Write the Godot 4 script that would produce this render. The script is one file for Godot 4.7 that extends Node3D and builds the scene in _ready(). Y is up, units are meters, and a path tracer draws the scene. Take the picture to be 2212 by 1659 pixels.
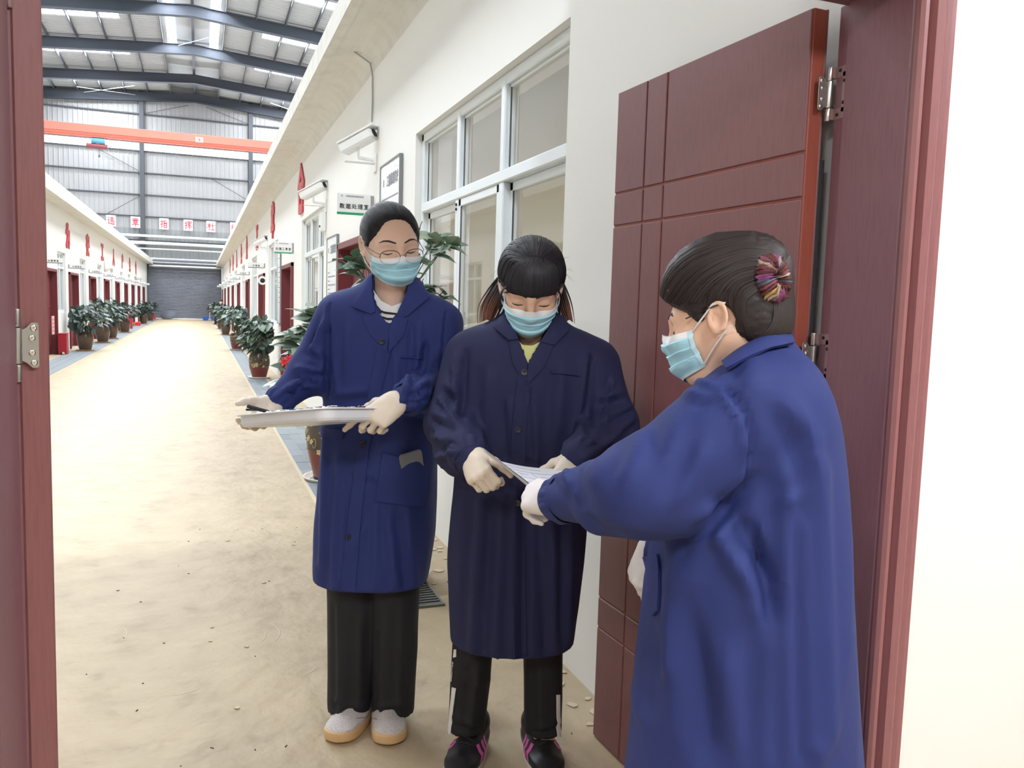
extends Node3D

# ---------------------------------------------------------------- camera numbers
const HC := 1.34
const FPX := 1783.3
const YAW := 0.36228
const PITCH := 0.09269
const ROLL := 0.0295
var cam_x: Vector3
var cam_y: Vector3
var cam_f: Vector3
var M := {}
var LEAF := []
var taken := {}

class MB:
	var v := PackedVector3Array()
	var n := PackedVector3Array()
	var uv := PackedVector2Array()
	var c := PackedColorArray()
	var ix := PackedInt32Array()
	var col := Color(1, 1, 1)
	var use_c := false
	func vert(p: Vector3, nn: Vector3, t := Vector2.ZERO) -> int:
		v.append(p); n.append(nn); uv.append(t)
		if use_c: c.append(col)
		return v.size() - 1
	func quad(a: Vector3, b: Vector3, cc: Vector3, d: Vector3) -> void:   # counter-clockwise from outside
		var nn := (b - a).cross(cc - a)
		if nn.length_squared() < 1e-16: nn = (cc - a).cross(d - a)
		nn = nn.normalized()
		var lu := (b - a).length(); var lv := (d - a).length()
		var i := vert(a, nn, Vector2(0, 0)); vert(b, nn, Vector2(lu, 0)); vert(cc, nn, Vector2(lu, lv)); vert(d, nn, Vector2(0, lv))
		ix.append_array([i, i + 2, i + 1, i, i + 3, i + 2])
	func tri(a: Vector3, b: Vector3, cc: Vector3) -> void:
		var nn := (b - a).cross(cc - a).normalized()
		var i := vert(a, nn); vert(b, nn, Vector2(1, 0)); vert(cc, nn, Vector2(0, 1))
		ix.append_array([i, i + 2, i + 1])
	func box(p: Vector3, s: Vector3, bs := Basis.IDENTITY) -> void:
		var h := s * 0.5
		var k := []
		for i in 8: k.append(p + bs * Vector3(h.x if i & 1 else -h.x, h.y if i & 2 else -h.y, h.z if i & 4 else -h.z))
		quad(k[4], k[5], k[7], k[6]); quad(k[1], k[0], k[2], k[3]); quad(k[5], k[1], k[3], k[7])
		quad(k[0], k[4], k[6], k[2]); quad(k[6], k[7], k[3], k[2]); quad(k[0], k[1], k[5], k[4])
	func span(a: Vector3, b: Vector3) -> void:
		box((a + b) * 0.5, (b - a).abs())
	func cbox(p: Vector3, s: Vector3, e := 0.004, bs := Basis.IDENTITY) -> void:   # chamfered box
		var h := s * 0.5
		e = minf(e, minf(h.x, minf(h.y, h.z)) * 0.9)
		var g := h - Vector3(e, e, e)
		for ax in 3:
			var u := (ax + 1) % 3; var w := (ax + 2) % 3
			for sg in [-1.0, 1.0]:
				var pts := []
				for q in [[-1, -1], [1, -1], [1, 1], [-1, 1]]:
					var t := Vector3(); t[ax] = h[ax] * sg; t[u] = g[u] * q[0]; t[w] = g[w] * q[1]
					pts.append(p + bs * t)
				quad_out(pts[0], pts[1], pts[2], pts[3], p)
			for su in [-1.0, 1.0]:
				for sw in [-1.0, 1.0]:
					var a := Vector3(); var b := Vector3(); var c2 := Vector3(); var d := Vector3()
					a[ax] = -g[ax]; a[u] = h[u] * su; a[w] = g[w] * sw
					b[ax] = g[ax]; b[u] = h[u] * su; b[w] = g[w] * sw
					c2[ax] = g[ax]; c2[u] = g[u] * su; c2[w] = h[w] * sw
					d[ax] = -g[ax]; d[u] = g[u] * su; d[w] = h[w] * sw
					quad_out(p + bs * a, p + bs * b, p + bs * c2, p + bs * d, p)
		for sx in [-1.0, 1.0]:
			for sy in [-1.0, 1.0]:
				for sz in [-1.0, 1.0]:
					var a := p + bs * Vector3(h.x * sx, g.y * sy, g.z * sz)
					var b := p + bs * Vector3(g.x * sx, h.y * sy, g.z * sz)
					var d := p + bs * Vector3(g.x * sx, g.y * sy, h.z * sz)
					if (b - a).cross(d - a).dot(a - p) > 0: tri(a, b, d)
					else: tri(a, d, b)
	func quad_out(a: Vector3, b: Vector3, cc: Vector3, d: Vector3, from: Vector3) -> void:
		if (b - a).cross(cc - a).dot((a + cc) * 0.5 - from) >= 0: quad(a, b, cc, d)
		else: quad(d, cc, b, a)
	func smooth(from_v: int, from_i: int) -> void:    # normals of what was added since, from its faces
		for i in range(from_v, v.size()): n[i] = Vector3.ZERO
		for i in range(from_i, ix.size(), 3):
			var a := ix[i]; var b := ix[i + 1]; var d := ix[i + 2]
			var f := (v[d] - v[a]).cross(v[b] - v[a])
			n[a] += f; n[b] += f; n[d] += f
		for i in range(from_v, v.size()): n[i] = n[i].normalized() if n[i].length_squared() > 1e-20 else Vector3.UP
	func grid(nu: int, nv: int, f: Callable, wrap := false) -> void:     # f(s, t) -> point ; (ds x dt) points outwards
		var v0 := v.size(); var i0 := ix.size()
		for j in nv + 1:
			for i in nu + 1:
				vert(f.call(float(i) / nu, float(j) / nv), Vector3.UP, Vector2(float(i) / nu, float(j) / nv))
		for j in nv:
			for i in nu:
				var a := v0 + j * (nu + 1) + i
				ix.append_array([a, a + nu + 2, a + 1, a, a + nu + 1, a + nu + 2])
		smooth(v0, i0)
		if wrap:
			for j in nv + 1:
				var a := v0 + j * (nu + 1)
				var m := (n[a] + n[a + nu]).normalized()
				n[a] = m; n[a + nu] = m
	func tube(p: PackedVector3Array, r, sides := 8, caps := true, flat := 1.0) -> void:
		var v0 := v.size(); var i0 := ix.size()
		var up := Vector3.UP
		var d0 := (p[1] - p[0]).normalized()
		if absf(d0.dot(up)) > 0.9: up = Vector3.RIGHT
		var m := p.size()
		for k in m:
			var d := (p[mini(k + 1, m - 1)] - p[maxi(k - 1, 0)]).normalized()
			var s := d.cross(up).normalized()
			up = s.cross(d).normalized()
			var rr: float = r[k] if r is Array or r is PackedFloat32Array else r
			for q in sides:
				var a := TAU * q / sides
				vert(p[k] + (s * cos(a) + up * sin(a) * flat) * rr, Vector3.UP, Vector2(float(q) / sides, float(k) / m))
		for k in m - 1:
			for q in sides:
				var a := v0 + k * sides + q; var b := v0 + k * sides + (q + 1) % sides
				ix.append_array([a, a + sides, b, b, a + sides, b + sides])
		if caps:
			for e in [0, m - 1]:
				var ci := vert(p[e], Vector3.UP)
				for q in sides:
					var a: int = v0 + e * sides + q; var b: int = v0 + e * sides + (q + 1) % sides
					if e == 0: ix.append_array([ci, a, b])
					else: ix.append_array([ci, b, a])
		smooth(v0, i0)
	func lathe(prof: PackedVector2Array, segs := 24, x := Transform3D.IDENTITY) -> void:   # (radius, height) from the bottom up on the outside
		var v0 := v.size(); var i0 := ix.size()
		for k in prof.size():
			for q in segs + 1:
				var a := TAU * q / segs
				vert(x * Vector3(prof[k].x * cos(a), prof[k].y, prof[k].x * sin(a)), Vector3.UP, Vector2(float(q) / segs, float(k) / prof.size()))
		for k in prof.size() - 1:
			for q in segs:
				var a := v0 + k * (segs + 1) + q
				ix.append_array([a, a + 1, a + segs + 1, a + 1, a + segs + 2, a + segs + 1])
		smooth(v0, i0)
		for k in prof.size():
			var a := v0 + k * (segs + 1)
			var m := (n[a] + n[a + segs]).normalized()
			n[a] = m; n[a + segs] = m
	func plate(poly: PackedVector2Array, depth: float, x: Transform3D) -> void:   # outline in x,y (counter-clockwise), thickness from z=0 to z=depth
		var t := Geometry2D.triangulate_polygon(poly)
		for k in range(0, t.size(), 3):
			var a := poly[t[k]]; var b := poly[t[k + 1]]; var d := poly[t[k + 2]]
			if (b - a).cross(d - a) < 0:
				var w := b; b = d; d = w
			tri(x * Vector3(a.x, a.y, depth), x * Vector3(b.x, b.y, depth), x * Vector3(d.x, d.y, depth))
			tri(x * Vector3(a.x, a.y, 0), x * Vector3(d.x, d.y, 0), x * Vector3(b.x, b.y, 0))
		for k in poly.size():
			var a := poly[k]; var b := poly[(k + 1) % poly.size()]
			quad(x * Vector3(a.x, a.y, 0), x * Vector3(b.x, b.y, 0), x * Vector3(b.x, b.y, depth), x * Vector3(a.x, a.y, depth))
	func mesh() -> ArrayMesh:
		var a := []; a.resize(Mesh.ARRAY_MAX)
		a[Mesh.ARRAY_VERTEX] = v; a[Mesh.ARRAY_NORMAL] = n; a[Mesh.ARRAY_TEX_UV] = uv; a[Mesh.ARRAY_INDEX] = ix
		if use_c: a[Mesh.ARRAY_COLOR] = c
		var m := ArrayMesh.new()
		m.add_surface_from_arrays(Mesh.PRIMITIVE_TRIANGLES, a)
		return m

func rr_poly(w: float, h: float, r: float, k := 4) -> PackedVector2Array:   # rounded rectangle round the origin
	var o := PackedVector2Array()
	for q in 4:
		var cx := (w / 2 - r) * (1 if q == 0 or q == 3 else -1); var cy := (h / 2 - r) * (1 if q < 2 else -1)
		for i in k + 1:
			var a := PI / 2 * (q + float(i) / k)
			o.append(Vector2(cx + r * cos(a), cy + r * sin(a)))
	return o

func numbered(called: String) -> String:
	taken[called] = taken.get(called, 0) + 1
	return called if taken[called] == 1 else "%s_%03d" % [called, taken[called] - 1]

func tag(o: Node, label := "", category := "", group := "", kind := "") -> Node:
	if label: o.set_meta("label", label)
	if category: o.set_meta("category", category)
	if group: o.set_meta("group", group)
	if kind: o.set_meta("kind", kind)
	return o

func base(called: String, at := Vector3.ZERO, bs := Basis.IDENTITY, parent: Node = null) -> Node3D:
	var o := Node3D.new()
	o.name = numbered(called) if parent == null else called
	(self if parent == null else parent).add_child(o, true)
	o.transform = Transform3D(bs, at)
	return o

func part(called: String, what, mat: Material, parent: Node = null) -> MeshInstance3D:
	var o := MeshInstance3D.new()
	o.name = numbered(called) if parent == null else called
	o.mesh = what.mesh() if what is MB else what
	o.material_override = mat
	(self if parent == null else parent).add_child(o, true)
	return o

func copy(o: Node3D, at: Vector3, called: String) -> Node3D:
	var k: Node3D = o.duplicate()
	k.name = numbered(called)
	add_child(k, true)
	k.position = at
	return k

# pixel of the 2212 x 1659 frame -> points of the place
func ray(px: float, py: float) -> Vector3:
	return cam_f + cam_x * ((px - 1106.0) / FPX) - cam_y * ((py - 829.5) / FPX)
func on_x(px: float, py: float, x: float) -> Vector3:
	var d := ray(px, py); return Vector3(0, HC, 0) + d * (x / d.x)
func on_z(px: float, py: float, z: float) -> Vector3:
	var d := ray(px, py); return Vector3(0, HC, 0) + d * (z / d.z)

# ---------------------------------------------------------------- materials
func noise_tex(freq: float, size := 512, ramp: Gradient = null, normal := false, typ := FastNoiseLite.TYPE_SIMPLEX_SMOOTH, oct := 4, sd := 1, bump := 4.0) -> NoiseTexture2D:
	var f := FastNoiseLite.new()
	f.noise_type = typ; f.frequency = freq; f.fractal_octaves = oct; f.seed = sd
	var t := NoiseTexture2D.new()
	t.width = size; t.height = size; t.seamless = true; t.noise = f
	t.as_normal_map = normal; t.bump_strength = bump
	if ramp: t.color_ramp = ramp
	return t

func ramp(a: Array) -> Gradient:    # [offset, colour, ...]
	var g := Gradient.new()
	var o := PackedFloat32Array(); var cs := PackedColorArray()
	for i in range(0, a.size(), 2): o.append(a[i]); cs.append(a[i + 1])
	g.offsets = o; g.colors = cs
	return g

func mat(key: String, c: Color, rough := 0.6, metal := 0.0) -> StandardMaterial3D:
	var m := StandardMaterial3D.new()
	m.resource_name = key
	m.albedo_color = c; m.roughness = rough; m.metallic = metal
	M[key] = m
	return m

func tri_map(m: StandardMaterial3D, scale: Vector3, world := false) -> StandardMaterial3D:
	m.uv1_triplanar = true; m.uv1_world_triplanar = world; m.uv1_scale = scale
	return m

func rgb(r: int, g: int, b: int) -> Color:
	return Color8(r, g, b)
func _ready() -> void:
	setup_view()
	make_materials()
	big_lights()
	hall()
	facades()
	near_doors()
	furnishings()
	people()
const XR := 1.28      # face of the long wall on the right
const XL := -3.0      # face of the long wall on the left
const ZG := -55.0     # gable at the far end
const RIDGE := 13.72
const SLOPE := 0.075
const XRIDGE := -0.25
const HALL_L := -9.6
const HALL_R := 9.2

func roof_y(x: float) -> float:
	return RIDGE - SLOPE * absf(x - XRIDGE)

func setup_view() -> void:
	var f := Vector3(sin(YAW) * cos(PITCH), -sin(PITCH), -cos(YAW) * cos(PITCH))
	var r := Vector3(cos(YAW), 0, sin(YAW))
	var u := r.cross(f)
	cam_x = r * cos(ROLL) + u * sin(ROLL)
	cam_y = u * cos(ROLL) - r * sin(ROLL)
	cam_f = f
	var c := Camera3D.new()
	c.name = "camera"
	add_child(c)
	c.transform = Transform3D(Basis(cam_x, cam_y, -cam_f), Vector3(0, HC, 0))
	c.fov = rad_to_deg(2.0 * atan(829.5 / FPX))
	c.near = 0.05; c.far = 200.0
	c.current = true
	var we := WorldEnvironment.new(); we.name = "world"
	var e := Environment.new()
	e.background_mode = Environment.BG_SKY
	var sm := ProceduralSkyMaterial.new()
	sm.sky_top_color = rgb(170, 200, 235); sm.sky_horizon_color = rgb(225, 232, 238)
	sm.ground_bottom_color = rgb(120, 120, 112); sm.ground_horizon_color = rgb(200, 202, 200)
	e.sky = Sky.new(); e.sky.sky_material = sm
	e.tonemap_mode = Environment.TONE_MAPPER_LINEAR
	e.tonemap_exposure = 1.48
	e.sdfgi_enabled = true; e.ssao_enabled = true; e.ssil_enabled = true
	we.environment = e
	add_child(we)

func area(called: String, at: Vector3, look: Vector3, size: Vector2, radiance: float, c := Color(1, 1, 1)) -> void:
	var l := AreaLight3D.new()
	l.name = called
	add_child(l, true)
	var z := -look.normalized()
	var x := Vector3.UP.cross(z)
	if x.length() < 0.1: x = Vector3.RIGHT
	x = x.normalized()
	l.transform = Transform3D(Basis(x, z.cross(x), z), at)
	l.area_size = size
	l.area_normalize_energy = true
	l.light_energy = radiance * size.x * size.y / PI
	l.light_color = c
	l.shadow_enabled = true
	l.area_range = 80.0

func big_lights() -> void:
	var day := rgb(238, 245, 255)
	for z in skylight_zs():                                  # under every rooflight of the hall
		for s in [-1.0, 1.0]:
			var x: float = XRIDGE + s * 5.2
			area("skylight_beam", Vector3(x, roof_y(x) - 0.1, z), Vector3(0, -1, 0), Vector2(4.4, 0.9), SKY * (2.8 if z > 0.0 else 1.0), day)
	for s in [-1.0, 1.0]:
		for k in 2:
			area("ridge_beam", Vector3(XRIDGE + s * 0.92, RIDGE - 0.12, -39.0 + 14.0 * k), Vector3(0, -1, 0), Vector2(0.36, 11.0), SKY, day)
	area("gable_beam", Vector3(0, 10.2, ZG + 0.35), Vector3(0, -0.15, 1), Vector2(17.0, 0.4), SKY * 0.6, day)
	# lamps in the two rooms behind the near windows
	for z in [-3.7, -10.4]:
		area("room_beam", Vector3(3.4, 3.1, z), Vector3(0, -1, 0), Vector2(1.2, 0.3), 15.0, rgb(255, 250, 238))
		var lt := base("ceiling_light", Vector3(3.4, 3.16, z))
		tag(lt, "long ceiling light inside the room behind the %s window" % ("near" if z > -5 else "second"), "ceiling light")
		var lb := MB.new(); lb.cbox(Vector3(0, 0.06, 0), Vector3(1.3, 0.1, 0.34), 0.01); part("housing", lb, M.plastic_white, lt)
		lb = MB.new(); lb.box(Vector3(0, 0.0, 0), Vector3(1.2, 0.01, 0.3)); part("lamp_panel", lb, M.lamp_glow, lt)
	# the room behind the camera: ceiling panels
	for p in [Vector3(0.9, 2.72, 0.8), Vector3(-1.2, 2.72, 0.8), Vector3(2.3, 2.72, 0.0)]:
		area("panel_beam", p, Vector3(0, -1, 0), Vector2(0.58, 0.58), ROOM, rgb(246, 248, 255))
		var t := base("ceiling_light", p + Vector3(0, 0.02, 0))
		tag(t, "square white ceiling panel light, %s" % ("nearest the doorway's right side" if p.x > 2.0 else "above the middle of the doorway" if p.x > 0.0 else "furthest left in the near room"), "ceiling light", "ceiling panels of the near room")
		var b := MB.new(); b.cbox(Vector3(0, 0.02, 0), Vector3(0.64, 0.05, 0.64), 0.006)
		part("housing", b, M.plastic_white, t)
		b = MB.new(); b.box(Vector3(0, -0.008, 0), Vector3(0.58, 0.008, 0.58))
		part("lamp_panel", b, M.lamp_glow, t)

const SKY := 43.0
const ROOM := 34.0

func skylight_zs() -> Array:
	var a := []
	for k in 7: a.append(-52.6 + 5.75 * k)
	a.append(-12.35); a.append(-6.6); a.append(4.9); a.append(8.4)
	return a

# a wall in the plane across x, with openings [z0, z1, y0, y1] ; z runs from far to near
func wall_x(b: MB, x0: float, x1: float, z0: float, z1: float, y1: float, holes: Array) -> void:
	holes.sort_custom(func(p, q): return p[0] < q[0])
	var z := z0
	for h in holes:
		if h[0] > z: b.span(Vector3(x0, 0, z), Vector3(x1, y1, h[0]))
		if h[2] > 0.001: b.span(Vector3(x0, 0, h[0]), Vector3(x1, h[2], h[1]))
		b.span(Vector3(x0, h[3], h[0]), Vector3(x1, y1, h[1]))
		z = h[1]
	b.span(Vector3(x0, 0, z), Vector3(x1, y1, z1))

func structure(called: String, b, m: Material, parent: Node = null) -> MeshInstance3D:
	var o := part(called, b, m, parent)
	if parent == null: tag(o, "", "", "", "structure")
	return o

var right_windows := [[-5.22, -2.88], [-11.5, -9.37], [-17.25, -15.12], [-23.0, -20.87], [-28.7, -26.6], [-34.5, -32.4], [-40.2, -38.1], [-46.0, -43.9], [-51.7, -49.6]]
var right_doors := [-7.35, -13.3, -19.0, -24.75, -30.6, -36.1, -41.65, -47.5, -53.0]
var left_doors := [-20.05, -23.55, -27.47, -31.44, -35.4, -39.33, -43.26, -47.3, -51.2]
var left_windows := [-21.75, -25.5, -29.5, -33.4, -37.35, -41.3, -45.3, -49.25, -17.6, -13.6]

func hall() -> void:
	var b := MB.new()
	b.span(Vector3(HALL_L - 0.3, -0.25, ZG - 0.3), Vector3(HALL_R + 0.3, 0, 12.3))
	var fl := structure("floor", b, M.concrete)
	floor_marks(fl)
	# ---- long wall on the right with window and door openings
	var holes := []
	for w in right_windows: holes.append([w[0], w[1], 0.9, 2.41])
	for d in right_doors: holes.append([d - 0.8, d + 0.8, 0.0, 1.9])
	b = MB.new()
	wall_x(b, XR, XR + 0.24, ZG, -1.2, 3.42, holes)
	structure("wall_right", b, M.wall_paint)
	holes = []
	for z in left_windows: holes.append([z - 0.6, z + 0.6, 0.92, 2.3])
	for d in left_doors: holes.append([d - 0.77, d + 0.77, 0.0, 1.88])
	b = MB.new()
	wall_x(b, XL - 0.24, XL, ZG, -1.2, 3.42, holes)
	structure("wall_left", b, M.wall_paint)
	# ---- flat roofs of the two rows, their eaves reaching over the aisle
	b = MB.new()
	b.span(Vector3(0.94, 3.30, ZG), Vector3(HALL_R, 3.42, -1.9))
	b.span(Vector3(0.925, 3.288, ZG), Vector3(1.0, 3.46, -1.9))
	var cove := PackedVector2Array()
	for k in 7: cove.append(Vector2(XR - 0.16 * (1.0 - sin(PI / 2 * k / 6.0)), 3.30 - 0.16 * (1.0 - cos(PI / 2 * k / 6.0))))
	for k in 6:
		var p := cove[k]; var q := cove[k + 1]
		b.quad(Vector3(p.x, p.y, -1.4), Vector3(p.x, p.y, ZG), Vector3(q.x, q.y, ZG), Vector3(q.x, q.y, -1.4))
	structure("trim_1", b, M.eave_paint)
	b = MB.new()
	b.span(Vector3(HALL_L, 3.30, ZG), Vector3(XL + 0.34, 3.42, -1.9))
	b.span(Vector3(XL + 0.28, 3.288, ZG), Vector3(XL + 0.352, 3.56, -1.9))
	structure("trim_2", b, M.eave_paint)
	# ---- backs of the rooms, and the hall's own long walls
	b = MB.new()
	b.span(Vector3(4.9, 0, ZG), Vector3(5.1, 3.3, -1.2))
	for z in [-6.0, -9.0, -12.0, -17.6, -23.4, -29.0, -35.0, -40.6, -46.4, -52.2]: b.span(Vector3(XR + 0.24, 0, z - 0.06), Vector3(4.9, 3.3, z + 0.06))
	structure("wall_rooms_right", b, M.cream_room)
	b = MB.new()
	b.span(Vector3(-6.2, 0, ZG), Vector3(-6.0, 3.3, -1.2))
	structure("wall_rooms_left", b, M.cream_room)
	for s in [[HALL_L - 0.25, HALL_L, "wall_hall_left"], [HALL_R, HALL_R + 0.25, "wall_hall_right"]]:
		b = MB.new(); b.span(Vector3(s[0], 0, ZG), Vector3(s[1], 13.4, 12.0))
		structure(s[2], b, M.gable_sheet)
	b = MB.new(); b.span(Vector3(HALL_L, 0, 12.0), Vector3(HALL_R, 13.9, 12.3))
	structure("wall_rear", b, M.gable_sheet)
	front_building()
	gable()
	roof()

func floor_marks(fl: Node) -> void:
	# shallow trowel arcs, chips and grit near the doorway
	var rng := RandomNumberGenerator.new(); rng.seed = 11
	var b := MB.new()
	for a in [[Vector3(-0.09, 0, -3.02), 0.12, 0.4, 1.9], [Vector3(0.11, 0, -3.35), 0.13, -0.9, 0.9], [Vector3(0.115, 0, -3.36), 0.18, -0.7, 0.7], [Vector3(0.30, 0, -3.02), 0.1, 0.2, 1.2], [Vector3(-0.42, 0, -3.5), 0.14, -0.8, 0.6]]:
		var pts := PackedVector3Array(); var rad := []
		for k in 13:
			var t: float = lerpf(a[2], a[3], k / 12.0)
			pts.append(a[0] + Vector3(cos(t), 0.0005, sin(t)) * a[1]); rad.append(0.0035 * sin(PI * (k + 0.6) / 13.2))
		b.tube(pts, rad, 6, true, 0.35)
	var o := part("trowel_mark", b, M.plaster_chip, fl); tag(o, "", "", "", "stuff")
	b = MB.new()
	for k in 44:
		var p := Vector3(rng.randf_range(-0.6, 1.15), 0.001, rng.randf_range(-5.2, -1.9))
		var q := Basis(Vector3.UP, rng.randf() * TAU)
		b.cbox(p, Vector3(rng.randf_range(0.003, 0.014), 0.003, rng.randf_range(0.002, 0.005)), 0.001, q)
	o = part("grit", b, M.soil, fl); tag(o, "", "", "", "stuff")
	b = MB.new()
	for k in 46:
		var z := rng.randf_range(-5.0, -2.2)
		var p := Vector3(rng.randf_range(1.12, 1.26) if k % 3 else rng.randf_range(0.0, 1.1), 0.001, z)
		var n := 7; var poly := PackedVector2Array()
		var r := rng.randf_range(0.006, 0.03 if k % 3 else 0.012)
		for i in n: poly.append(Vector2.from_angle(TAU * i / n) * r * rng.randf_range(0.5, 1.2))
		b.plate(poly, 0.003, Transform3D(Basis(Vector3.RIGHT, -PI / 2), p))
	o = part("plaster_crumbs", b, M.plaster_chip, fl); tag(o, "", "", "", "stuff")

func front_building() -> void:
	# the wall with the doorway the camera looks through, its room behind
	var x0 := -0.265; var x1 := 1.24; var top := 1.975
	var b := MB.new()
	b.span(Vector3(HALL_L, 0, -1.40), Vector3(x0 - 0.03, 3.3, -1.21))
	b.span(Vector3(x1 + 0.03, 0, -1.40), Vector3(5.0, 3.3, -1.21))
	b.span(Vector3(x0 - 0.03, top + 0.03, -1.40), Vector3(x1 + 0.03, 3.3, -1.21))
	structure("wall_front", b, M.wall_paint)
	b = MB.new(); b.span(Vector3(HALL_L, 3.3, -2.15), Vector3(HALL_R, 3.5, 12.0))
	structure("trim_3", b, M.eave_paint)
	b = MB.new(); b.span(Vector3(-3.2, 2.78, -1.21), Vector3(5.0, 2.86, 4.2))
	structure("ceiling_near_room", b, M.wall_paint)
	b = MB.new(); b.span(Vector3(-3.2, 0, 4.0), Vector3(5.0, 2.8, 4.2))
	structure("wall_room_rear", b, M.wall_paint)
	b = MB.new(); b.span(Vector3(-3.4, 0, -1.21), Vector3(-3.2, 2.8, 4.2))
	structure("wall_room_left", b, M.wall_paint)
	b = MB.new(); b.span(Vector3(5.0, 0, -1.21), Vector3(5.2, 3.3, 4.2))
	structure("wall_room_right", b, M.wall_paint)
	# door lining (jambs, head) with a rebate, and moulded casing on the room side
	var fr := base("trim_door", Vector3.ZERO); tag(fr, "", "", "", "structure")
	for s in [[x0, 1.0], [x1, -1.0]]:
		var x: float = s[0]; var g: float = s[1]
		b = MB.new()
		b.cbox(Vector3(x - g * 0.013, top / 2, -1.33), Vector3(0.034, top, 0.18), 0.003)     # recessed outer part that takes the leaf
		b.cbox(Vector3(x - g * 0.005, top / 2, -1.3), Vector3(0.036, top, 0.172), 0.004)      # stop, standing proud
		part("jamb", b, M.jamb_maroon, fr)
				# casing profile, from the opening outwards
		var pr := PackedVector2Array([Vector2(0.0, 0), Vector2(0.0, 0.010), Vector2(0.006, 0.016), Vector2(0.014, 0.016), Vector2(0.017, 0.006), Vector2(0.024, 0.006), Vector2(0.028, 0.022), Vector2(0.042, 0.026), Vector2(0.047, 0.024), Vector2(0.057, 0.016), Vector2(0.065, 0.020), Vector2(0.075, 0.020), Vector2(0.082, 0.013), Vector2(0.083, 0)])
		b = MB.new()
		for k in pr.size() - 1:
			var p := pr[k]; var q := pr[k + 1]
			var v0 := b.v.size(); var i0 := b.ix.size()
			var a := Vector3(x + g * 0.013 - g * p.x, 0, -1.21 + p.y); var c := Vector3(x + g * 0.013 - g * q.x, 0, -1.21 + q.y)
			var up := Vector3(0, top + 0.09, 0)
			b.quad_out(a, c, c + up, a + up, Vector3(x - g * 0.05, 1, -1.25))
		var cs := part("casing", b, M.casing_rose, fr)
		tag(cs, "moulded rosy casing")
	b = MB.new()
	b.cbox(Vector3((x0 + x1) / 2, top + 0.012, -1.305), Vector3(x1 - x0, 0.034, 0.19), 0.003)
	b.cbox(Vector3((x0 + x1) / 2, top + 0.045, -1.2), Vector3(x1 - x0 + 0.18, 0.09, 0.022), 0.006)
	part("head", b, M.jamb_maroon, fr)

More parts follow.
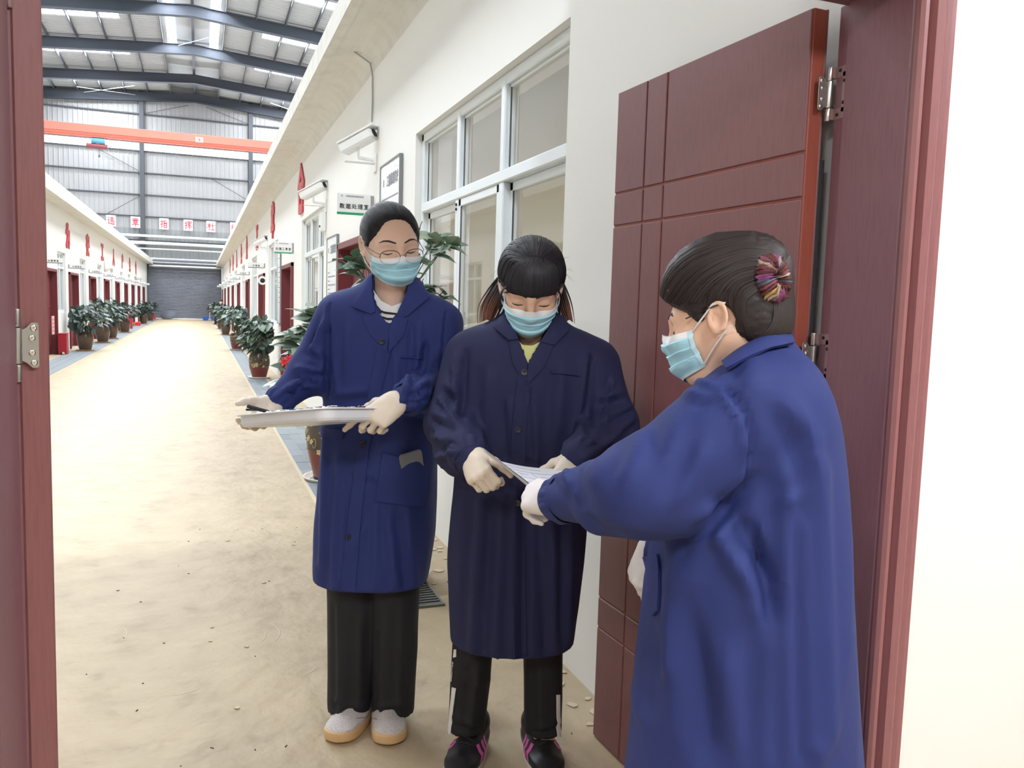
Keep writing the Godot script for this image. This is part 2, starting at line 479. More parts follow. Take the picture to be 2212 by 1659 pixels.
func gable() -> void:
	var g := base("wall_end", Vector3(0, 0, ZG)); tag(g, "", "", "", "structure")
	# ribbed sheet: trapezoid ribs every 0.26 m, in two tones (lower courses greyer)
	for zone in [[0.0, 5.42, "lower_sheet", M.gable_lower], [5.42, 9.98, "sheet", M.gable_sheet], [10.44, 13.4, "sheet", M.gable_sheet]]:
		var b := MB.new()
		var x := HALL_L
		while x < HALL_R:
			if zone[0] < 1.0 and x > -2.95 and x < 1.15:      # the roller shutter's opening
				ribs(b, x, 3.55, zone[1])
			else: ribs(b, x, zone[0], zone[1])
			x += 0.26
		part(zone[2], b, zone[3], g)
	for x in [-15.0, -9.0, -3.2, 2.98, 9.0]:
		if absf(x) < 9.5:
			var b := MB.new()
			b.box(Vector3(x, 6.9, 0.14), Vector3(0.03, 13.0, 0.28)); b.box(Vector3(x, 6.9, 0.28), Vector3(0.26, 13.0, 0.03)); b.box(Vector3(x, 6.9, 0.02), Vector3(0.26, 13.0, 0.03))
			part("column", b, M.girt_paint, g)
	for y in [4.7, 6.12, 7.4, 8.68, 9.96, 10.46, 12.11]:
		var b := MB.new()
		b.cbox(Vector3(-0.2, y, 0.07), Vector3(18.6, 0.07, 0.12), 0.01)
		part("girt", b, M.girt_paint, g)
	for k in [[-3.2, 8.68, -5.6, 9.9], [2.98, 12.11, 0.4, 12.9], [-3.2, 12.1, -0.6, 12.9], [-3.2, 7.4, -5.2, 6.1], [2.98, 7.4, 0.6, 8.7]]:
		var b := MB.new()
		b.tube(PackedVector3Array([Vector3(k[0], k[1], 0.12), Vector3(k[2], k[3], 0.1)]), 0.016, 6)
		part("brace", b, M.girt_paint, g)
	for k in 3:
		var x0: float = [HALL_L, -3.1, 3.1][k]; var x1: float = [-3.3, 2.86, HALL_R][k]
		var b := MB.new()
		b.box(Vector3((x0 + x1) / 2, 10.21, 0.02), Vector3(x1 - x0, 0.46, 0.03))
		part("window_light", b, M.skylight_glow, g)
	# triangle over the eaves line
	var b := MB.new()
	b.span(Vector3(HALL_L, 13.2, -0.2), Vector3(HALL_R, 14.4, -0.02))
	part("top_sheet", b, M.gable_sheet, g)
	# roller shutter with curved slats
	var sh := base("door_shutter", Vector3(0, 0, ZG + 0.05)); tag(sh, "", "", "", "structure")
	for k in 40:
		var y := 0.06 + k * 0.088
		if y > 3.5: break
		b = MB.new()
		b.grid(1, 4, func(s, t):
			var a: float = PI * t
			return Vector3(lerpf(-2.95, 1.2, s), y + 0.084 * t, 0.03 + 0.028 * sin(a)))
		part("slat", b, M.shutter, sh)
	b = MB.new(); b.span(Vector3(-3.0, 0, -0.06), Vector3(1.25, 3.56, 0.02)); part("backing", b, M.girt_paint, sh)
	b = MB.new(); b.span(Vector3(-2.95, 0, 0.02), Vector3(1.2, 0.07, 0.07)); part("bottom_rail", b, M.pipe_white, sh)
	# the white pipes across the gable
	var i := 0
	for k in [[4.95, 0.075, 0.5, M.pipe_white, "topmost"], [4.53, 0.1, 0.55, M.pipe_white, "second"], [4.2, 0.045, 0.46, M.pipe_white, "third, thin"], [3.62, 0.05, 0.56, M.pipe_white, "fourth"], [3.40, 0.06, 0.58, M.plastic_grey, "fifth"], [3.2, 0.06, 0.56, M.pipe_white, "lowest"]]:
		b = MB.new()
		b.tube(PackedVector3Array([Vector3(-2.85 if k[0] < 3.7 else -9.4, k[0], ZG + k[2]), Vector3(1.2 if k[0] < 3.7 else 9.1, k[0], ZG + k[2])]), k[1], 10)
		var p := base("pipe", Vector3.ZERO)
		part("run", b, k[3], p)
		for x in [-2.2, 0.5]:
			b = MB.new(); b.span(Vector3(x - 0.025, k[0] - k[1] * 0.6, ZG + 0.292), Vector3(x + 0.025, k[0] + k[1] * 0.6, ZG + k[2]))
			part("bracket", b, M.plastic_grey, p)
		tag(p, "%s of the pale pipes running across the far wall above the grey roller shutter" % k[4], "pipe")
		i += 1

func ribs(b: MB, x: float, y0: float, y1: float) -> void:
	var pr := [Vector2(0, 0), Vector2(0.13, 0), Vector2(0.16, 0.035), Vector2(0.20, 0.035), Vector2(0.23, 0), Vector2(0.26, 0)]
	for k in 5:
		var p: Vector2 = pr[k]; var q: Vector2 = pr[k + 1]
		b.quad(Vector3(x + p.x, y0, p.y), Vector3(x + q.x, y0, q.y), Vector3(x + q.x, y1, q.y), Vector3(x + p.x, y1, p.y))

func roof() -> void:
	var c := base("ceiling", Vector3.ZERO); tag(c, "", "", "", "structure")
	var strips := skylight_zs()
	for s in [-1.0, 1.0]:
		var b := MB.new()
		var z := ZG
		var xe := HALL_L if s < 0 else HALL_R
		while z < 12.0:
			var pr := [Vector2(0, 0), Vector2(0.14, 0), Vector2(0.165, -0.035), Vector2(0.225, -0.035), Vector2(0.25, 0)]
			var gap := false
			for q in strips: gap = gap or absf(z + 0.125 - q) < 0.42
			for k in 4:
				var p0: Vector2 = pr[k]; var p1: Vector2 = pr[k + 1]
				var runs := [[XRIDGE + s * 1.3, XRIDGE + s * 3.0], [XRIDGE + s * 7.4, xe]] if gap else [[XRIDGE + s * 1.3, xe]]
				for w in runs:
					var a := Vector3(w[0], roof_y(w[0]) + p0.y, z + p0.x); var d := Vector3(w[1], roof_y(w[1]) + p0.y, z + p0.x)
					var e := Vector3(w[1], roof_y(w[1]) + p1.y, z + p1.x); var f := Vector3(w[0], roof_y(w[0]) + p1.y, z + p1.x)
					b.quad_out(a, d, e, f, (a + e) * 0.5 + Vector3(0, 1, 0))
			z += 0.25
		part("roof_sheet", b, M.roof_sheet, c)
		b = MB.new()
		b.quad_out(Vector3(XRIDGE + s * 1.3, RIDGE + 0.25, ZG), Vector3(xe, roof_y(xe) + 0.35, ZG), Vector3(xe, roof_y(xe) + 0.35, 12.0), Vector3(XRIDGE + s * 1.3, RIDGE + 0.25, 12.0), Vector3(s * 5.0, 20, -20))
		part("outer_sheet", b, M.roof_sheet, c)
		for q in strips:
			b = MB.new()
			var x0: float = XRIDGE + s * 3.0; var x1: float = XRIDGE + s * 7.4
			var nn := Vector3(0, 0.02, 0)
			var a := Vector3(x0, roof_y(x0), q - 0.45); var d := Vector3(x1, roof_y(x1), q - 0.45)
			b.quad_out(a, d, d + Vector3(0, 0, 0.9), a + Vector3(0, 0, 0.9), a + Vector3(0, 3, 0))
			b.quad_out(a + nn, d + nn, d + nn + Vector3(0, 0, 0.9), a + nn + Vector3(0, 0, 0.9), a - Vector3(0, 3, 0))
			part("skylight", b, M.skylight_glow, c)
		# purlins along the hall
		for k in 7:
			var x: float = XRIDGE + s * (1.35 + 1.22 * k)
			b = MB.new()
			b.box(Vector3(x, roof_y(x) - 0.13, -21.5), Vector3(0.05, 0.2, 67.0))
			part("purlin", b, M.girt_paint, c)
		# ridge light: raised strip with a glowing side
		b = MB.new()
		b.box(Vector3(XRIDGE + s * 0.92, RIDGE - 0.05, -31.5), Vector3(0.36, 0.02, 27.0))
		part("skylight", b, M.skylight_glow, c)
		b = MB.new()
		b.box(Vector3(XRIDGE + s * 1.25, RIDGE - 0.06, -31.5), Vector3(0.24, 0.22, 27.4)); b.box(Vector3(XRIDGE + s * 0.36, RIDGE + 0.25, -31.5), Vector3(0.74, 0.04, 27.0))
		part("monitor_sheet", b, M.roof_sheet, c)
	var b2 := MB.new()
	b2.box(Vector3(XRIDGE, RIDGE - 0.02, -21.5), Vector3(0.12, 0.26, 67.0))
	part("ridge_beam", b2, M.girt_paint, c)
	b2 = MB.new()
	b2.box(Vector3(XRIDGE, RIDGE + 0.2, -50.1), Vector3(2.7, 0.1, 9.9)); b2.box(Vector3(XRIDGE, RIDGE + 0.2, -3.0), Vector3(2.7, 0.1, 30.2))
	part("ridge_sheet", b2, M.roof_sheet, c)
	# rafters: tapered I-beams, deepest at the haunch
	var zs := [ZG + 0.35, -50.0, -44.2, -38.4, -32.6, -26.8, -21.0, -15.2, -9.4, -3.6, 2.2, 8.0]
	for z in zs:
		b2 = MB.new()
		for s in [-1.0, 1.0]:
			var xe := HALL_L if s < 0 else HALL_R
			var x0 := XRIDGE
			var t0 := RIDGE - 0.21; var t1 := roof_y(xe) - 0.21
			for w in [[0.12, 0.06, 0.0], [0.3, -0.03, 0.0]]: pass
			var dep := 0.44
			var bot0 := t0 - dep; var bot1 := t1 - dep - 0.05
			for fl in [[t0, t1, 0.26, 0.03], [bot0, bot1, 0.3, 0.035]]:
				var a := Vector3(x0, fl[0], z); var d := Vector3(xe, fl[1], z)
				b2.box((a + d) / 2, Vector3(a.distance_to(d), fl[3], fl[2]), Basis(Vector3(0, 0, 1), atan2(d.y - a.y, d.x - a.x)))
			var p := [Vector3(x0, bot0, z), Vector3(xe, bot1, z), Vector3(xe, t1, z), Vector3(x0, t0, z)]
			for o in [0.012, -0.012]:
				var off := Vector3(0, 0, o)
				b2.quad_out(p[0] + off, p[1] + off, p[2] + off, p[3] + off, Vector3(p[0].x, p[0].y, z))
		part("rafter", b2, M.rafter_paint, c)
	for k in [[-6.4, -53.2, -3.2, -54.8], [4.0, -52.6, 7.0, -54.6], [-0.9, -43.9, 0.4, -42.0], [-6.2, -54.5, -3.4, -52.4]]:
		b2 = MB.new()
		b2.tube(PackedVector3Array([Vector3(k[0], roof_y(k[0]) - 0.35, k[1]), Vector3(k[2], roof_y(k[2]) - 0.35, k[3])]), 0.015, 6)
		part("brace", b2, M.pipe_white, c)
	# overhead travelling crane
	var cr := base("bridge_crane", Vector3(0, 0, -45.0))
	tag(cr, "orange girder of an overhead travelling crane spanning the hall under the roof", "crane")
	b2 = MB.new()
	b2.cbox(Vector3(-0.2, 9.22, 0), Vector3(18.4, 0.4, 0.34), 0.02)
	b2.quad_out(Vector3(-9.4, 9.02, 0.17), Vector3(9.0, 9.02, 0.17), Vector3(9.0, 8.85, 0.06), Vector3(-9.4, 8.85, 0.06), Vector3(0, 9.1, 0))
	b2.quad_out(Vector3(-9.4, 9.02, -0.17), Vector3(9.0, 9.02, -0.17), Vector3(9.0, 8.85, -0.06), Vector3(-9.4, 8.85, -0.06), Vector3(0, 9.1, 0))
	part("girder", b2, M.crane_orange, cr)
	b2 = MB.new()
	b2.box(Vector3(-0.2, 8.86, 0), Vector3(18.4, 0.03, 0.24)); b2.box(Vector3(-0.2, 8.95, 0), Vector3(18.4, 0.16, 0.03))
	part("flange", b2, M.crane_orange, cr)
	b2 = MB.new(); b2.box(Vector3(0.0, 9.16, 0.18), Vector3(0.34, 0.24, 0.01)); part("capacity_plate", b2, M.sign_white, cr)
	b2 = MB.new()
	glyph(b2, "70,85 30,85 30,55 62,55 70,45 70,25 60,12 28,12", Transform3D(Basis.IDENTITY.scaled(Vector3(0.2, 0.2, 1)), Vector3(-0.14, 9.06, 0.186)), 14.0, 0.004)
	glyph(b2, "45,90 45,20 55,10 68,12;25,65 68,65", Transform3D(Basis.IDENTITY.scaled(Vector3(0.2, 0.2, 1)), Vector3(-0.06, 9.06, 0.186)), 14.0, 0.004)
	part("lettering", b2, M.sign_red, cr)
	var h := base("electric_hoist", Vector3(-4.55, 8.49, -45.0))
	tag(h, "blue and red electric hoist hanging below the orange crane girder", "hoist")
	b2 = MB.new(); b2.tube(PackedVector3Array([Vector3(-0.28, 0.2, 0), Vector3(0.3, 0.2, 0)]), 0.15, 14); part("drum", b2, M.crane_blue, h)
	b2 = MB.new(); b2.tube(PackedVector3Array([Vector3(-0.5, -0.05, 0), Vector3(0.42, -0.05, 0)]), [0.12, 0.12], 12); b2.cbox(Vector3(0.0, 0.1, 0), Vector3(0.2, 0.36, 0.2), 0.02); part("motor", b2, M.door_red, h)
	b2 = MB.new(); b2.tube(PackedVector3Array([Vector3(0.05, 0, 0), Vector3(0.05, -0.5, 0)]), 0.012, 6); b2.cbox(Vector3(0.05, -0.5, 0), Vector3(0.08, 0.12, 0.06), 0.02); part("hook", b2, M.girt_paint, h)

# strokes on a 100 x 100 square, "x,y x,y;x,y x,y" ; y up
func glyph(b: MB, s: String, x: Transform3D, w: float, thick: float) -> void:
	var count := 0
	for line in s.split(";"):
		var pts := []
		for q in line.strip_edges().split(" ", false):
			var xy := q.split(",")
			pts.append(Vector2(float(xy[0]), float(xy[1])) / 100.0)
		for k in pts.size() - 1:
			var p: Vector2 = pts[k]; var q: Vector2 = pts[k + 1]
			var d := (q - p).normalized() * w / 200.0 * (0.86 - 0.01 * (k % 4)); var r := (q - p).normalized().orthogonal() * w / 200.0
			count += 1
			var c := [p - d - r, q + d - r, q + d + r, p - d + r]
			var o := []
			for e in c: o.append(x * Vector3(e.x, e.y, 0))
			var off := x.basis.z.normalized() * thick * (1.0 + 0.05 * count)     # each stroke a little prouder than the last
			b.quad_out(o[0] + off, o[1] + off, o[2] + off, o[3] + off, o[0] - off)
			for i in 4: b.quad_out(o[i], o[(i + 1) % 4], o[(i + 1) % 4] + off, o[i] + off, (o[0] + o[2]) * 0.5)
func make_materials() -> void:
	var g := func(a: float, b: float): return ramp([0.0, Color(a, a, a), 1.0, Color(b, b, b)])
	# poured concrete: cloudy tone, fine trowel relief
	var m := mat("concrete", rgb(194, 175, 144), 0.6)
	m.albedo_texture = noise_tex(0.006, 1024, ramp([0.0, Color(0.88, 0.87, 0.85), 0.45, Color(0.96, 0.96, 0.955), 1.0, Color(1, 1, 1)]), false, FastNoiseLite.TYPE_SIMPLEX_SMOOTH, 6, 3)
	m.detail_enabled = true; m.detail_blend_mode = BaseMaterial3D.BLEND_MODE_MUL
	m.detail_albedo = noise_tex(0.03, 512, ramp([0.0, Color(0.90, 0.89, 0.87), 0.3, Color(0.98, 0.98, 0.98), 1.0, Color(1, 1, 1)]), false, FastNoiseLite.TYPE_PERLIN, 5, 9)
	m.heightmap_enabled = true; m.heightmap_scale = 0.8
	m.heightmap_texture = noise_tex(0.02, 1024, null, false, FastNoiseLite.TYPE_PERLIN, 6, 5)
	tri_map(m, Vector3(0.45, 0.45, 0.45), true)
	# white wall paint, slightly uneven
	m = mat("wall_paint", rgb(238, 237, 232), 0.75)
	m.heightmap_enabled = true; m.heightmap_scale = 0.05
	m.heightmap_texture = noise_tex(0.02, 512, null, false, FastNoiseLite.TYPE_PERLIN, 5, 7)
	tri_map(m, Vector3(1.2, 1.2, 1.2), true)
	m = mat("eave_paint", rgb(226, 224, 217), 0.8)
	m.albedo_texture = noise_tex(0.012, 512, ramp([0.0, Color(0.93, 0.92, 0.91), 0.5, Color(0.98, 0.98, 0.975), 1.0, Color(1, 1, 1)]), false, FastNoiseLite.TYPE_SIMPLEX_SMOOTH, 5, 21)
	tri_map(m, Vector3(0.5, 0.5, 0.5), true)
	mat("cream_room", rgb(226, 224, 208), 0.8)
	# maroon foil-wrapped wood with fine upright grain
	for k in [["maroon", rgb(132, 86, 86)], ["jamb_maroon", rgb(132, 90, 98)], ["rosewood", rgb(146, 96, 96)], ["casing_rose", rgb(150, 100, 101)], ["edge_red", rgb(158, 84, 70)]]:
		m = mat(k[0], k[1], 0.42)
		m.albedo_texture = noise_tex(0.03, 512, ramp([0.0, Color(0.93, 0.92, 0.92), 0.5, Color(0.985, 0.985, 0.985), 1.0, Color(1, 1, 1)]), false, FastNoiseLite.TYPE_SIMPLEX, 5, 33)
		m.heightmap_enabled = true; m.heightmap_scale = 0.012
		m.heightmap_texture = noise_tex(0.05, 512, null, false, FastNoiseLite.TYPE_SIMPLEX, 4, 35)
		tri_map(m, Vector3(9.0, 0.55, 9.0))
		m.metallic_specular = 0.45
	mat("groove", rgb(70, 38, 40), 0.6)
	mat("rubber_seal", rgb(62, 64, 70), 0.7)
	mat("door_red", rgb(118, 52, 56), 0.45)
	mat("steel", rgb(196, 196, 190), 0.3, 0.9)
	mat("chrome", rgb(232, 232, 230), 0.16, 1.0)
	mat("wrapped_hinge", rgb(150, 122, 122), 0.4, 0.2)
	mat("dark_hole", rgb(40, 30, 30), 0.7)
	mat("window_white", rgb(232, 238, 240), 0.35)
	mat("gasket", rgb(96, 102, 102), 0.6)
	m = mat("glass", Color(1, 1, 1, 0.06), 0.02)
	m.transparency = BaseMaterial3D.TRANSPARENCY_ALPHA
	# hall steelwork
	mat("rafter_paint", rgb(66, 71, 80), 0.7)
	mat("girt_paint", rgb(78, 81, 86), 0.65)
	m = mat("roof_sheet", rgb(162, 162, 160), 0.55)
	m = mat("gable_sheet", rgb(164, 164, 163), 0.6)
	m = mat("gable_lower", rgb(146, 149, 148), 0.6)
	mat("shutter", rgb(120, 124, 132), 0.5, 0.2)
	mat("crane_orange", rgb(192, 104, 86), 0.6)
	mat("crane_blue", rgb(74, 138, 160), 0.5)
	mat("pipe_white", rgb(222, 224, 222), 0.4)
	m = mat("skylight_glow", rgb(240, 244, 246), 0.5)
	m.emission_enabled = true; m.emission = rgb(246, 250, 255); m.emission_energy_multiplier = 1.6
	m = mat("lamp_glow", rgb(255, 255, 255), 0.5)
	m.emission_enabled = true; m.emission = rgb(255, 250, 240); m.emission_energy_multiplier = 2.0
	mat("sign_white", rgb(240, 240, 238), 0.5)
	mat("sign_red", rgb(205, 52, 66), 0.5)
	mat("sign_green", rgb(34, 158, 104), 0.5)
	mat("letter_red", rgb(196, 62, 66), 0.5)
	mat("ink", rgb(44, 46, 50), 0.7)
	mat("ink_grey", rgb(150, 152, 156), 0.7)
	mat("notice", rgb(238, 241, 242), 0.3)
	mat("frame_grey", rgb(130, 132, 134), 0.5)
	mat("plastic_white", rgb(238, 238, 236), 0.4)
	mat("plastic_grey", rgb(160, 162, 162), 0.5)
	mat("cable", rgb(176, 176, 172), 0.6)
	# planting
	mat("glaze", rgb(70, 62, 52), 0.25)
	mat("glaze_red", rgb(112, 52, 48), 0.28)
	mat("glaze_brown", rgb(84, 66, 54), 0.22)
	mat("relief", rgb(180, 160, 120), 0.4)
	mat("saucer", rgb(206, 160, 120), 0.5)
	mat("saucer_rim", rgb(232, 224, 210), 0.5)
	mat("soil", rgb(60, 50, 42), 0.9)
	mat("stem", rgb(92, 110, 82), 0.6)
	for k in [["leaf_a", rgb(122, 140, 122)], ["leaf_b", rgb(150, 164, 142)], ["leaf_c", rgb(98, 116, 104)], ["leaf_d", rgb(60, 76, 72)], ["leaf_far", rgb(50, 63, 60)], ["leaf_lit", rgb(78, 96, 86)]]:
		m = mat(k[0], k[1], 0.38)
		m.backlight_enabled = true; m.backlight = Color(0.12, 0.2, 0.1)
	mat("petal", rgb(230, 60, 72), 0.5)
	# drain
	mat("drain_slate", rgb(122, 131, 136), 0.6)
	mat("drain_slate_b", rgb(134, 143, 147), 0.6)
	mat("grate_steel", rgb(120, 124, 122), 0.4, 0.7)
	mat("grate_dark", rgb(40, 42, 40), 0.9)
	mat("plaster_chip", rgb(206, 192, 166), 0.85)
	mat("box_red", rgb(176, 36, 52), 0.45)
	mat("box_blue", rgb(40, 96, 196), 0.5)
	mat("umbrella_grey", rgb(96, 100, 106), 0.6)
const GLYPH := {
	"an": "50,95 50,84;12,84 88,84;12,84 12,70;88,84 88,70;40,72 25,30;25,30 80,8;72,62 45,20 15,6;8,48 92,48",
	"quan": "50,95 8,60;50,95 92,60;25,55 75,55;28,32 72,32;50,55 50,8;10,8 90,8",
	"sheng": "30,92 14,62;24,72 84,72;50,95 50,8;22,42 80,42;8,8 92,8",
	"chan": "50,95 50,84;14,82 86,82;34,76 40,64;66,78 58,62;16,58 88,58;20,58 20,35 6,8",
	"he": "50,95 8,58;50,95 92,58;30,56 70,56;26,40 74,40 74,8 26,8 26,40",
	"wei": "28,90 36,78;10,64 80,64 78,20 68,8 58,14;48,92 44,50 12,8;50,46 60,30",
	"gong": "14,85 86,85;50,85 50,12;6,12 94,12",
	"ren": "50,92 46,60 8,8;48,58 92,8",
	"wei2": "40,82 92,82;42,64 88,64;38,46 92,46 90,22 82,20;64,95 64,18;14,90 22,80;10,62 26,62 18,44 24,28 12,18;8,16 26,20 94,6",
	"zhang": "50,97 50,90;16,88 84,88;36,84 40,76;64,84 60,76;8,74 92,74;28,64 72,64 72,38 28,38 28,64;28,51 72,51;8,24 92,24;50,38 50,2",
	"zhi": "6,74 38,74;24,96 24,10 14,14;6,40 38,52;86,88 50,76;50,95 50,64 60,60 88,62 90,70;50,50 86,50 86,6 50,6 50,50;50,28 86,28",
	"hui": "6,74 36,74;22,96 22,10 12,14;6,40 36,52;46,92 46,82;46,92 94,92 92,80;50,74 88,74;66,86 52,50 86,50;42,30 96,30;68,64 68,2",
	"du": "6,72 48,72;28,96 28,4;28,70 6,34;28,64 46,44;56,62 94,62;74,92 74,10;50,10 98,10",
	"jue": "28,94 10,66 30,66 8,38 34,44;6,12 36,22;62,96 46,70;58,86 82,86 74,72;50,70 88,70 88,46 50,46;68,70 68,46;50,70 50,14 58,8 90,8 94,20",
	"shu": "26,96 26,56;8,76 46,76;12,92 18,82;42,92 36,82;26,76 8,58;26,76 46,60;24,52 12,26 44,8;40,48 10,8;4,34 48,34;62,96 52,66;58,76 96,76;86,76 78,36 52,4;60,62 72,30 98,4",
	"ju": "6,74 36,74;22,96 22,10 12,14;6,40 36,52;46,90 90,90 90,72 46,72;46,90 46,40 36,4;52,56 94,56;70,70 70,34;54,34 90,34 90,4 54,4 54,34",
	"chu": "28,96 10,54;24,78 50,78 36,38 6,8;18,60 34,30 60,12 98,6;70,96 70,26;70,66 94,48",
	"li": "6,88 38,88;8,54 36,54;22,88 22,20;4,16 40,28;50,92 92,92 92,48 50,48 50,92;50,70 92,70;71,92 71,8;48,30 94,30;42,8 98,8",
	"shi": "50,98 50,90;10,88 90,88;10,88 10,74;90,88 90,74;24,72 76,72;48,72 30,50 72,54;62,62 80,44;50,46 50,8;24,30 76,30;8,8 92,8",
}

func at_size(o: Vector3, x: Vector3, y: Vector3, w: float, h: float) -> Transform3D:
	return Transform3D(Basis(x * w, y * h, x.cross(y)), o)

# a window in the wall; face at x = xf, looking along dir (+1: the aisle lies at smaller x)
func window(nr: int, xf: float, dir: float, z0: float, z1: float, y0: float, y1: float, cuts: Array, fine: bool) -> void:
	var w := base("window_%d" % nr, Vector3.ZERO); tag(w, "", "", "", "structure")
	w.name = "window_%d" % nr
	var x := xf + dir * 0.075
	var t := 0.05
	var ty := 1.945
	var b := MB.new()
	var ym := (y0 + y1) / 2; var zm := (z0 + z1) / 2
	b.cbox(Vector3(x, y1 - t / 2, zm), Vector3(0.07, t, z1 - z0), 0.006)
	b.cbox(Vector3(x, y0 + t / 2, zm), Vector3(0.07, t, z1 - z0), 0.006)
	b.cbox(Vector3(x, ym, z0 + t / 2), Vector3(0.07, y1 - y0, t), 0.006)
	b.cbox(Vector3(x, ym, z1 - t / 2), Vector3(0.07, y1 - y0, t), 0.006)
	part("outer_frame", b, M.window_white, w)
	b = MB.new(); b.cbox(Vector3(x - dir * 0.006, ty, zm), Vector3(0.075, 0.055, z1 - z0 - 2 * t), 0.006)
	part("transom", b, M.window_white, w)
	var edges := [z0 + t] + cuts + [z1 - t]
	for k in edges.size() - 2:
		b = MB.new(); b.cbox(Vector3(x - dir * 0.003, (ty + y1) / 2, edges[k + 1]), Vector3(0.07, y1 - ty - t, 0.055), 0.006)
		b.cbox(Vector3(x - dir * 0.003, (ty + y0) / 2, edges[k + 1]), Vector3(0.07, ty - y0 - t, 0.062), 0.006)
		part("mullion", b, M.window_white, w)
	for k in edges.size() - 1:
		var a: float = edges[k]; var d: float = edges[k + 1]
		# fixed light above, sash below
		for q in [[ty + 0.0275, y1 - t, 0.014, 0.0], [y0 + t, ty - 0.0275, 0.042, -0.02 if k % 2 else 0.014]]:
			var pane_x: float = x + dir * q[3]
			if fine:
				b = MB.new()
				var s: float = q[2]
				b.cbox(Vector3(pane_x, q[1] - s / 2, (a + d) / 2), Vector3(0.03, s, d - a), 0.004)
				b.cbox(Vector3(pane_x, q[0] + s / 2, (a + d) / 2), Vector3(0.03, s, d - a), 0.004)
				b.cbox(Vector3(pane_x, (q[0] + q[1]) / 2, a + s / 2 + 0.02), Vector3(0.03, q[1] - q[0], s + 0.01), 0.004)
				b.cbox(Vector3(pane_x, (q[0] + q[1]) / 2, d - s / 2 - 0.02), Vector3(0.03, q[1] - q[0], s + 0.01), 0.004)
				part("sash", b, M.window_white, w)
				b = MB.new()
				b.box(Vector3(pane_x - dir * 0.012, (q[0] + q[1]) / 2, a + s + 0.026), Vector3(0.008, q[1] - q[0] - 2 * s, 0.003))
				part("gasket", b, M.gasket, w)
			b = MB.new()
			b.quad_out(Vector3(pane_x, q[0], a), Vector3(pane_x, q[0], d), Vector3(pane_x, q[1], d), Vector3(pane_x, q[1], a), Vector3(pane_x + dir, 1.5, a))
			part("pane", b, M.glass, w)
	if fine:
		b = MB.new()
		for k in [1.89, 1.865]: b.tube(PackedVector3Array([Vector3(x - dir * 0.045, k, edges[1]), Vector3(x - dir * 0.03, k, edges[1])]), 0.008, 10)
		part("sash_stop", b, M.ink, w)

func facade_door(nr: int, xf: float, dir: float, z: float, h: float, wd: float) -> void:
	var d := base("door_%d" % nr, Vector3(xf, 0, z)); tag(d, "", "", "", "structure")
	d.name = "door_%d" % nr
	var b := MB.new()
	for s in [-1.0, 1.0]: b.cbox(Vector3(dir * 0.06, h / 2, s * (wd / 2 - 0.03)), Vector3(0.2, h, 0.06), 0.006)
	b.cbox(Vector3(dir * 0.06, h - 0.03, 0), Vector3(0.2, 0.06, wd), 0.006)
	part("frame", b, M.door_red, d)
	for s in [-1.0, 1.0]:
		b = MB.new(); b.cbox(Vector3(dir * 0.12, h / 2 - 0.03, s * wd * 0.235), Vector3(0.045, h - 0.07, wd * 0.46), 0.005)
		b.cbox(Vector3(dir * 0.095, h * 0.72, s * wd * 0.235), Vector3(0.01, h * 0.36, wd * 0.3), 0.004)
		b.cbox(Vector3(dir * 0.095, h * 0.27, s * wd * 0.235), Vector3(0.01, h * 0.3, wd * 0.3), 0.004)
		part("leaf", b, M.door_red, d)
	b = MB.new(); b.tube(PackedVector3Array([Vector3(dir * 0.1, 1.0, 0.05), Vector3(dir * 0.05, 1.0, 0.05), Vector3(dir * 0.05, 1.0, 0.16)]), 0.01, 8); b.cbox(Vector3(dir * 0.095, 0.98, 0.05), Vector3(0.01, 0.18, 0.04), 0.004)
	part("handle", b, M.steel, d)

func flag_sign(x0: float, x1: float, z: float, y0: float, y1: float, words: Array, label: String, wallside: float, green: bool) -> void:
	var s := base("door_sign", Vector3((x0 + x1) / 2, (y0 + y1) / 2, z))
	tag(s, label, "sign", "white name signs standing out from the walls over the doors")
	var w := x1 - x0; var h := y1 - y0
	var b := MB.new(); b.cbox(Vector3.ZERO, Vector3(w, h, 0.02), 0.003); part("board", b, M.sign_white, s)
	b = MB.new(); b.box(Vector3(0, -h / 2 + 0.009, 0.011), Vector3(w, 0.018, 0.004)); part("edge_strip", b, M.sign_green if green else M.frame_grey, s)
	b = MB.new(); b.cbox(Vector3(wallside * (w / 2 + 0.01), 0, 0), Vector3(0.03, h * 0.9, 0.03), 0.003); part("bracket", b, M.plastic_grey, s)
	b = MB.new()
	var n := words.size()
	var g := minf(h * 0.36, w * 0.86 / n * 0.84)
	var pitch := minf(w * 0.88 / n, g * 1.35)
	for k in n:
		glyph(b, GLYPH[words[k]], at_size(Vector3((k - (n - 1) / 2.0) * pitch - g / 2, -h * 0.22, 0.011), Vector3.RIGHT, Vector3.UP, g, g), 9.0, 0.002)
	part("lettering", b, M.ink, s)
	if green:      # the small line of print above
		b = MB.new()
		for k in 13: b.box(Vector3(-w * 0.22 + k * w * 0.04, h * 0.36, 0.0115), Vector3(w * 0.026, h * 0.07, 0.002))
		b.box(Vector3(-w * 0.36, h * 0.36, 0.0115), Vector3(w * 0.03, h * 0.08, 0.002))
		part("small_print", b, M.ink_grey, s)

func wall_letter(x: float, z: float, y0: float, h: float, key: String, dir: float, label: String) -> void:
	var o := base("wall_letter", Vector3(x, y0, z))
	tag(o, label, "letter", "red raised characters along the tops of the long walls")
	var b := MB.new()
	glyph(b, GLYPH[key], at_size(Vector3(0, 0, -dir * 0.33), Vector3(0, 0, dir), Vector3.UP, 0.66, h), 20.0, 0.016)
	part("strokes", b, M.letter_red, o)

